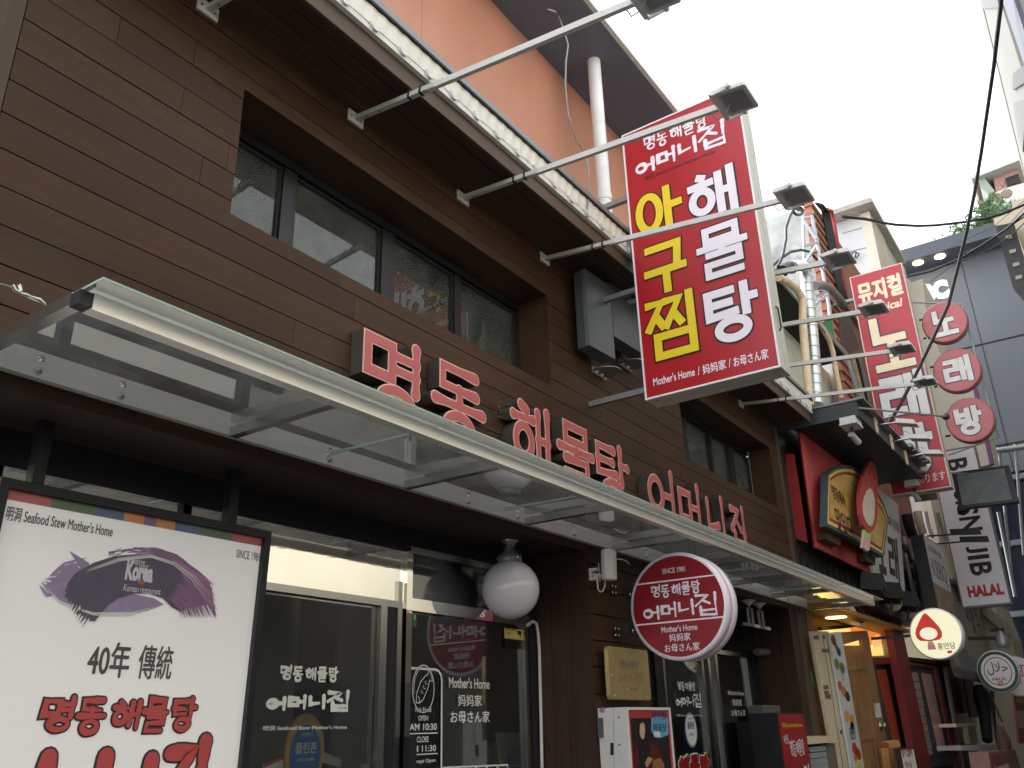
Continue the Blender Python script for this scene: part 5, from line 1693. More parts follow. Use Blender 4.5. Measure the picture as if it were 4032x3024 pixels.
# ---- dessert shop: upper wall, dark eave, doorway
mb = MB(); mb.box(12.1, 16.85, 3.82, 4.1, 4.0, 6.5)
mb.build('upper_wall', mat('pale_green_wall', S(206, 210, 190), .8, var=.08, dirt=S(150, 150, 130), dirt_amt=.4, scale=2), s2)
mb = MB(); mb.box(12.1, 16.3, 3.30, 4.6, 6.49, 6.56)
mb.build('dark_eave', MT['blackm'], s2)
mb = MB(); mb.box(12.1, 16.32, 3.27, 3.30, 6.47, 6.60)
mb.build('eave_edge', MT['flash'], s2)
mb = MB(); mb.box(12.05, 12.2, 3.66, 3.9, 4.3, 6.49)
mb.build('terracotta_strip', MT['terra'], s2)
def s2p(pts, y, th, nm, m, par=None): return slab(pts, 'y', y, th, nm, m, par or s2)
Q9 = lambda *pp: [z(9, *p) for p in pp]
tanm = mat('warm_brown_trim', S(150, 100, 58), .55, var=.15, scale=3, stretch=(1, 1, .3))
warm = mat('shop_ceiling_wood', S(176, 122, 62), .6, var=.1)
redw = mat('shop_red_paint', S(128, 34, 38), .5, var=.1)
grn = mat('shop_green_paint', S(52, 68, 68), .5, var=.12)
crm = mat('cream_board', S(214, 200, 172), .6, var=.07, dirt=S(150, 130, 110), dirt_amt=.25, scale=5)
s2p(Q9((795, 640), (830, 640), (1010, 1659), (960, 1659)), 3.595, .05, 'door_post', tanm)
p_ = Zp(z(9, 995, 690), 1.42)
mb = MB(); mb.box(12.1, 17.2, 3.3, 4.4, 1.44, 1.5)
mb.build('porch_ceiling', warm, s2)
dl = MB().lathe((p_.x, p_.y, 1.436), (0, 0, -1), [(.15, 0), (.15, .006), (.12, .01), (.001, .01)], 24).build('downlight', emit('warm_lamp', S(255, 214, 150), 2), s2)
mb = MB(); mb.box(12.1, 17.5, 4.4, 4.6, -1.6, 1.44)
mb.build('inner_wall', mat('inner_brown', S(96, 70, 46), .7, var=.2), s2)
s2p(Q9((1185, 590), (1225, 580), (1500, 690), (1470, 745), (1340, 690), (1215, 640)), 3.35, .1, 'red_beam', redw)
s2p(Q9((1340, 690), (1412, 705), (1615, 1659), (1525, 1659)), 3.40, .12, 'red_column', redw)
s2p(Q9((1220, 945), (1395, 940), (1405, 985), (1230, 985)), 3.52, .08, 'red_lintel', redw)
s2p(Q9((1230, 990), (1345, 980), (1470, 1600), (1440, 1659), (1350, 1659)), 3.62, .05, 'green_jamb', grn)
s2p(Q9((1255, 1025), (1318, 1020), (1415, 1500), (1375, 1500)), 3.60, .03, 'orange_jamb', mat('orange_jamb', S(172, 70, 36), .5, var=.1))
lb = s2p(Q9((905, 768), (1285, 733), (1322, 928), (1200, 936), (930, 950)), 3.75, .06, 'lit_picture', emit('lit_yellow', S(250, 222, 130), .22))
s2p(Q9((1085, 752), (1285, 736), (1305, 850), (1215, 862), (1200, 800), (1100, 815)), 3.745, .003, 'lit_orange_area', emit('lit_orange', S(238, 140, 62), .2), lb)
s2p(Q9((1225, 820), (1265, 795), (1290, 830), (1275, 870), (1235, 880)), 3.741, .003, 'lit_pale_patch', emit('lit_peach', S(250, 196, 130), .2), lb)
s2p(Q9((895, 745), (1290, 706), (1330, 940), (1312, 940), (1280, 730), (905, 766)), 3.74, .05, 'picture_frame', MT['blackm'], lb)
# green framed window with glazed strips
s2p(Q9((1425, 965), (1632, 1000), (1640, 1015), (1430, 985)), 3.42, .1, 'red_window_head', redw)
wn = s2p(Q9((1432, 985), (1632, 1012), (1775, 1640), (1560, 1659), (1550, 1610)), 3.46, .06, 'green_window', grn)
s2p(Q9((1448, 1036), (1524, 1042), (1620, 1570), (1555, 1585)), 3.452, .004, 'pane', mat('pane_picture', S(176, 158, 146), .3, var=.35, scale=7, dirt=S(120, 112, 116), dirt_amt=.6), wn)
s2p(Q9((1545, 1042), (1612, 1052), (1708, 1545), (1660, 1560)), 3.452, .004, 'pane', mat('pane_poster', S(204, 158, 146), .3, var=.3, scale=6, dirt=S(212, 120, 110), dirt_amt=.6), wn)
mb = MB()
for i in range(9):
    a, b = Yp(z(9, 1466+i*12, 1100+i*55), 3.448), Yp(z(9, 1536+i*10, 1098+i*55), 3.448)
    mb.bar(a, b, .012, .018)
mb.build('glazing_line', mat('line_grey', S(120, 112, 108), .6), wn)
s2p(Q9((1632, 1000), (1650, 1010), (1800, 1640), (1775, 1659)), 3.42, .06, 'red_window_edge', redw)
s2p(Q9((1395, 735), (1500, 690), (1640, 960), (1640, 985), (1425, 955)), 3.45, .08, 'sign_box_frame', MT['blackm'])
s2p(Q9((1408, 748), (1500, 712), (1620, 955), (1430, 935)), 3.44, .008, 'sign_box_face', emit('sign_box_cream', S(232, 224, 190), .06))
s2p(Q9((1225, 560), (1255, 572), (1500, 690), (1490, 720), (1290, 640)), 3.2, .25, 'low_roof_edge', MT['tealtrim'])
# folding cream panel, food photo strip and slatted door
fp = tag(s2p(Q9((832, 773), (945, 772), (1100, 1659), (990, 1659)), 3.50, .04, 'cream_panel', crm), 'tall cream door panel with scuffs beside the food photo strip', 'door panel')
fp.parent = None; fp.location = OFF[s2]; fp.name = 'hinged_panel'
mb = MB()
for a, b in (((905, 790), (1040, 1659)),): mb.bar(Yp(z(9, *a), 3.497), Yp(z(9, *b), 3.497), .008, .004)
for (u, v, w_) in ((850, 812, 30), (905, 898, 40), (912, 810, 10), (915, 1135, 30), (920, 1170, 26), (925, 1195, 34), (1020, 1425, 12)): mb.bar(Yp(z(9, u, v), 3.495), Yp(z(9, u+w_, v), 3.495), .006, .05)
o = mb.build('scuff_marks', mat('scuff_grey', S(112, 98, 92), .7, var=.3)); o.parent = fp
for v in o.data.vertices: v.co -= OFF[s2]
fs2 = thing('food_photo_strip', 'tall strip of dessert photographs beside the slatted door', 'poster', Yp(z(9, 1060, 1600), 3.46))
slab(Q9((945, 782), (1026, 776), (1178, 1659), (1095, 1659)), 'y', 3.46, .03, 'backing', mat('strip_white', S(206, 212, 216), .35, var=.08, scale=4), fs2)
def dish(u, v, r, c1, nm='printed_dish', sq_=.62):
    c = Yp(z(9, u, v), 3.457)
    MB().prism([c+V3((r*math.cos(t*.4189), 0, r*sq_*math.sin(t*.4189))) for t in range(15)], (0, .002, 0)).build(nm, mat('print_food', c1, .4, var=.35, scale=20), fs2)
for u, v, r, c1 in ((978, 830, .12, S(122, 44, 40)), (1012, 905, .10, S(58, 44, 46)), (995, 870, .08, S(170, 96, 74)), (1000, 985, .12, S(120, 130, 60)), (1035, 1010, .12, S(96, 112, 66)), (1040, 1065, .10, S(196, 190, 170)), (1020, 1125, .10, S(196, 88, 70)), (1045, 1165, .12, S(206, 132, 70)), (1070, 1195, .11, S(84, 36, 36)), (1065, 1320, .12, S(224, 164, 66)), (1100, 1350, .12, S(216, 148, 70)), (1098, 1385, .09, S(140, 90, 60)), (1105, 1405, .11, S(150, 200, 200)), (1115, 1530, .12, S(190, 56, 48)), (1140, 1570, .12, S(176, 60, 50)), (1120, 1590, .08, S(206, 120, 90)), (1140, 1645, .13, S(214, 206, 110))): dish(u, v, r, c1)
mb = MB(); a = Yp(z(9, 1090, 1475), 3.455); txt(mb, FY(a.x, a.z, 3.455), '홍만당', 0, 0, .26, .16, .001, .01); mb.build('strip_lettering', MT['ink'], fs2)
sd = thing('slatted_door', 'open tan wooden door with a slatted grille and round knob', 'door', Yp(z(9, 1260, 1600), 3.50))
def sdp(pts, y, th, nm, m): return slab(Q9(*pts), 'y', y, th, nm, m, sd)
sdp([(1026, 779), (1196, 768), (1206, 812), (1034, 862)], 3.50, .05, 'top_rail', MT['tan'])
sdp([(1160, 812), (1206, 810), (1356, 1659), (1275, 1659)], 3.50, .05, 'lock_stile', MT['tan'])
sdp([(1030, 862), (1045, 862), (1195, 1659), (1180, 1659)], 3.50, .05, 'hinge_stile', MT['tan'])
sdp([(1044, 900), (1168, 895), (1300, 1659), (1195, 1659)], 3.56, .02, 'back_panel', mat('door_back', S(120, 84, 52), .6, var=.15))
for i in range(6):
    u = 1050+i*21
    mb = MB(); mb.bar(Yp(z(9, u, 866), 3.515), Yp(z(9, u+128+i*1, 1659), 3.515), .05, .03); mb.build('slat', MT['tan'], sd)
for v in (1015, 1470):
    mb = MB(); mb.bar(Yp(z(9, 1045+(v-870)*.175, v), 3.508), Yp(z(9, 1190+(v-870)*.16, v-8), 3.508), .03, .05); mb.build('cross_rail', MT['tan'], sd)
c = Yp(z(9, 1282, 1388), 3.50)
MB().lathe(c, (0, -1, 0), [(.07, 0), (.07, .01), (.03, .02), (.03, .04), (.055, .055), (.05, .08), (.01, .09)], 18).build('knob', MT['steel2'], sd)
nb = sdp([(1241, 1240), (1278, 1238), (1290, 1330), (1254, 1333)], 3.495, .004, 'paper_notice', MT['paper'])
mb = MB(); a = Yp(z(9, 1254, 1322), 3.49)
for i, ch in enumerate('당기세요'): txt(mb, FY(a.x, a.z, 3.49), ch, .02, .26-i*.065, .06, .05, .001, .01)
mb.build('notice_lettering', MT['ink'], sd)
for k, (u, v) in enumerate(((1075, 640), (1120, 665))):
    a = Yp(z(9, u, v-30), 3.5)
    o = thing('porch_spotlight', ('pale swivel spotlight under the wooden porch ceiling, left of a black one', 'black swivel spotlight with a white front under the wooden porch ceiling')[k], 'spotlight', a)
    MB().cyl(V3((a.x, a.y, 1.438)), a, .03, 8).build('stem', MT['blackm'] if k else MT['cream'], o)
    MB().tube([a, a+V3((.12, -.03, -.16))], [.06, .075], 12).build('head', MT['black'] if k else MT['cream'], o)
    if k == 1: MB().cyl(a+V3((.12, -.03, -.16)), a+V3((.125, -.032, -.167)), .06, 12).build('front', MT['whiteplastic'], o)
    else: MB().obox(a+V3((.15, -.05, -.26)), (.16, 0, 0), (0, .07, .02), (0, 0, .02)).build('visor', MT['alu'], o)
gs = slab(Q9((822, 1032), (842, 1036), (860, 1128), (838, 1125)), 'y', 3.585, .006, 'green_notice', mat('notice_green', S(50, 110, 70), .5))
tag(gs, 'small green notice with a white border on the brown door post', 'notice')
# counter shelf in front, A board, planters
sh = slab(Q9((810, 1452), (998, 1448), (998, 1490), (815, 1506)), 'y', 3.38, .35, 'counter_top', MT['cream'])
tag(sh, 'cream counter top beside the red menu kiosk', 'counter')
st = thing('crate_stack', 'stack of pale grey plastic crates below the cream counter top', 'crates', Yp(z(9, 880, 1650), 3.42))
mb = MB()
for i in range(4):
    a, b = Yp(z(9, 822+i*3, 1512+i*40), 3.42), Yp(z(9, 930+i*6, 1545+i*40), 3.42)
    mb.box(a.x, b.x, 3.42, 3.6, b.z, a.z-.02)
mb.build('crate_body', mat('crate_grey', S(150, 156, 158), .6, var=.1), st)
slab(Q9((930, 1500), (985, 1500), (1010, 1659), (955, 1659)), 'y', 3.42, .08, 'counter_leg', mat('leg_olive', S(110, 106, 88), .6), st)
ab = thing('a_board', 'brown framed chalk style board with red writing on white paper by the door', 'sign board', Yp(z(9, 1440, 1659), 3.0))
slab(Q9((1375, 1532), (1500, 1520), (1535, 1659), (1395, 1659)), 'y', 3.0, .03, 'frame', mat('frame_brown', S(66, 42, 32), .6, var=.1), ab)
slab(Q9((1415, 1545), (1495, 1536), (1520, 1659), (1435, 1659)), 'y', 2.995, .004, 'paper', MT['paper'], ab)
mb = MB(); a = Yp(z(9, 1425, 1590), 2.99); b = Yp(z(9, 1490, 1575), 2.99)
txt(mb, FY(a.x, a.z, 2.99), '딸기 찹쌀떡', 0, 0, b.x-a.x, .11, .001, .02); txt(mb, FY(a.x, a.z, 2.99), '있는 날', .08, -.16, (b.x-a.x)*.6, .11, .001, .02)
mb.build('red_lettering', mat('board_red_ink', S(186, 50, 70), .5), ab)
o = thing('wooden_crate', 'pale wooden crate standing behind the brown framed board', 'crate', Yp(z(9, 1370, 1560), 3.2))
slab(Q9((1325, 1490), (1400, 1478), (1415, 1520), (1345, 1530)), 'y', 3.2, .1, 'top', mat('crate_pine', S(220, 166, 104), .6, var=.1), o)
slab(Q9((1330, 1530), (1400, 1524), (1400, 1659), (1350, 1659)), 'y', 3.2, .1, 'side', mat('crate_pine_side', S(176, 126, 66), .6, var=.15), o)

# ================================================================== disc signs along the lane
def oval(name, lab, Xv, cq, hq, vq, th, rim, face, cat='sign', grp=None, emi=None):
    c = Xp(cq, Xv)
    a = abs(Xp(hq, Xv).y-c.y)*(1.05 if grp else 1)
    b = abs(Xp(vq, Xv).z-c.z)*(1.05 if grp else 1)
    o = thing(name, lab, cat, c, grp)
    n = 56
    el3 = lambda k, dx: [c+V3((dx, -a*k*math.cos(2*math.pi*i/n), b*k*math.sin(2*math.pi*i/n))) for i in range(n)]
    mb = MB()
    rings = [(.955, -.012), (1, .0), (1, th*.45), (.97, th*.48), (.97, th*.52), (1, th*.55), (1, th), (.95, th+.01), (.01, th+.01)]
    vs = [p for k, dx in rings for p in el3(k, dx)]
    fs = [(i*n+k, i*n+(k+1) % n, (i+1)*n+(k+1) % n, (i+1)*n+k) for i in range(len(rings)-1) for k in range(n)]
    mb.add(vs, fs, .5, True)
    mb.build('rim', rim, o)
    MB().poly(el3(.95, -.0115)).build('face', face, o)
    return o, FX(c.y, c.z, Xv-.0125), a, b
def ring_of(f, a, b, k0, k1, d):
    mb = MB(); n = 48
    for i in range(n):
        t0, t1 = 2*math.pi*i/n, 2*math.pi*(i+1)/n
        mb.add([f.p(a*k0*math.cos(t0), b*k0*math.sin(t0), d), f.p(a*k1*math.cos(t0), b*k1*math.sin(t0), d), f.p(a*k1*math.cos(t1), b*k1*math.sin(t1), d), f.p(a*k0*math.cos(t1), b*k0*math.sin(t1), d)], [(0, 1, 2, 3)])
    return mb
# strawberry shop disc, switched on
o, f, a, b = oval('lit_disc_sign', 'glowing cream disc sign with a red strawberry shape, over the green window', 13.9, z(9, 1640, 788), z(9, 1818, 800), z(9, 1632, 620), .2, MT['frost'], emit('lit_cream', S(240, 236, 200), .13))
bp_ = [(0, .86), (.10, .78), (.28, .52), (.44, .26), (.50, .06), (.47, -.12), (.36, -.22), (0, -.27), (-.36, -.22), (-.47, -.12), (-.50, .06), (-.44, .26), (-.28, .52), (-.10, .78)]
f.pts(MB(), [(a*(-.26+x*1.02), b*(y*.98-.02)) for x, y in bp_], .002).build('berry_shape', emit('berry_red_lit', S(214, 52, 34), .06), o)
f.pts(MB(), [(a*(-.26+.34*math.cos(t*.3307)), b*(.02+.24*math.sin(t*.3307))) for t in range(19)], .004).build('pale_oval', emit('berry_pale', S(244, 238, 212), .12), o)
f.pts(MB(), [(a*x, b*y) for x, y in ((-.34, -.29), (-.18, -.29), (-.14, -.38), (-.36, -.38))], .002).build('green_leaf', mat('leaf_lime', S(168, 206, 92), .4), o)
f.pts(MB(), [(a*x, b*y) for x, y in ((-.38, -.385), (-.13, -.385), (-.09, -.6), (-.40, -.6))], .002).build('pink_block', mat('pink_print', S(222, 140, 170), .4), o)
mb = MB(); txt(mb, f, '홍만당', -.02*a, -.62*b, .66*a, .25*b, .003, .006); mb.build('brush_lettering', MT['ink'], o)
f.rect(MB(), .30*a, -.78*b, .17*a, .1*b, .002).build('red_seal', mat('seal_red', S(214, 60, 60), .4), o)
mb = MB(); mb.bar(Xp(z(9, 1500, 800), 14.0), Xp(z(9, 1500, 800), 14.0)+V3((0, .6, 0)), .04, .04); mb.build('bracket', MT['black'], o)
# halal disc and its neighbour behind
o, f, a, b = oval('halal_disc_sign', 'round green ringed halal disc sign marked 2F', 19.0, z(9, 2043, 1033), z(9, 2183, 1040), z(9, 2040, 895), .25, MT['frost'], mat('disc_white', S(226, 218, 222), .3, var=.02))
ring_of(f, a, b, .80, .95, .001).build('green_ring', mat('ring_green', S(20, 64, 46), .4), o)
ring_of(f, a, b, .70, .78, .001).build('cream_ring', mat('ring_cream', S(224, 220, 200), .4), o)
ring_of(f, a, b, .63, .67, .001).build('dark_ring', mat('ring_dark', S(24, 50, 48), .4), o)
mb = MB(); txt(mb, f, 'HALAL', -.33*a, -.43*b, .66*a, .16*b, .002, .012); txt(mb, f, '\uFEDD\uFEFC\uFEA3', -.5*a, -.16*b, 1.0*a, .62*b, .002, .006)
mb.build('dark_lettering', mat('halal_ink', S(26, 46, 48), .4), o)
mb = MB(); txt(mb, f, '2F', -.16*a, -.62*b, .32*a, .16*b, .002, .03); mb.build('red_lettering', mat('halal_red', S(190, 40, 56), .4), o)
mb = MB(); mb.bar(Xp(z(9, 1850, 820), 19.1), Xp(z(9, 2060, 818), 19.1), .06, .06); mb.bar(Xp(z(9, 1990, 768), 19.1), Xp(z(9, 2080, 762), 19.1), .05, .05); mb.bar(Xp(z(9, 2062, 818), 19.1), Xp(z(9, 2055, 765), 19.1), .04, .04); mb.build('hanging_arm', MT['blackm'], o)
MB().lathe(Xp(z(9, 2057, 770), 19.1), (0, 0, -1), [(.03, 0), (.05, .06), (.10, .12), (.12, .26), (.10, .30)], 14).build('bell_lamp', MT['galv'], o)
o, f, a, b = oval('pink_disc_sign', 'white disc sign with a red square mark, half hidden behind the halal disc', 20.2, z(9, 2165, 1065), z(9, 2300, 1070), z(9, 2160, 935), .25, MT['frost'], mat('disc_white2', S(226, 216, 224), .3, var=.02))
mb = MB(); f.rect(mb, .1*a, -.02*b, .5*a, .06*b, .002); f.rect(mb, .1*a, .04*b, .07*a, .5*b, .002); f.rect(mb, .1*a, .5*b, .5*a, .06*b, .002); f.rect(mb, .3*a, .05*b, .06*a, .45*b, .002); mb.build('red_mark', mat('mark_red', S(196, 36, 66), .4), o)
mb = MB(); txt(mb, f, 'アップ', -.18*a, -.42*b, .62*a, .2*b, .002, .006); mb.build('lettering', MT['ink'], o)

# ================================================================== red karaoke blade sign and three red discs
KX = 16.6
ks = thing('karaoke_blade_sign', 'faded red blade sign with cream lettering, taller than the awning beside it', 'sign', (KX+.1, 2.55, 3.83))
ya, yb, za, zb = 3.05, 2.05, 3.80, 8.33
MB().box(KX+.006, KX+.30, yb, ya, za, zb).build('cabinet', mat('cabinet_dirty_white', S(206, 200, 184), .55, var=.08, dirt=S(150, 130, 100), dirt_amt=.4), ks)
kf = FX(ya, za, KX)
kw, kh = ya-yb, zb-za
kf.rect(MB(), .02, .02, kw-.04, kh-.04, .0, .004).build('face', MT['red2'], ks)
mc, mn, mw2 = MB(), MB(), MB()
txt(mc, kf, '뮤지컬', .11, 3.88, .80, .44, .003, .05)
txt(mc, kf, 'Musical', .22, 3.62, .62, .17, .003, .03, slant=.2)
for ch, y, h, cc in (('노', 2.38, 1.18, mc), ('래', 1.34, 1.02, mw2), ('방', .30, 1.02, mw2)):
    glyph(mn, kf, ch, .11, y, .82, h, .155, .003, grow=.03, dstep=.0006)
    glyph(cc, kf, ch, .11, y, .82, h, .155, .009, dstep=.0006)
txt(mw2, kf, '、あります', .36, .14, .58, .16, .003, .01)
mn.build('navy_outline', mat('outline_navy', S(58, 52, 72), .45), ks); mc.build('cream_lettering', MT['cream'], ks); mw2.build('white_lettering', mat('greyed_white', S(206, 202, 198), .45, var=.05), ks)
mb = MB()
for zz in (4.3, 7.9): mb.bar((KX+.15, ya, zz), (KX+.15, 3.7, zz), .06, .06)
mb.build('wall_bracket', MT['galv'], ks)
for ch, q0, qh, qv, lab in (('노', z(6, 1697, 428), z(6, 1846, 424), z(6, 1685, 303), 'topmost of the three red disc signs'), ('래', z(6, 1778, 740), z(6, 1934, 735), z(6, 1766, 607), 'middle one of the three red disc signs'), ('방', z(6, 1862, 1062), z(6, 2018, 1055), z(6, 1850, 925), 'lowest of the three red disc signs, by a ball tipped rod')):
    o, f, a, b = oval('karaoke_disc_sign', lab, 17.05, q0, qh, qv, .16, mat('disc_rim_brown', S(168, 110, 104), .5, var=.2, dirt=S(70, 50, 46), dirt_amt=.6), mat('disc_face_pink', S(178, 88, 92), .35, var=.1, dirt=S(214, 140, 140), dirt_amt=.3), 'sign', 'red karaoke discs')
    mo, mi = MB(), MB()
    glyph(mo, f, ch, -.60*a, -.68*b, 1.2*a, 1.36*b, .095, .003, grow=.016, dstep=.0005)
    glyph(mi, f, ch, -.60*a, -.68*b, 1.2*a, 1.36*b, .095, .008, dstep=.0005)
    mo.build('outline', mat('disc_outline', S(60, 50, 60), .45), o); mi.build('lettering', mat('disc_letter', S(214, 210, 208), .4), o)
    c = Xp(q0, 17.05)
    mb = MB()
    for dz_ in (-.2, .2): mb.bar(c+V3((.08, a*.95, dz_)), V3((17.13, yb-.02, c.z+dz_)), .03, .03)
    mb.build('arm', MT['blackm'], o)
fr_ = [Xp(z(6, *p), 17.3) for p in ((1480, 300), (1810, 312), (2045, 1178), (1720, 1290))]
tag(MB().tube(fr_, .018, 6).build('sign_guard', MT['galv']), 'thin galvanised rod framing the three red discs', 'frame')

# ================================================================== brick karaoke building and its clutter
kb = thing('brick_building', 'old brick building with stained concrete side behind the red blade sign', 'building', (20, 6, -1.6))
mb = MB(); mb.prism([(16.9, 3.66, -1.6), (16.9, 9, -1.6), (16.9, 9, 10.9), (16.9, 3.66, 10.40)], (.05, 0, 0))
mb.build('concrete_side', MT['conc'], kb)
mb = MB(); mb.box(16.96, 22.0, 3.66, 8.5, -1.6, 10.35)
mb.build('brick_front', MT['brick'], kb)
mb = MB()
for i in range(74):
    zz = 2.0+i*.112
    s_ = .035 if i % 2 else 0
    mb.box(16.50-s_, 17.45, 3.50-s_, 3.658, zz, zz+.10, rnd.random())
mb.build('brick_pilaster', MT['obrick'], kb)
mb = MB(); mb.box(17.46, 21.6, 3.56, 3.658, 8.6, 10.5)
mb.build('brick_parapet', MT['obrick'], kb)
slab([r8(1340, 130), r8(1480, 150), r8(1590, 560), r8(1400, 640), r8(1330, 330)], 'y', 3.45, .1, 'brown_panel', mat('panel_brown', S(92, 64, 62), .6, var=.1), kb)
def tb_(name, lab, cat, pts, y, r, m, lz=r8, n=10, kind='y'):
    f = Yp if kind == 'y' else Xp
    return tag(MB().tube([f(lz(*p), y) for p in pts], r, n).build(name, m), lab, cat)
# spiral duct
du = thing('spiral_duct', 'shiny spiral steel duct with an elbow beside the red sign', 'duct', Yp(r8(1040, 1280), 3.2))
dp_ = [Yp(q, 3.2) for q in (r7(720, 1165), r7(800, 1140), r7(880, 1165), r7(905, 1240), r7(910, 1400), r8(970, 300), r8(1000, 700), r8(1040, 1290))]
MB().tube(dp_, .105, 18).build('pipe', mat('duct_steel', (.72, .75, .74, 1), .3, .85, var=.1, scale=2), du)
mb = MB()
L_ = [(dp_[i], dp_[i+1]) for i in range(3, 7)]
for p, q in L_:
    k = max(2, int((q-p).length/.17))
    for i in range(k):
        c = p+(q-p)*i/k; d_ = (q-p).normalized()
        mb.cut(); mb.tube([c-d_*.005, c+d_*.005], .109, 18, False)
mb.build('seam', mat('seam_dark', S(92, 98, 98), .5, .5), du)
tb_('flexible_duct', 'black ribbed flexible duct joining the spiral duct elbow', 'duct', [(590, 1215), (640, 1170), (720, 1160)], 3.25, .10, MT['rubber'], r7, 12)
tb_('insulated_pipe', 'thick beige wrapped pipe left of the spiral duct', 'pipe', [(540, 80-1000), (700, 170-1000)], 3.15, .05, MT['beige'], lambda x, y: r7(x, y+2230)) if False else None
pts = [r7(540, 1290), r7(660, 1350), r7(780, 1440), r7(840, 1540), r7(860, 1659), r8(860, 200), r8(890, 600), r8(930, 1000), r8(950, 1300)]
tag(MB().tube([Yp(q, 3.12) for q in pts], .062, 10).build('insulated_pipe', MT['beige']), 'thick beige wrapped pipe bending down left of the spiral duct', 'pipe')
tag(MB().tube([Yp(r8(*p), 3.3) for p in ((1050, 215), (1130, 320), (1200, 440), (1250, 600), (1290, 850), (1330, 1050), (1360, 1200))], .045, 10).build('insulated_pipe', MT['beige']), 'thinner beige wrapped pipe right of the spiral duct', 'pipe')
tag(MB().tube([Yp(r8(*p), 3.6) for p in ((1270, 30), (1320, 250), (1380, 600), (1430, 850), (1500, 1180))], .05, 8).build('grey_conduit', mat('conduit_grey', S(150, 150, 142), .6, var=.15)), 'grey conduit climbing the brick building left of the karaoke sign', 'pipe')
rp = [Yp(r7(*p), 3.5) for p in ((1180, 415), (1225, 430), (1260, 600), (1310, 900), (1400, 1400), (1440, 1600))]
tag(MB().tube(rp, .05, 10).build('red_pipe', mat('pipe_red', S(170, 52, 44), .5, var=.1)), 'red painted pipe on the orange brick front', 'pipe')
# bundle of black cables over the pilaster: every cable its own
cbp = [(1060, 330), (1140, 420), (1180, 600), (1215, 800), (1260, 1050), (1310, 1300), (1400, 1620)]
for i in range(6):
    tag(MB().tube([Yp(r7(x+i*16-30, y+i*4), 3.44-.02*i) for x, y in cbp], .028, 7).build('thick_cable', MT['rubber']), 'black cable in the thick bundle down the orange brick pilaster', 'cable', 'black cables bundled on the pilaster')
cl_ = [Yp(r7(800+62*math.cos(t*.5), 430+52*math.sin(t*.5)), 3.4) for t in range(26)]+[Yp(r7(*p), 3.42) for p in ((740, 400), (690, 500), (640, 650), (640, 800), (600, 1000), (540, 1150))]
tag(MB().tube(cl_, .026, 7).build('coiled_cable', MT['rubber']), 'black cable coiled in a loop before the stained concrete side', 'cable')
# steel lattice mast
lm = thing('lattice_mast', 'pale blue grey steel lattice frame before the orange pilaster', 'mast', Yp(r8(1180, 300), 3.3))
steelb = mat('mast_paint', S(176, 186, 194), .5, .2, var=.08)
MY = 3.32
LL = [(860, 500), (855, 1000), (900, 1200)]
A_ = [r7(862, 505), r7(880, 1110)]
B_ = [r7(975, 490), r7(1100, 1110), r7(1200, 1659), r8(1215, 160)]
mb = MB(); mb.tube([Yp(q, MY+.3) for q in A_], .032, 4); mb.build('upright', steelb, lm)
mb = MB(); mb.tube([Yp(q, MY) for q in B_], .042, 4); mb.build('upright', steelb, lm)
for q0, q1 in ((r7(862, 525), r7(980, 500)), (r7(875, 560), r7(1030, 800)), (r7(870, 890), r7(1040, 840)), (r7(1040, 870), r7(880, 1110)), (r7(1010, 1370), r7(1150, 1460)), (r7(1015, 1540), r7(1150, 1490)), (r7(1030, 1640), r7(1160, 1530)), (r7(885, 1110), r7(1090, 1090))):
    mb = MB(); mb.bar(Yp(q0, MY+.15), Yp(q1, MY), .045, .045); mb.build('brace', steelb, lm)
tb_('corrugated_hose', 'grey ribbed hose slanting across the foot of the orange pilaster', 'hose', [(1010, 1400), (1120, 1390), (1200, 1430), (1300, 1540), (1390, 1659)], 3.3, .085, mat('hose_grey', S(112, 116, 112), .6, var=.2), r7, 12)
tb_('long_cable', 'black cable sweeping up across the stained concrete side', 'cable', [(440, 1170), (560, 1050), (700, 960), (840, 935), (950, 960), (1040, 1060)], 3.5, .028, MT['rubber'], r7, 7)
slab([r8(1080, 210), r8(1235, 190), r8(1290, 500), r8(1200, 400)], 'y', 3.5, .02, 'green_tarpaulin', mat('tarp_green', S(40, 150, 92), .6, var=.25, scale=9, bump=.6))
tag(bpy.data.objects['green_tarpaulin'], 'crumpled green tarpaulin showing past the spiral duct', 'tarpaulin')
for i, (u0, u1, r_, mm) in enumerate(((1420, 1600, .05, MT['conc']), (1490, 1640, .06, MT['beige']), (1540, 1690, .03, MT['rubber']), (1580, 1720, .04, MT['galv']))):
    tag(MB().tube([Yp(r8(u0, 640), 3.45), Yp(r8((u0+u1)/2-5, 920), 3.45), Yp(r8(u1, 1250), 3.45)], r_, 8).build('service_pipe', mm), ('grey stained pipe', 'beige pipe', 'thin black pipe', 'dull steel pipe')[i]+' on the brick front close beside the karaoke sign', 'pipe')
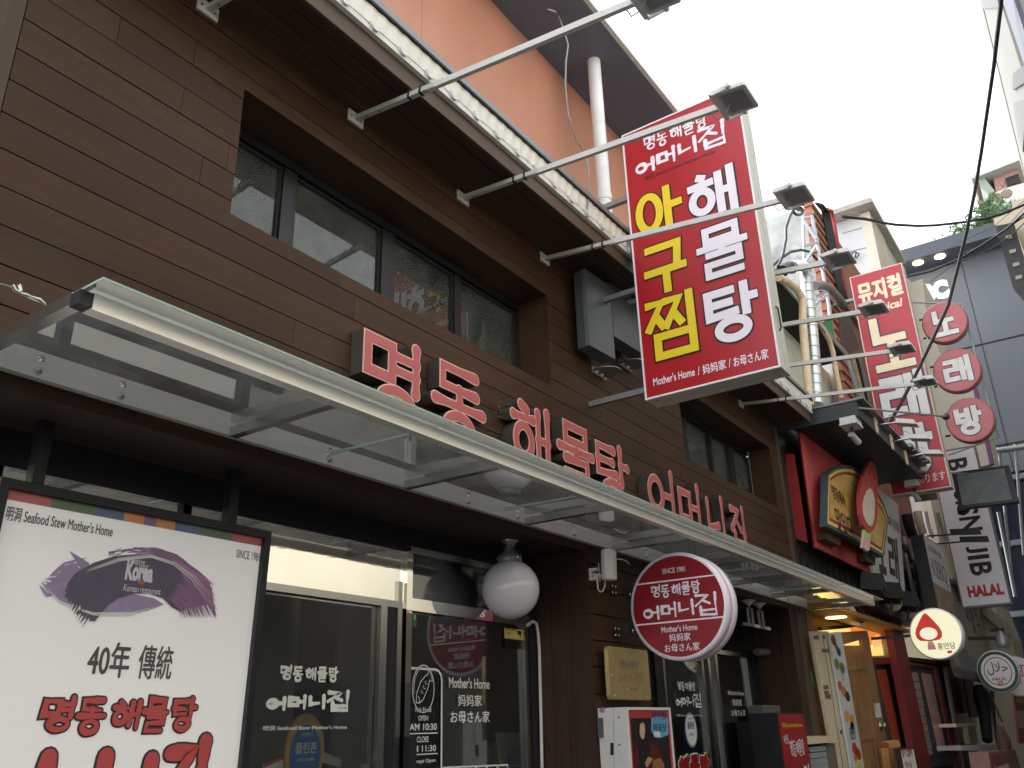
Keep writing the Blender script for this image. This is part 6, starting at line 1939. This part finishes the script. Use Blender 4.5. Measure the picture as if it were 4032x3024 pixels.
# the same front lower down
for i, (p, q, r_, mm, nm) in enumerate(((r5(690, 30), r5(770, 300), .12, MT['rubber'], 'black'), (r5(830, 0), r5(900, 270), .10, MT['beige'], 'flaking cream'), (r5(930, 0), r5(1020, 330), .06, MT['white'], 'white'), (r5(1090, 0), r5(1230, 420), .05, MT['conc'], 'grey'), (r5(1130, 0), r5(1330, 850), .045, MT['beige'], 'thin cream'))):
    tag(MB().tube([Yp(p, 3.5), Yp(((p[0]+q[0])/2-3, (p[1]+q[1])/2), 3.5), Yp(q, 3.5)], r_, 10).build('wall_pipe', mm), nm+' pipe on the brick wall between the signs under the karaoke sign', 'pipe')
for i in range(9):
    a = r5(620+rnd.uniform(0, 160), 250+rnd.uniform(0, 300)); b = r5(760+rnd.uniform(0, 240), 900+rnd.uniform(0, 260))
    m_ = ((a[0]+b[0])/2+rnd.uniform(-14, 14), (a[1]+b[1])/2)
    tag(MB().tube([Yp(a, 3.55), Yp(m_, 3.45), Yp(b, 3.55)], rnd.uniform(.02, .05), 6).build('tangled_cable', MT['rubber'] if i % 4 else MT['gwire']), 'cable in the dark tangle left of the barbecue sign box' if i % 4 else 'pale cable in the dark tangle left of the barbecue sign box', 'cable', 'cables tangled beside the barbecue sign')
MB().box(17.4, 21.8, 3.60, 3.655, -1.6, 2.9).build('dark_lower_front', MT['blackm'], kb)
slab([r4(925, 1390), r4(1040, 1385), r4(1075, 1500), r4(950, 1510)], 'y', 3.3, .3, 'speaker_box', MT['black'])
tag(bpy.data.objects['speaker_box'], 'small black box on the brick wall under the karaoke sign corner', 'box')

# leaning white karaoke sign board, barbecue sign, grey restaurant front
lt = Yp(z8(1345, 730), 3.2)
lf = Fr((15.45, 3.39, 2.09), (1, 0, 0), (0, -.19, 1.8))
ws = thing('white_board_sign', 'white leaning sign board with big black lettering behind the yellow board', 'sign', (16.6, 3.39, 2.09))
lf.rect(MB(), 0, 0, 2.4, 1.83, 0, .08).build('board', mat('board_white2', S(216, 214, 216), .45, var=.05, scale=2), ws)
mb = MB()
glyph(mb, lf, '노', .42, .28, .62, .82, .15, .003); glyph(mb, lf, '래', 1.22, .22, .80, .92, .13, .003)
mb.build('black_lettering', MT['ink'], ws)
mb = MB(); txt(mb, lf, 'Musical', .75, 1.28, .95, .22, .003, .02); txt(mb, lf, '뮤지컬', 1.80, 1.24, .5, .2, .003, .03); mb.build('grey_lettering', mat('lettering_grey', S(90, 90, 94), .5), ws)
bq = thing('barbecue_sign', 'black sided sign box with a white face lettered KBBQ', 'sign', (19.6, 3.1, 1.98))
BX0, BX1 = 18.67, 20.72
MB().prism([(BX0, 3.0, 1.9), (BX1, 3.0, 1.95), (BX1, 3.0, 3.47), (BX0, 3.0, 3.42)], (0, .24, 0)).build('case', MT['black'], bq)
bf_ = FY(BX0, 1.93, 2.998)
bf_.pts(MB(), [(.02, .55), (2.03, .55), (2.03, 1.52), (.02, 1.48)], .001).build('white_face', mat('face_white', S(210, 208, 212), .45, var=.04), bq)
bf_.pts(MB(), [(.02, .0), (2.03, .03), (2.03, .548), (.02, .548)], .001).build('food_photo', mat('photo_print', S(140, 112, 80), .4, var=.5, scale=11, dirt=S(196, 180, 150), dirt_amt=.7), bq)
mb = MB(); txt(mb, bf_, 'BUSAN JIB', .35, 1.18, 1.3, .16, .003, .01); txt(mb, bf_, 'KBBQ', .3, .62, 1.5, .46, .003, .0); mb.build('lettering', mat('lettering_dim', S(96, 96, 100), .5), bq)
for k, (q0, q1, lab) in enumerate(((r5(955, 312), r5(1340, 285), 'upper thin black arm lamp before the long white sign'), (r5(1090, 412), r5(1460, 380), 'lower thin black arm lamp before the long white sign'))):
    a = Yp(q0, 2.99); b = Xp(q1, a.x+.05)
    o = thing('arm_lamp', lab, 'lamp', a, 'black arm lamps over the barbecue sign')
    MB().cyl(a, b, .018, 6).build('arm', MT['black'], o)
    MB().prism([b+V3((u, v, w_)) for u, v, w_ in ((-.08, .1, .0), (.08, .1, 0), (.10, -.42, -.06), (-.10, -.42, -.06))], (0, 0, .1)).build('head', MT['black'], o)
gr = thing('grey_restaurant', 'grey plastered shop front with dark brush writing and a small black roof', 'shop front', (26, 3.6, -1.6))
slab([r5(1255, 900), r5(1390, 930), r5(1620, 1150), r5(1800, 1659), r6(1900, 300), r6(1650, 260), r6(1440, 120), r5(1310, 1300)], 'y', 3.3, .3, 'sign_wall', mat('wall_grey', S(158, 154, 144), .8, var=.08), gr)
mb = MB()
for i, (u, v, s_) in enumerate(((1345, 1140, '돌'), (1385, 1200, '솥'), (1430, 1190, '부'), (1500, 1280, '산'), (1560, 1330, '집'), (1470, 1400, '맛'), (1560, 1560, '집'), (1630, 1600, '구'))):
    a = Yp(r5(u, v), 3.295)
    txt(mb, FY(a.x, a.z, 3.295), s_, 0, 0, .45, .55, .002, .02)
mb.build('brush_lettering', mat('brush_dark', S(66, 62, 60), .6), gr)
rf = [Yp(q, 3.1) for q in (r5(1255, 868), r5(1410, 882), r5(1790, 1165), r5(1620, 1135))]
MB().prism(rf, (.1, .4, .12)).build('small_roof', mat('roof_black', S(52, 52, 54), .6, var=.15), gr)

# long white blade sign lettered BUSANJIB, HALAL
bs = thing('long_blade_sign', 'long white blade sign with black letters turned sideways and red HALAL', 'sign', (22.1, 2.5, 2.28))
ba, bb, bz0, bz1 = 3.04, 2.045, 2.28, 5.92
MB().box(22.008, 22.3, bb, ba, bz0, bz1).build('cabinet', mat('cabinet_grey', S(120, 116, 112), .5, var=.1), bs)
wf = FX(ba, bz0, 22.0)
wf.rect(MB(), .03, .04, ba-bb-.06, bz1-bz0-.08, 0, .006).build('face', mat('face_white2', S(236, 233, 238), .4, var=.03), bs)
mb = MB()
cells = [('B', r5(1620, 655), r5(1650, 822)), ('I', r5(1600, 560), r5(1612, 612)), ('J', r5(1575, 440), r5(1590, 528)), ('N', r5(1488, 62), r5(1520, 250)), ('A', r5(1400, -150), r5(1460, 25)), ('S', r4(1395, 1560), r4(1440, 1700)), ('U', r4(1330, 1370), r4(1380, 1510)), ('B', r4(1300, 985), r4(1330, 1130))]
for ch, qa_, qb_ in cells:
    za_, zb2 = Xp(qa_, 22).z, Xp(qb_, 22).z
    txt(mb, wf, ch, .33, zb2-bz0, .44, za_-zb2, .003, .03, rot=-90)
mb.build('black_lettering', MT['ink'], bs)
mb = MB(); txt(mb, wf, 'HALAL', .18, .22, .72, .25, .003, .06); mb.build('red_lettering', mat('halal_sign_red', S(190, 30, 42), .4), bs)
# black framed outdoor screen
ls = thing('led_screen', 'black framed grey mesh screen hung over the lane below the disc signs', 'screen', Xp(r4(1700, 1340), 19))
MB().prism([Xp(r4(*p), 19) for p in ((1240, 1160), (1960, 1065), (2090, 1525), (1340, 1615))], (.25, 0, 0)).build('frame', MT['black'], ls)
MB().prism([Xp(r4(*p), 18.99) for p in ((1305, 1190), (1910, 1105), (2010, 1500), (1385, 1575))], (.005, 0, 0)).build('mesh_panel', mat('mesh_grey', S(112, 118, 122), .6, var=.25, scale=5, dirt=S(84, 96, 112), dirt_amt=.5), ls)

# ================================================================== far buildings
wb = thing('white_building', 'pale building with a flat projecting roof slab behind the brick building', 'building', (28, 6, -1.6))
mb = MB(); mb.prism([(24.55, 3.62, -1.6), (24.55, 9, -1.6), (24.55, 9, 14.25), (24.55, 3.62, 14.25)], (8, 0, 0))
mb.build('wall', mat('bluish_plaster', S(206, 210, 212), .8, var=.07, scale=1, dirt=S(150, 154, 156), dirt_amt=.5), wb)
MB().box(24.45, 26.5, 3.58, 3.86, -1.6, 14.24).build('corner_column', MT['plaster'], wb)
MB().box(24, 28.6, 3.39, 7.5, 14.26, 14.42).build('roof_slab', mat('slab_grey', S(168, 166, 158), .8, var=.1), wb)
mb = MB()
for q0, q1 in ((r7(1370, 720), r7(1690, 630)), (r7(1400, 970), r7(1750, 890))): mb.bar(Xp(q0, 24.54), Xp(q1, 24.54), .02, .02)
mb.build('panel_joint', mat('joint_grey', S(150, 152, 150), .8), wb)
tag(MB().tube([Xp(r7(*p), 24.4) for p in ((1480, 1000), (1530, 955), (1590, 990), (1560, 1040), (1500, 1030), (1500, 970), (1550, 960), (1540, 1040))], .02, 6).build('coiled_wire', MT['rubber']), 'loop of black wire on the pale building wall', 'wire')
tw = thing('white_tower', 'narrow white tower with a purple edge behind the red discs', 'building', (29, 3, 5))
slab([z(6, *p) for p in ((1372, 40), (1480, 172), (1555, 148), (1575, 330), (1660, 620), (1885, 850), (1990, 1350), (1720, 1420), (1600, 1000), (1440, 400))], 'x', 28, 3, 'wall', MT['plaster'], tw)
slab([z(6, *p) for p in ((1880, 850), (1905, 850), (2015, 1345), (1990, 1352))], 'x', 27.95, .2, 'purple_edge', mat('edge_purple', S(120, 60, 130), .5), tw)
gb = thing('grey_store', 'dark grey clad store building closing the end of the lane', 'building', (38, 1, -1.6))
MB().box(35, 44, -6, 4.5, 8.2, 17.0).build('cladding', MT['dgrey'], gb)
MB().box(33.8, 44, -6, 4.6, 16.95, 17.5).build('roof_edge', mat('roof_edge_grey', S(72, 78, 88), .5), gb)
mb = MB()
for zz in (13.2, 9.2): mb.box(34.985, 34.998, -6, 4.4, zz, zz+.06)
for yy in (2.2, -.6): mb.box(34.985, 34.997, yy, yy+.02, 8.2, 16.9)
mb.build('panel_joint', MT['blackm'], gb)
MB().box(35.2, 44, -6, 4.4, -1.6, 8.2).build('dark_glazing', mat('navy_glass', S(34, 38, 54), .12, var=.2, scale=.4), gb)
mb = MB()
for zz in (3.2, 5.6, 7.9): mb.box(34.9, 35.2, -6, 4.4, zz, zz+.18)
mb.build('floor_band', MT['flash'], gb)
af = FX(4.9, 14.2, 34.98)
mb = MB()
p0, p1 = Xp(z(6, 1500, 300), 34.97), Xp(z(6, 1735, 255), 34.97)
tz_ = Xp(z(6, 1660, 150), 34.97).z
yL, yR = 4.45, Xp(z(6, 1728, 215), 34.97).y
bz_ = Xp(z(6, 1650, 290), 34.97).z
fa = FX(yL, bz_, 34.97)
txt(mb, fa, 'ABC', 0, 0, yL-yR, tz_-bz_-.05, .01, .09)
txt(mb, fa, 'MART', 0, -1.75, (yL-yR)*1.05, 1.45, .01, .09)
mb.build('white_lettering', emit('letter_white', S(236, 238, 240), .06), gb)
for u in (910, 1182):
    c = Xp(qt(u, 1440 if u < 1000 else 1358), 34.2)
    MB().lathe((c.x, c.y, 16.945), (0, 0, -1), [(.2, 0), (.2, .03), (.001, .03)], 16).build('downlight', emit('far_lamp', S(255, 224, 160), 2.5), gb)
sc_ = thing('pipe_frame', 'galvanised pipe frame standing before the grey store', 'frame', Xp(r4(1900, 1000), 33))
for q0, q1, r_ in ((r4(1840, 840), r5(2060, 900), .05), (r4(2050, 800), r5(2212, 560), .05), (r5(1880, 0), r5(2100, 1100), .06)):
    MB().cyl(Xp(q0, 33), Xp(q1, 33), r_, 8).build('upright', MT['galv'], sc_)
MB().cyl(Xp(r4(1745, 895), 33), Xp(r4(2300, 815), 33), .10, 8).build('top_rail', MT['galv'], sc_)
bw_ = thing('beige_house', 'old beige rendered house with a barred window under the long white sign', 'building', (29, 4, -1.6))
slab([r5(1640, 1240), r5(1900, 1215), r5(2060, 1640), r6(2120, 300), r6(2212, 800), r6(2212, 1659), r6(1900, 1659), r6(1800, 400)], 'x', 27, 2, 'wall', mat('beige_render', S(178, 168, 148), .85, var=.12, scale=1.2, dirt=S(120, 108, 92), dirt_amt=.4), bw_)
slab([r5(1745, 1245), r5(1840, 1235), r5(1870, 1365), r5(1790, 1350)], 'x', 26.98, .03, 'barred_window', MT['dark'], bw_)
mb = MB()
for i in range(4): mb.bar(Xp(r5(1750+i*28, 1245-i*3), 26.95), Xp(r5(1790+i*24, 1352+i*4), 26.95), .02, .03)
for i in range(3): mb.bar(Xp(r5(1752+i*11, 1270+i*32), 26.95), Xp(r5(1848+i*8, 1262+i*34), 26.95), .02, .03)
mb.build('window_bars', MT['white'], bw_)
mb = MB(); mb.bar(Xp(r5(1690, 1260), 26.9), Xp(r5(2050, 1560), 26.9), .08, .25); mb.build('sloping_ledge', mat('ledge_beige', S(150, 140, 124), .8), bw_)
# hillside, pavilion roofed house and pine behind the store
hl = MB()
hv_ = []
for i in range(15):
    for j in range(9):
        x, y = 46+i*6, -16+j*5
        hv_.append((x, y, 9+9*(1-math.exp(-(i)*.35))+1.2*math.sin(i*1.3+j)))
hl.add(hv_, [(i*9+j, (i+1)*9+j, (i+1)*9+j+1, i*9+j+1) for i in range(14) for j in range(8)], .5, True)
struct(hl.build('hillside', mat('hill_green', (.05, .07, .03, 1), .9, var=.3, scale=.5)))
PX = 60
pv = thing('pavilion_house', 'brick house with wide green grey eaves on the hill beyond the pine', 'house', Xp(qt(1990, 450), PX))
def pvp(pts, th, nm, m, dx=0): return MB().prism([Xp(qt(*p), PX+dx) for p in pts], (th, 0, 0)).build(nm, m, pv)
pvp([(1525, 312), (2130, 55), (2300, -20), (2300, 30), (2130, 105), (1560, 330)], 6, 'roof_edge', mat('eave_grey', S(186, 188, 182), .7), -.4)
pvp([(1545, 318), (2130, 90), (2300, 20), (2300, 100), (2100, 140), (1800, 250), (1720, 320), (1850, 480), (1770, 525)], 5, 'eave_soffit', mat('eave_green_grey', S(136, 146, 132), .7, var=.1), 0)
pvp([(1830, 320), (1870, 260), (2130, 170), (2200, 480), (1860, 490)], 4, 'brick_wall', mat('house_brick', S(176, 132, 116), .8, var=.1), .6)
pvp([(1975, 325), (2140, 260), (2180, 370), (2000, 415)], .1, 'window', MT['dark'], .45)
pvp([(1760, 530), (2070, 420), (2212, 380), (2250, 640), (2100, 660), (1790, 640)], 4, 'stone_base', mat('stone_pale', S(196, 194, 188), .8, var=.12, scale=2), .3)
mb = MB()
for (u, v) in ((1885, 565), (1995, 515)):
    c = Xp(qt(u, v), PX+.29)
    mb.lathe(c, (-1, 0, 0), [(.36, 0), (.3, .06), (.01, .08)], 14)
mb.build('round_vent', mat('vent_brown', S(130, 118, 104), .8), pv)
tr = thing('pine_tree', 'dark green pine on the hillside behind the grey store', 'tree', Xp(qt(1750, 1300), 48))
rt = random.Random(11)
cen = Xp(qt(1780, 900), 48)
tk_ = [V3((48, cen.y-.3, 12)), V3((48.2, cen.y, 18)), V3((48, cen.y+.2, cen.z-1)), V3((48, cen.y, cen.z+3))]
MB().tube(tk_, [.45, .35, .22, .06], 8).build('trunk', MT['bark'], tr)
lv, bm_ = MB(), MB()
tips = [(1790, 560), (1700, 680), (1640, 740), (1930, 640), (2000, 690), (1560, 800), (1345, 930), (1420, 970), (1260, 1050), (1350, 1120), (1480, 1150), (1300, 1190), (1250, 1240), (1500, 900), (1600, 1000), (1700, 900), (1800, 780), (1850, 1000), (1750, 1100), (1620, 1180), (1400, 1060), (1900, 800), (1840, 680), (1950, 900), (1550, 1080), (1680, 1040), (1720, 780), (2060, 700), (1900, 1060), (1450, 1220)]
for (u, v) in tips:
    t_ = Xp(qt(u, v), 48+rt.uniform(-1.5, 1.5))
    s_ = V3((48, cen.y+rt.uniform(-.3, .3), t_.z-rt.uniform(.2, 1.2)))
    bm_.tube([s_, (s_+t_)/2+V3((0, 0, -.1)), t_], [.07, .05, .015], 5)
    d = t_-s_
    nb_ = max(14, int(d.length*14))
    for i in range(nb_):
        k = rt.uniform(.25, 1.04)
        c = s_+d*k+V3((rt.gauss(0, .3), rt.gauss(0, .28), rt.gauss(0, .2)))
        for j in range(9):        # a tuft of needles
            a = V3((rt.gauss(0, 1), rt.gauss(0, 1), rt.gauss(.35, .8))).normalized()*rt.uniform(.22, .42)
            b = a.cross(V3((rt.gauss(0, 1), rt.gauss(0, 1), rt.gauss(0, 1)))).normalized()*.03
            lv.add([c-b, c+b, c+a], [(0, 1, 2)], rt.random())
bm_.build('limbs', MT['bark'], tr)
lv.build('crown', MT['leaf'], tr)
# building on the right edge
rb_ = thing('cream_building', 'tall cream building with a slate blue upright strip, nearest across the lane', 'building', (21, -4, -1.6))
RY = -.62
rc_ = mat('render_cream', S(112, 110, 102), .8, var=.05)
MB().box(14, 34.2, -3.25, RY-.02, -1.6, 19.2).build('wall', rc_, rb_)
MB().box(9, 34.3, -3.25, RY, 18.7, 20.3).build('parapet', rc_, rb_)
slab([qr(855, -40), qr(985, -40), qr(1106, 330), qr(1180, 560), qr(1180, 900), qr(1106, 700)], 'y', RY+.03, -.05, 'blue_strip', mat('strip_slate', S(54, 60, 74), .5), rb_)
slab([qr(625, -60), qr(810, -60), qr(830, 80), qr(655, 95)], 'y', RY+.03, -.04, 'window_recess', mat('recess_grey', S(84, 88, 84), .7), rb_)
slab([qr(985, 800), qr(1085, 718), qr(1110, 720), qr(1110, 900), qr(980, 985)], 'y', RY+.03, -.04, 'grey_box', mat('box_grey', S(70, 70, 66), .7), rb_)
slab([qr(990, 1125), qr(1110, 1095), qr(1110, 1380), qr(1090, 1659), qr(1040, 1500)], 'y', RY+.03, -.04, 'shaded_bay', mat('bay_grey', S(88, 88, 82), .7), rb_)
RX = 25
slab([qt(1830, 825), qt(2070, 740), qt(2060, 620), qt(2230, 560), qt(2400, 1500), qt(2230, 1300), qt(2085, 870), qt(1850, 915)], 'x', RX, 1.5, 'wall_pier', mat('pier_cream', S(196, 184, 160), .75, var=.05))
tag(bpy.data.objects['wall_pier'], 'cream stepped wall pier behind the black strip with square lamps', 'wall')
bd = thing('black_side_sign', 'black upright strip with four pale square lamps at the right edge', 'sign', Xp(qt(2000, 1200), 24.6))
slab([qt(1862, 925), qt(2085, 870), qt(2320, 1659), qt(2240, 1850), qt(2068, 1659)], 'x', 24.6, .3, 'board', mat('board_black', S(38, 38, 40), .5, var=.1), bd)
for (u, v) in ((2024, 1052), (2070, 1228), (2113, 1392), (2148, 1552)):
    slab([qt(u-44, v-12), qt(u+38, v-32), qt(u+44, v+10), qt(u-36, v+32)], 'x', 24.57, .03, 'square_lamp', mat('lamp_pale', S(150, 146, 130), .5), bd)

# ================================================================== overhead cables
def cable(lab, pts, r, m=None): tag(MB().tube(pts, r, 7).build('overhead_cable', m or MT['rubber']), lab, 'cable', 'cables strung over the lane')
cpts = [Xp(q, x) for q, x in ((qr(870, -260), 9.6), (qr(852, 60), 10.2), (qr(820, 330), 10.9), (qr(770, 760), 11.6), (qr(700, 1240), 12.3), (qr(640, 1659), 12.9), (qt(1600, 480), 13.3), (qt(1500, 980), 13.7), (qt(1400, 1380), 14.0), (z(6, 1720, 320), 14.2), (z(6, 1610, 560), 14.3), (z(6, 1500, 790), 14.4), (z(6, 1400, 980), 14.4), (z(6, 1325, 1105), 14.4))]
cable('thick black cable running down steeply across the sky to the teal awning', cpts, .028)
cpts = [Xp(qt(*p), x) for p, x in (((-40, 800), 17.5), ((250, 830), 18.5), ((450, 875), 19.4), ((620, 900), 20), ((900, 915), 21), ((1100, 908), 21.8), ((1320, 885), 22.5), ((1520, 860), 23), ((1750, 820), 23.6), ((1950, 760), 24), ((2150, 680), 24.3), ((2320, 600), 24.5))]
cable('sagging black cable crossing the sky in front of the pine', cpts, .035)
for i, (pts, r_) in enumerate((([(720, 1555), (1050, 1480), (1400, 1330), (1700, 1150), (2000, 950), (2212, 760), (2400, 620)], .03), ([(1380, 1290), (1650, 1180), (1900, 1010), (2212, 800), (2400, 640)], .022), ([(1200, 1420), (1500, 1330), (1800, 1200), (2050, 1040), (2212, 880), (2400, 740)], .016), ([(1050, 1610), (1300, 1420), (1700, 1150), (1900, 1040), (2212, 690)], .009), ([(700, 1440), (1200, 1235), (1500, 1080), (1830, 930), (2212, 600)], .008))):
    cable(('lowest black cable slanting past the store roof', 'second black cable of the slanting group at the pine', 'thin black cable slanting below the pine', 'thin wire slanting before the grey store front', 'thin grey wire rising before the pine to the right edge')[i], [Xp(qt(*p), 24.2+i*.1) for p in pts], r_)
tag(MB().tube([Xp(r7(*p), 19) for p in ((1230, 415), (1550, 460), (1900, 620), (2050, 690))], .006, 5).build('thin_wire', MT['gwire']), 'hair thin wire before the roof slab of the pale building', 'wire')

# ================================================================== clutter at the foot of the far shops
ft = thing('tiled_awning', 'small dark awning of rounded tiles above the far counter', 'awning', Yp(z(9, 1830, 980), 3.0))
mb = MB()
for i in range(8):
    a, b = Yp(z(9, 1745+i*20, 905+i*6), 3.2), Yp(z(9, 1790+i*20, 1040+i*5), 2.75)
    mb.tube([a, (a+b)/2+V3((0, 0, .05)), b], .10, 8)
mb.build('tiles', mat('tile_grey', S(74, 74, 76), .6, var=.2), ft)
slab(Q9((1700, 960), (1760, 920), (1960, 1000), (1940, 1030)), 'y', 3.3, .3, 'under_board', MT['blackm'], ft)
dk = thing('far_shop', 'dim far shop front with shelves under the tiled awning', 'shop front', (19, 3.6, -1.6))
slab(Q9((1640, 985), (1760, 960), (1990, 1040), (2080, 1659), (1800, 1659)), 'y', 3.7, .2, 'interior', mat('interior_dim', S(62, 56, 54), .7, var=.4, scale=2), dk)
slab(Q9((1700, 1005), (1712, 1005), (1830, 1659), (1815, 1659)), 'y', 3.5, .05, 'pale_post', mat('post_cream', S(176, 166, 150), .6), dk)
slab(Q9((1660, 1010), (1690, 1010), (1800, 1640), (1770, 1640)), 'y', 3.6, .05, 'cluttered_side', mat('clutter', S(128, 104, 96), .6, var=.5, scale=5), dk)
slab(Q9((1820, 1060), (1880, 1075), (1925, 1330), (1870, 1330)), 'y', 3.45, .05, 'dark_red_curtain', mat('curtain_red', S(60, 26, 24), .8, var=.2), dk)
slab(Q9((1760, 1310), (1860, 1300), (1880, 1480), (1790, 1500)), 'y', 3.5, .05, 'shelf_goods', mat('goods', S(140, 130, 112), .6, var=.5, scale=6), dk)
o = slab(Q9((1772, 1372), (1895, 1366), (1898, 1388), (1776, 1394)), 'y', 3.15, .3, 'white_shelf', MT['cream']); tag(o, 'narrow cream shelf in the far shop, above the long counter', 'shelf')
o = slab(Q9((1800, 1515), (2070, 1504), (2070, 1525), (2000, 1545), (1808, 1545)), 'y', 3.0, .4, 'long_counter', MT['white']); tag(o, 'long white counter with a squared end in the far shop', 'counter')
o = slab(Q9((1845, 1390), (1895, 1388), (1915, 1500), (1865, 1505)), 'y', 3.1, .1, 'glass_jar', mat('jar_olive', S(120, 124, 96), .3, var=.2)); tag(o, 'greenish upright jar between the cream shelf and the long counter', 'jar')
um = thing('folded_umbrella', 'folded black parasol leaning by the far counter', 'parasol', Yp(z(9, 1960, 1500), 2.9))
q_ = [Yp(z(9, *p), 2.9) for p in ((1915, 1130), (1935, 1200), (1955, 1300), (1975, 1480))]
MB().tube(q_, [.10, .16, .12, .10], 10).build('folded_canopy', MT['blackm'], um)
MB().prism([Yp(z(9, *p), 2.9) for p in ((1930, 1165), (1985, 1195), (2035, 1265), (1990, 1290), (1945, 1275))], (0, .12, 0)).build('loose_flap', MT['blackm'], um)
MB().cyl(Yp(z(9, 1985, 1160), 2.9), Yp(z(9, 2070, 1360), 2.9), .02, 6).build('pole', MT['gwire'], um)
ks2 = thing('karaoke_box_sign', 'red standing sign box with a cream syllable at the bottom right corner', 'sign', Yp(z(9, 2090, 1659), 2.3))
slab(Q9((1980, 1555), (2155, 1540), (2190, 1659), (1998, 1659)), 'y', 2.45, .3, 'box', mat('box_worn', S(150, 110, 100), .6, var=.2), ks2)
slab(Q9((1995, 1570), (2110, 1562), (2135, 1700), (2015, 1700)), 'y', 2.44, .006, 'face', mat('box_red', S(140, 28, 36), .4), ks2)
mb = MB(); a = Yp(z(9, 2012, 1700), 2.435); b = Yp(z(9, 2110, 1575), 2.435)
glyph(mb, FY(a.x, a.z-.1, 2.435), '노', .02, 0, b.x-a.x, b.z-a.z+.05, .09, .002); mb.build('lettering', MT['cream'], ks2)
mn_ = thing('menu_banner', 'dark red banner with food photographs at the right edge under the pink disc', 'banner', Yp(z(9, 2190, 1300), 2.2))
slab(Q9((2150, 1190), (2300, 1180), (2330, 1500), (2180, 1500)), 'y', 2.2, .03, 'cloth', mat('banner_red', S(110, 26, 30), .6, var=.15), mn_)
slab(Q9((2165, 1290), (2300, 1285), (2320, 1400), (2180, 1400)), 'y', 2.19, .005, 'food_photo', mat('banner_photo', S(150, 120, 100), .5, var=.5, scale=9), mn_)
mb = MB(); a = Yp(z(9, 2165, 1235), 2.19); txt(mb, FY(a.x, a.z, 2.19), 'KARAOKE', 0, 0, 1.2, .14, .002, .02); mb.build('lettering', mat('banner_gold', S(206, 150, 60), .5), mn_)
o = slab(Q9((1330, 1604), (2250, 1604), (2250, 1700), (1330, 1700)), 'y', 3.62, .05, 'dark_plinth', MT['blackm']); tag(o, 'low dark plinth under the far shop counters', 'plinth')
for i, (u, v, lab) in enumerate(((2062, 1460, 'left of two hanging string bundles past the folded parasol'), (2085, 1470, 'right of two hanging string bundles past the folded parasol'))):
    a = Yp(z(9, u, v), 2.8)
    tag(MB().tube([a+V3((0, 0, .25)), a, a+V3((.02, 0, -.45))], [.03, .12, .08], 8).build('hanging_bundle', mat('bundle', S(150, 120, 104), .7, var=.3)), lab, 'bundle')
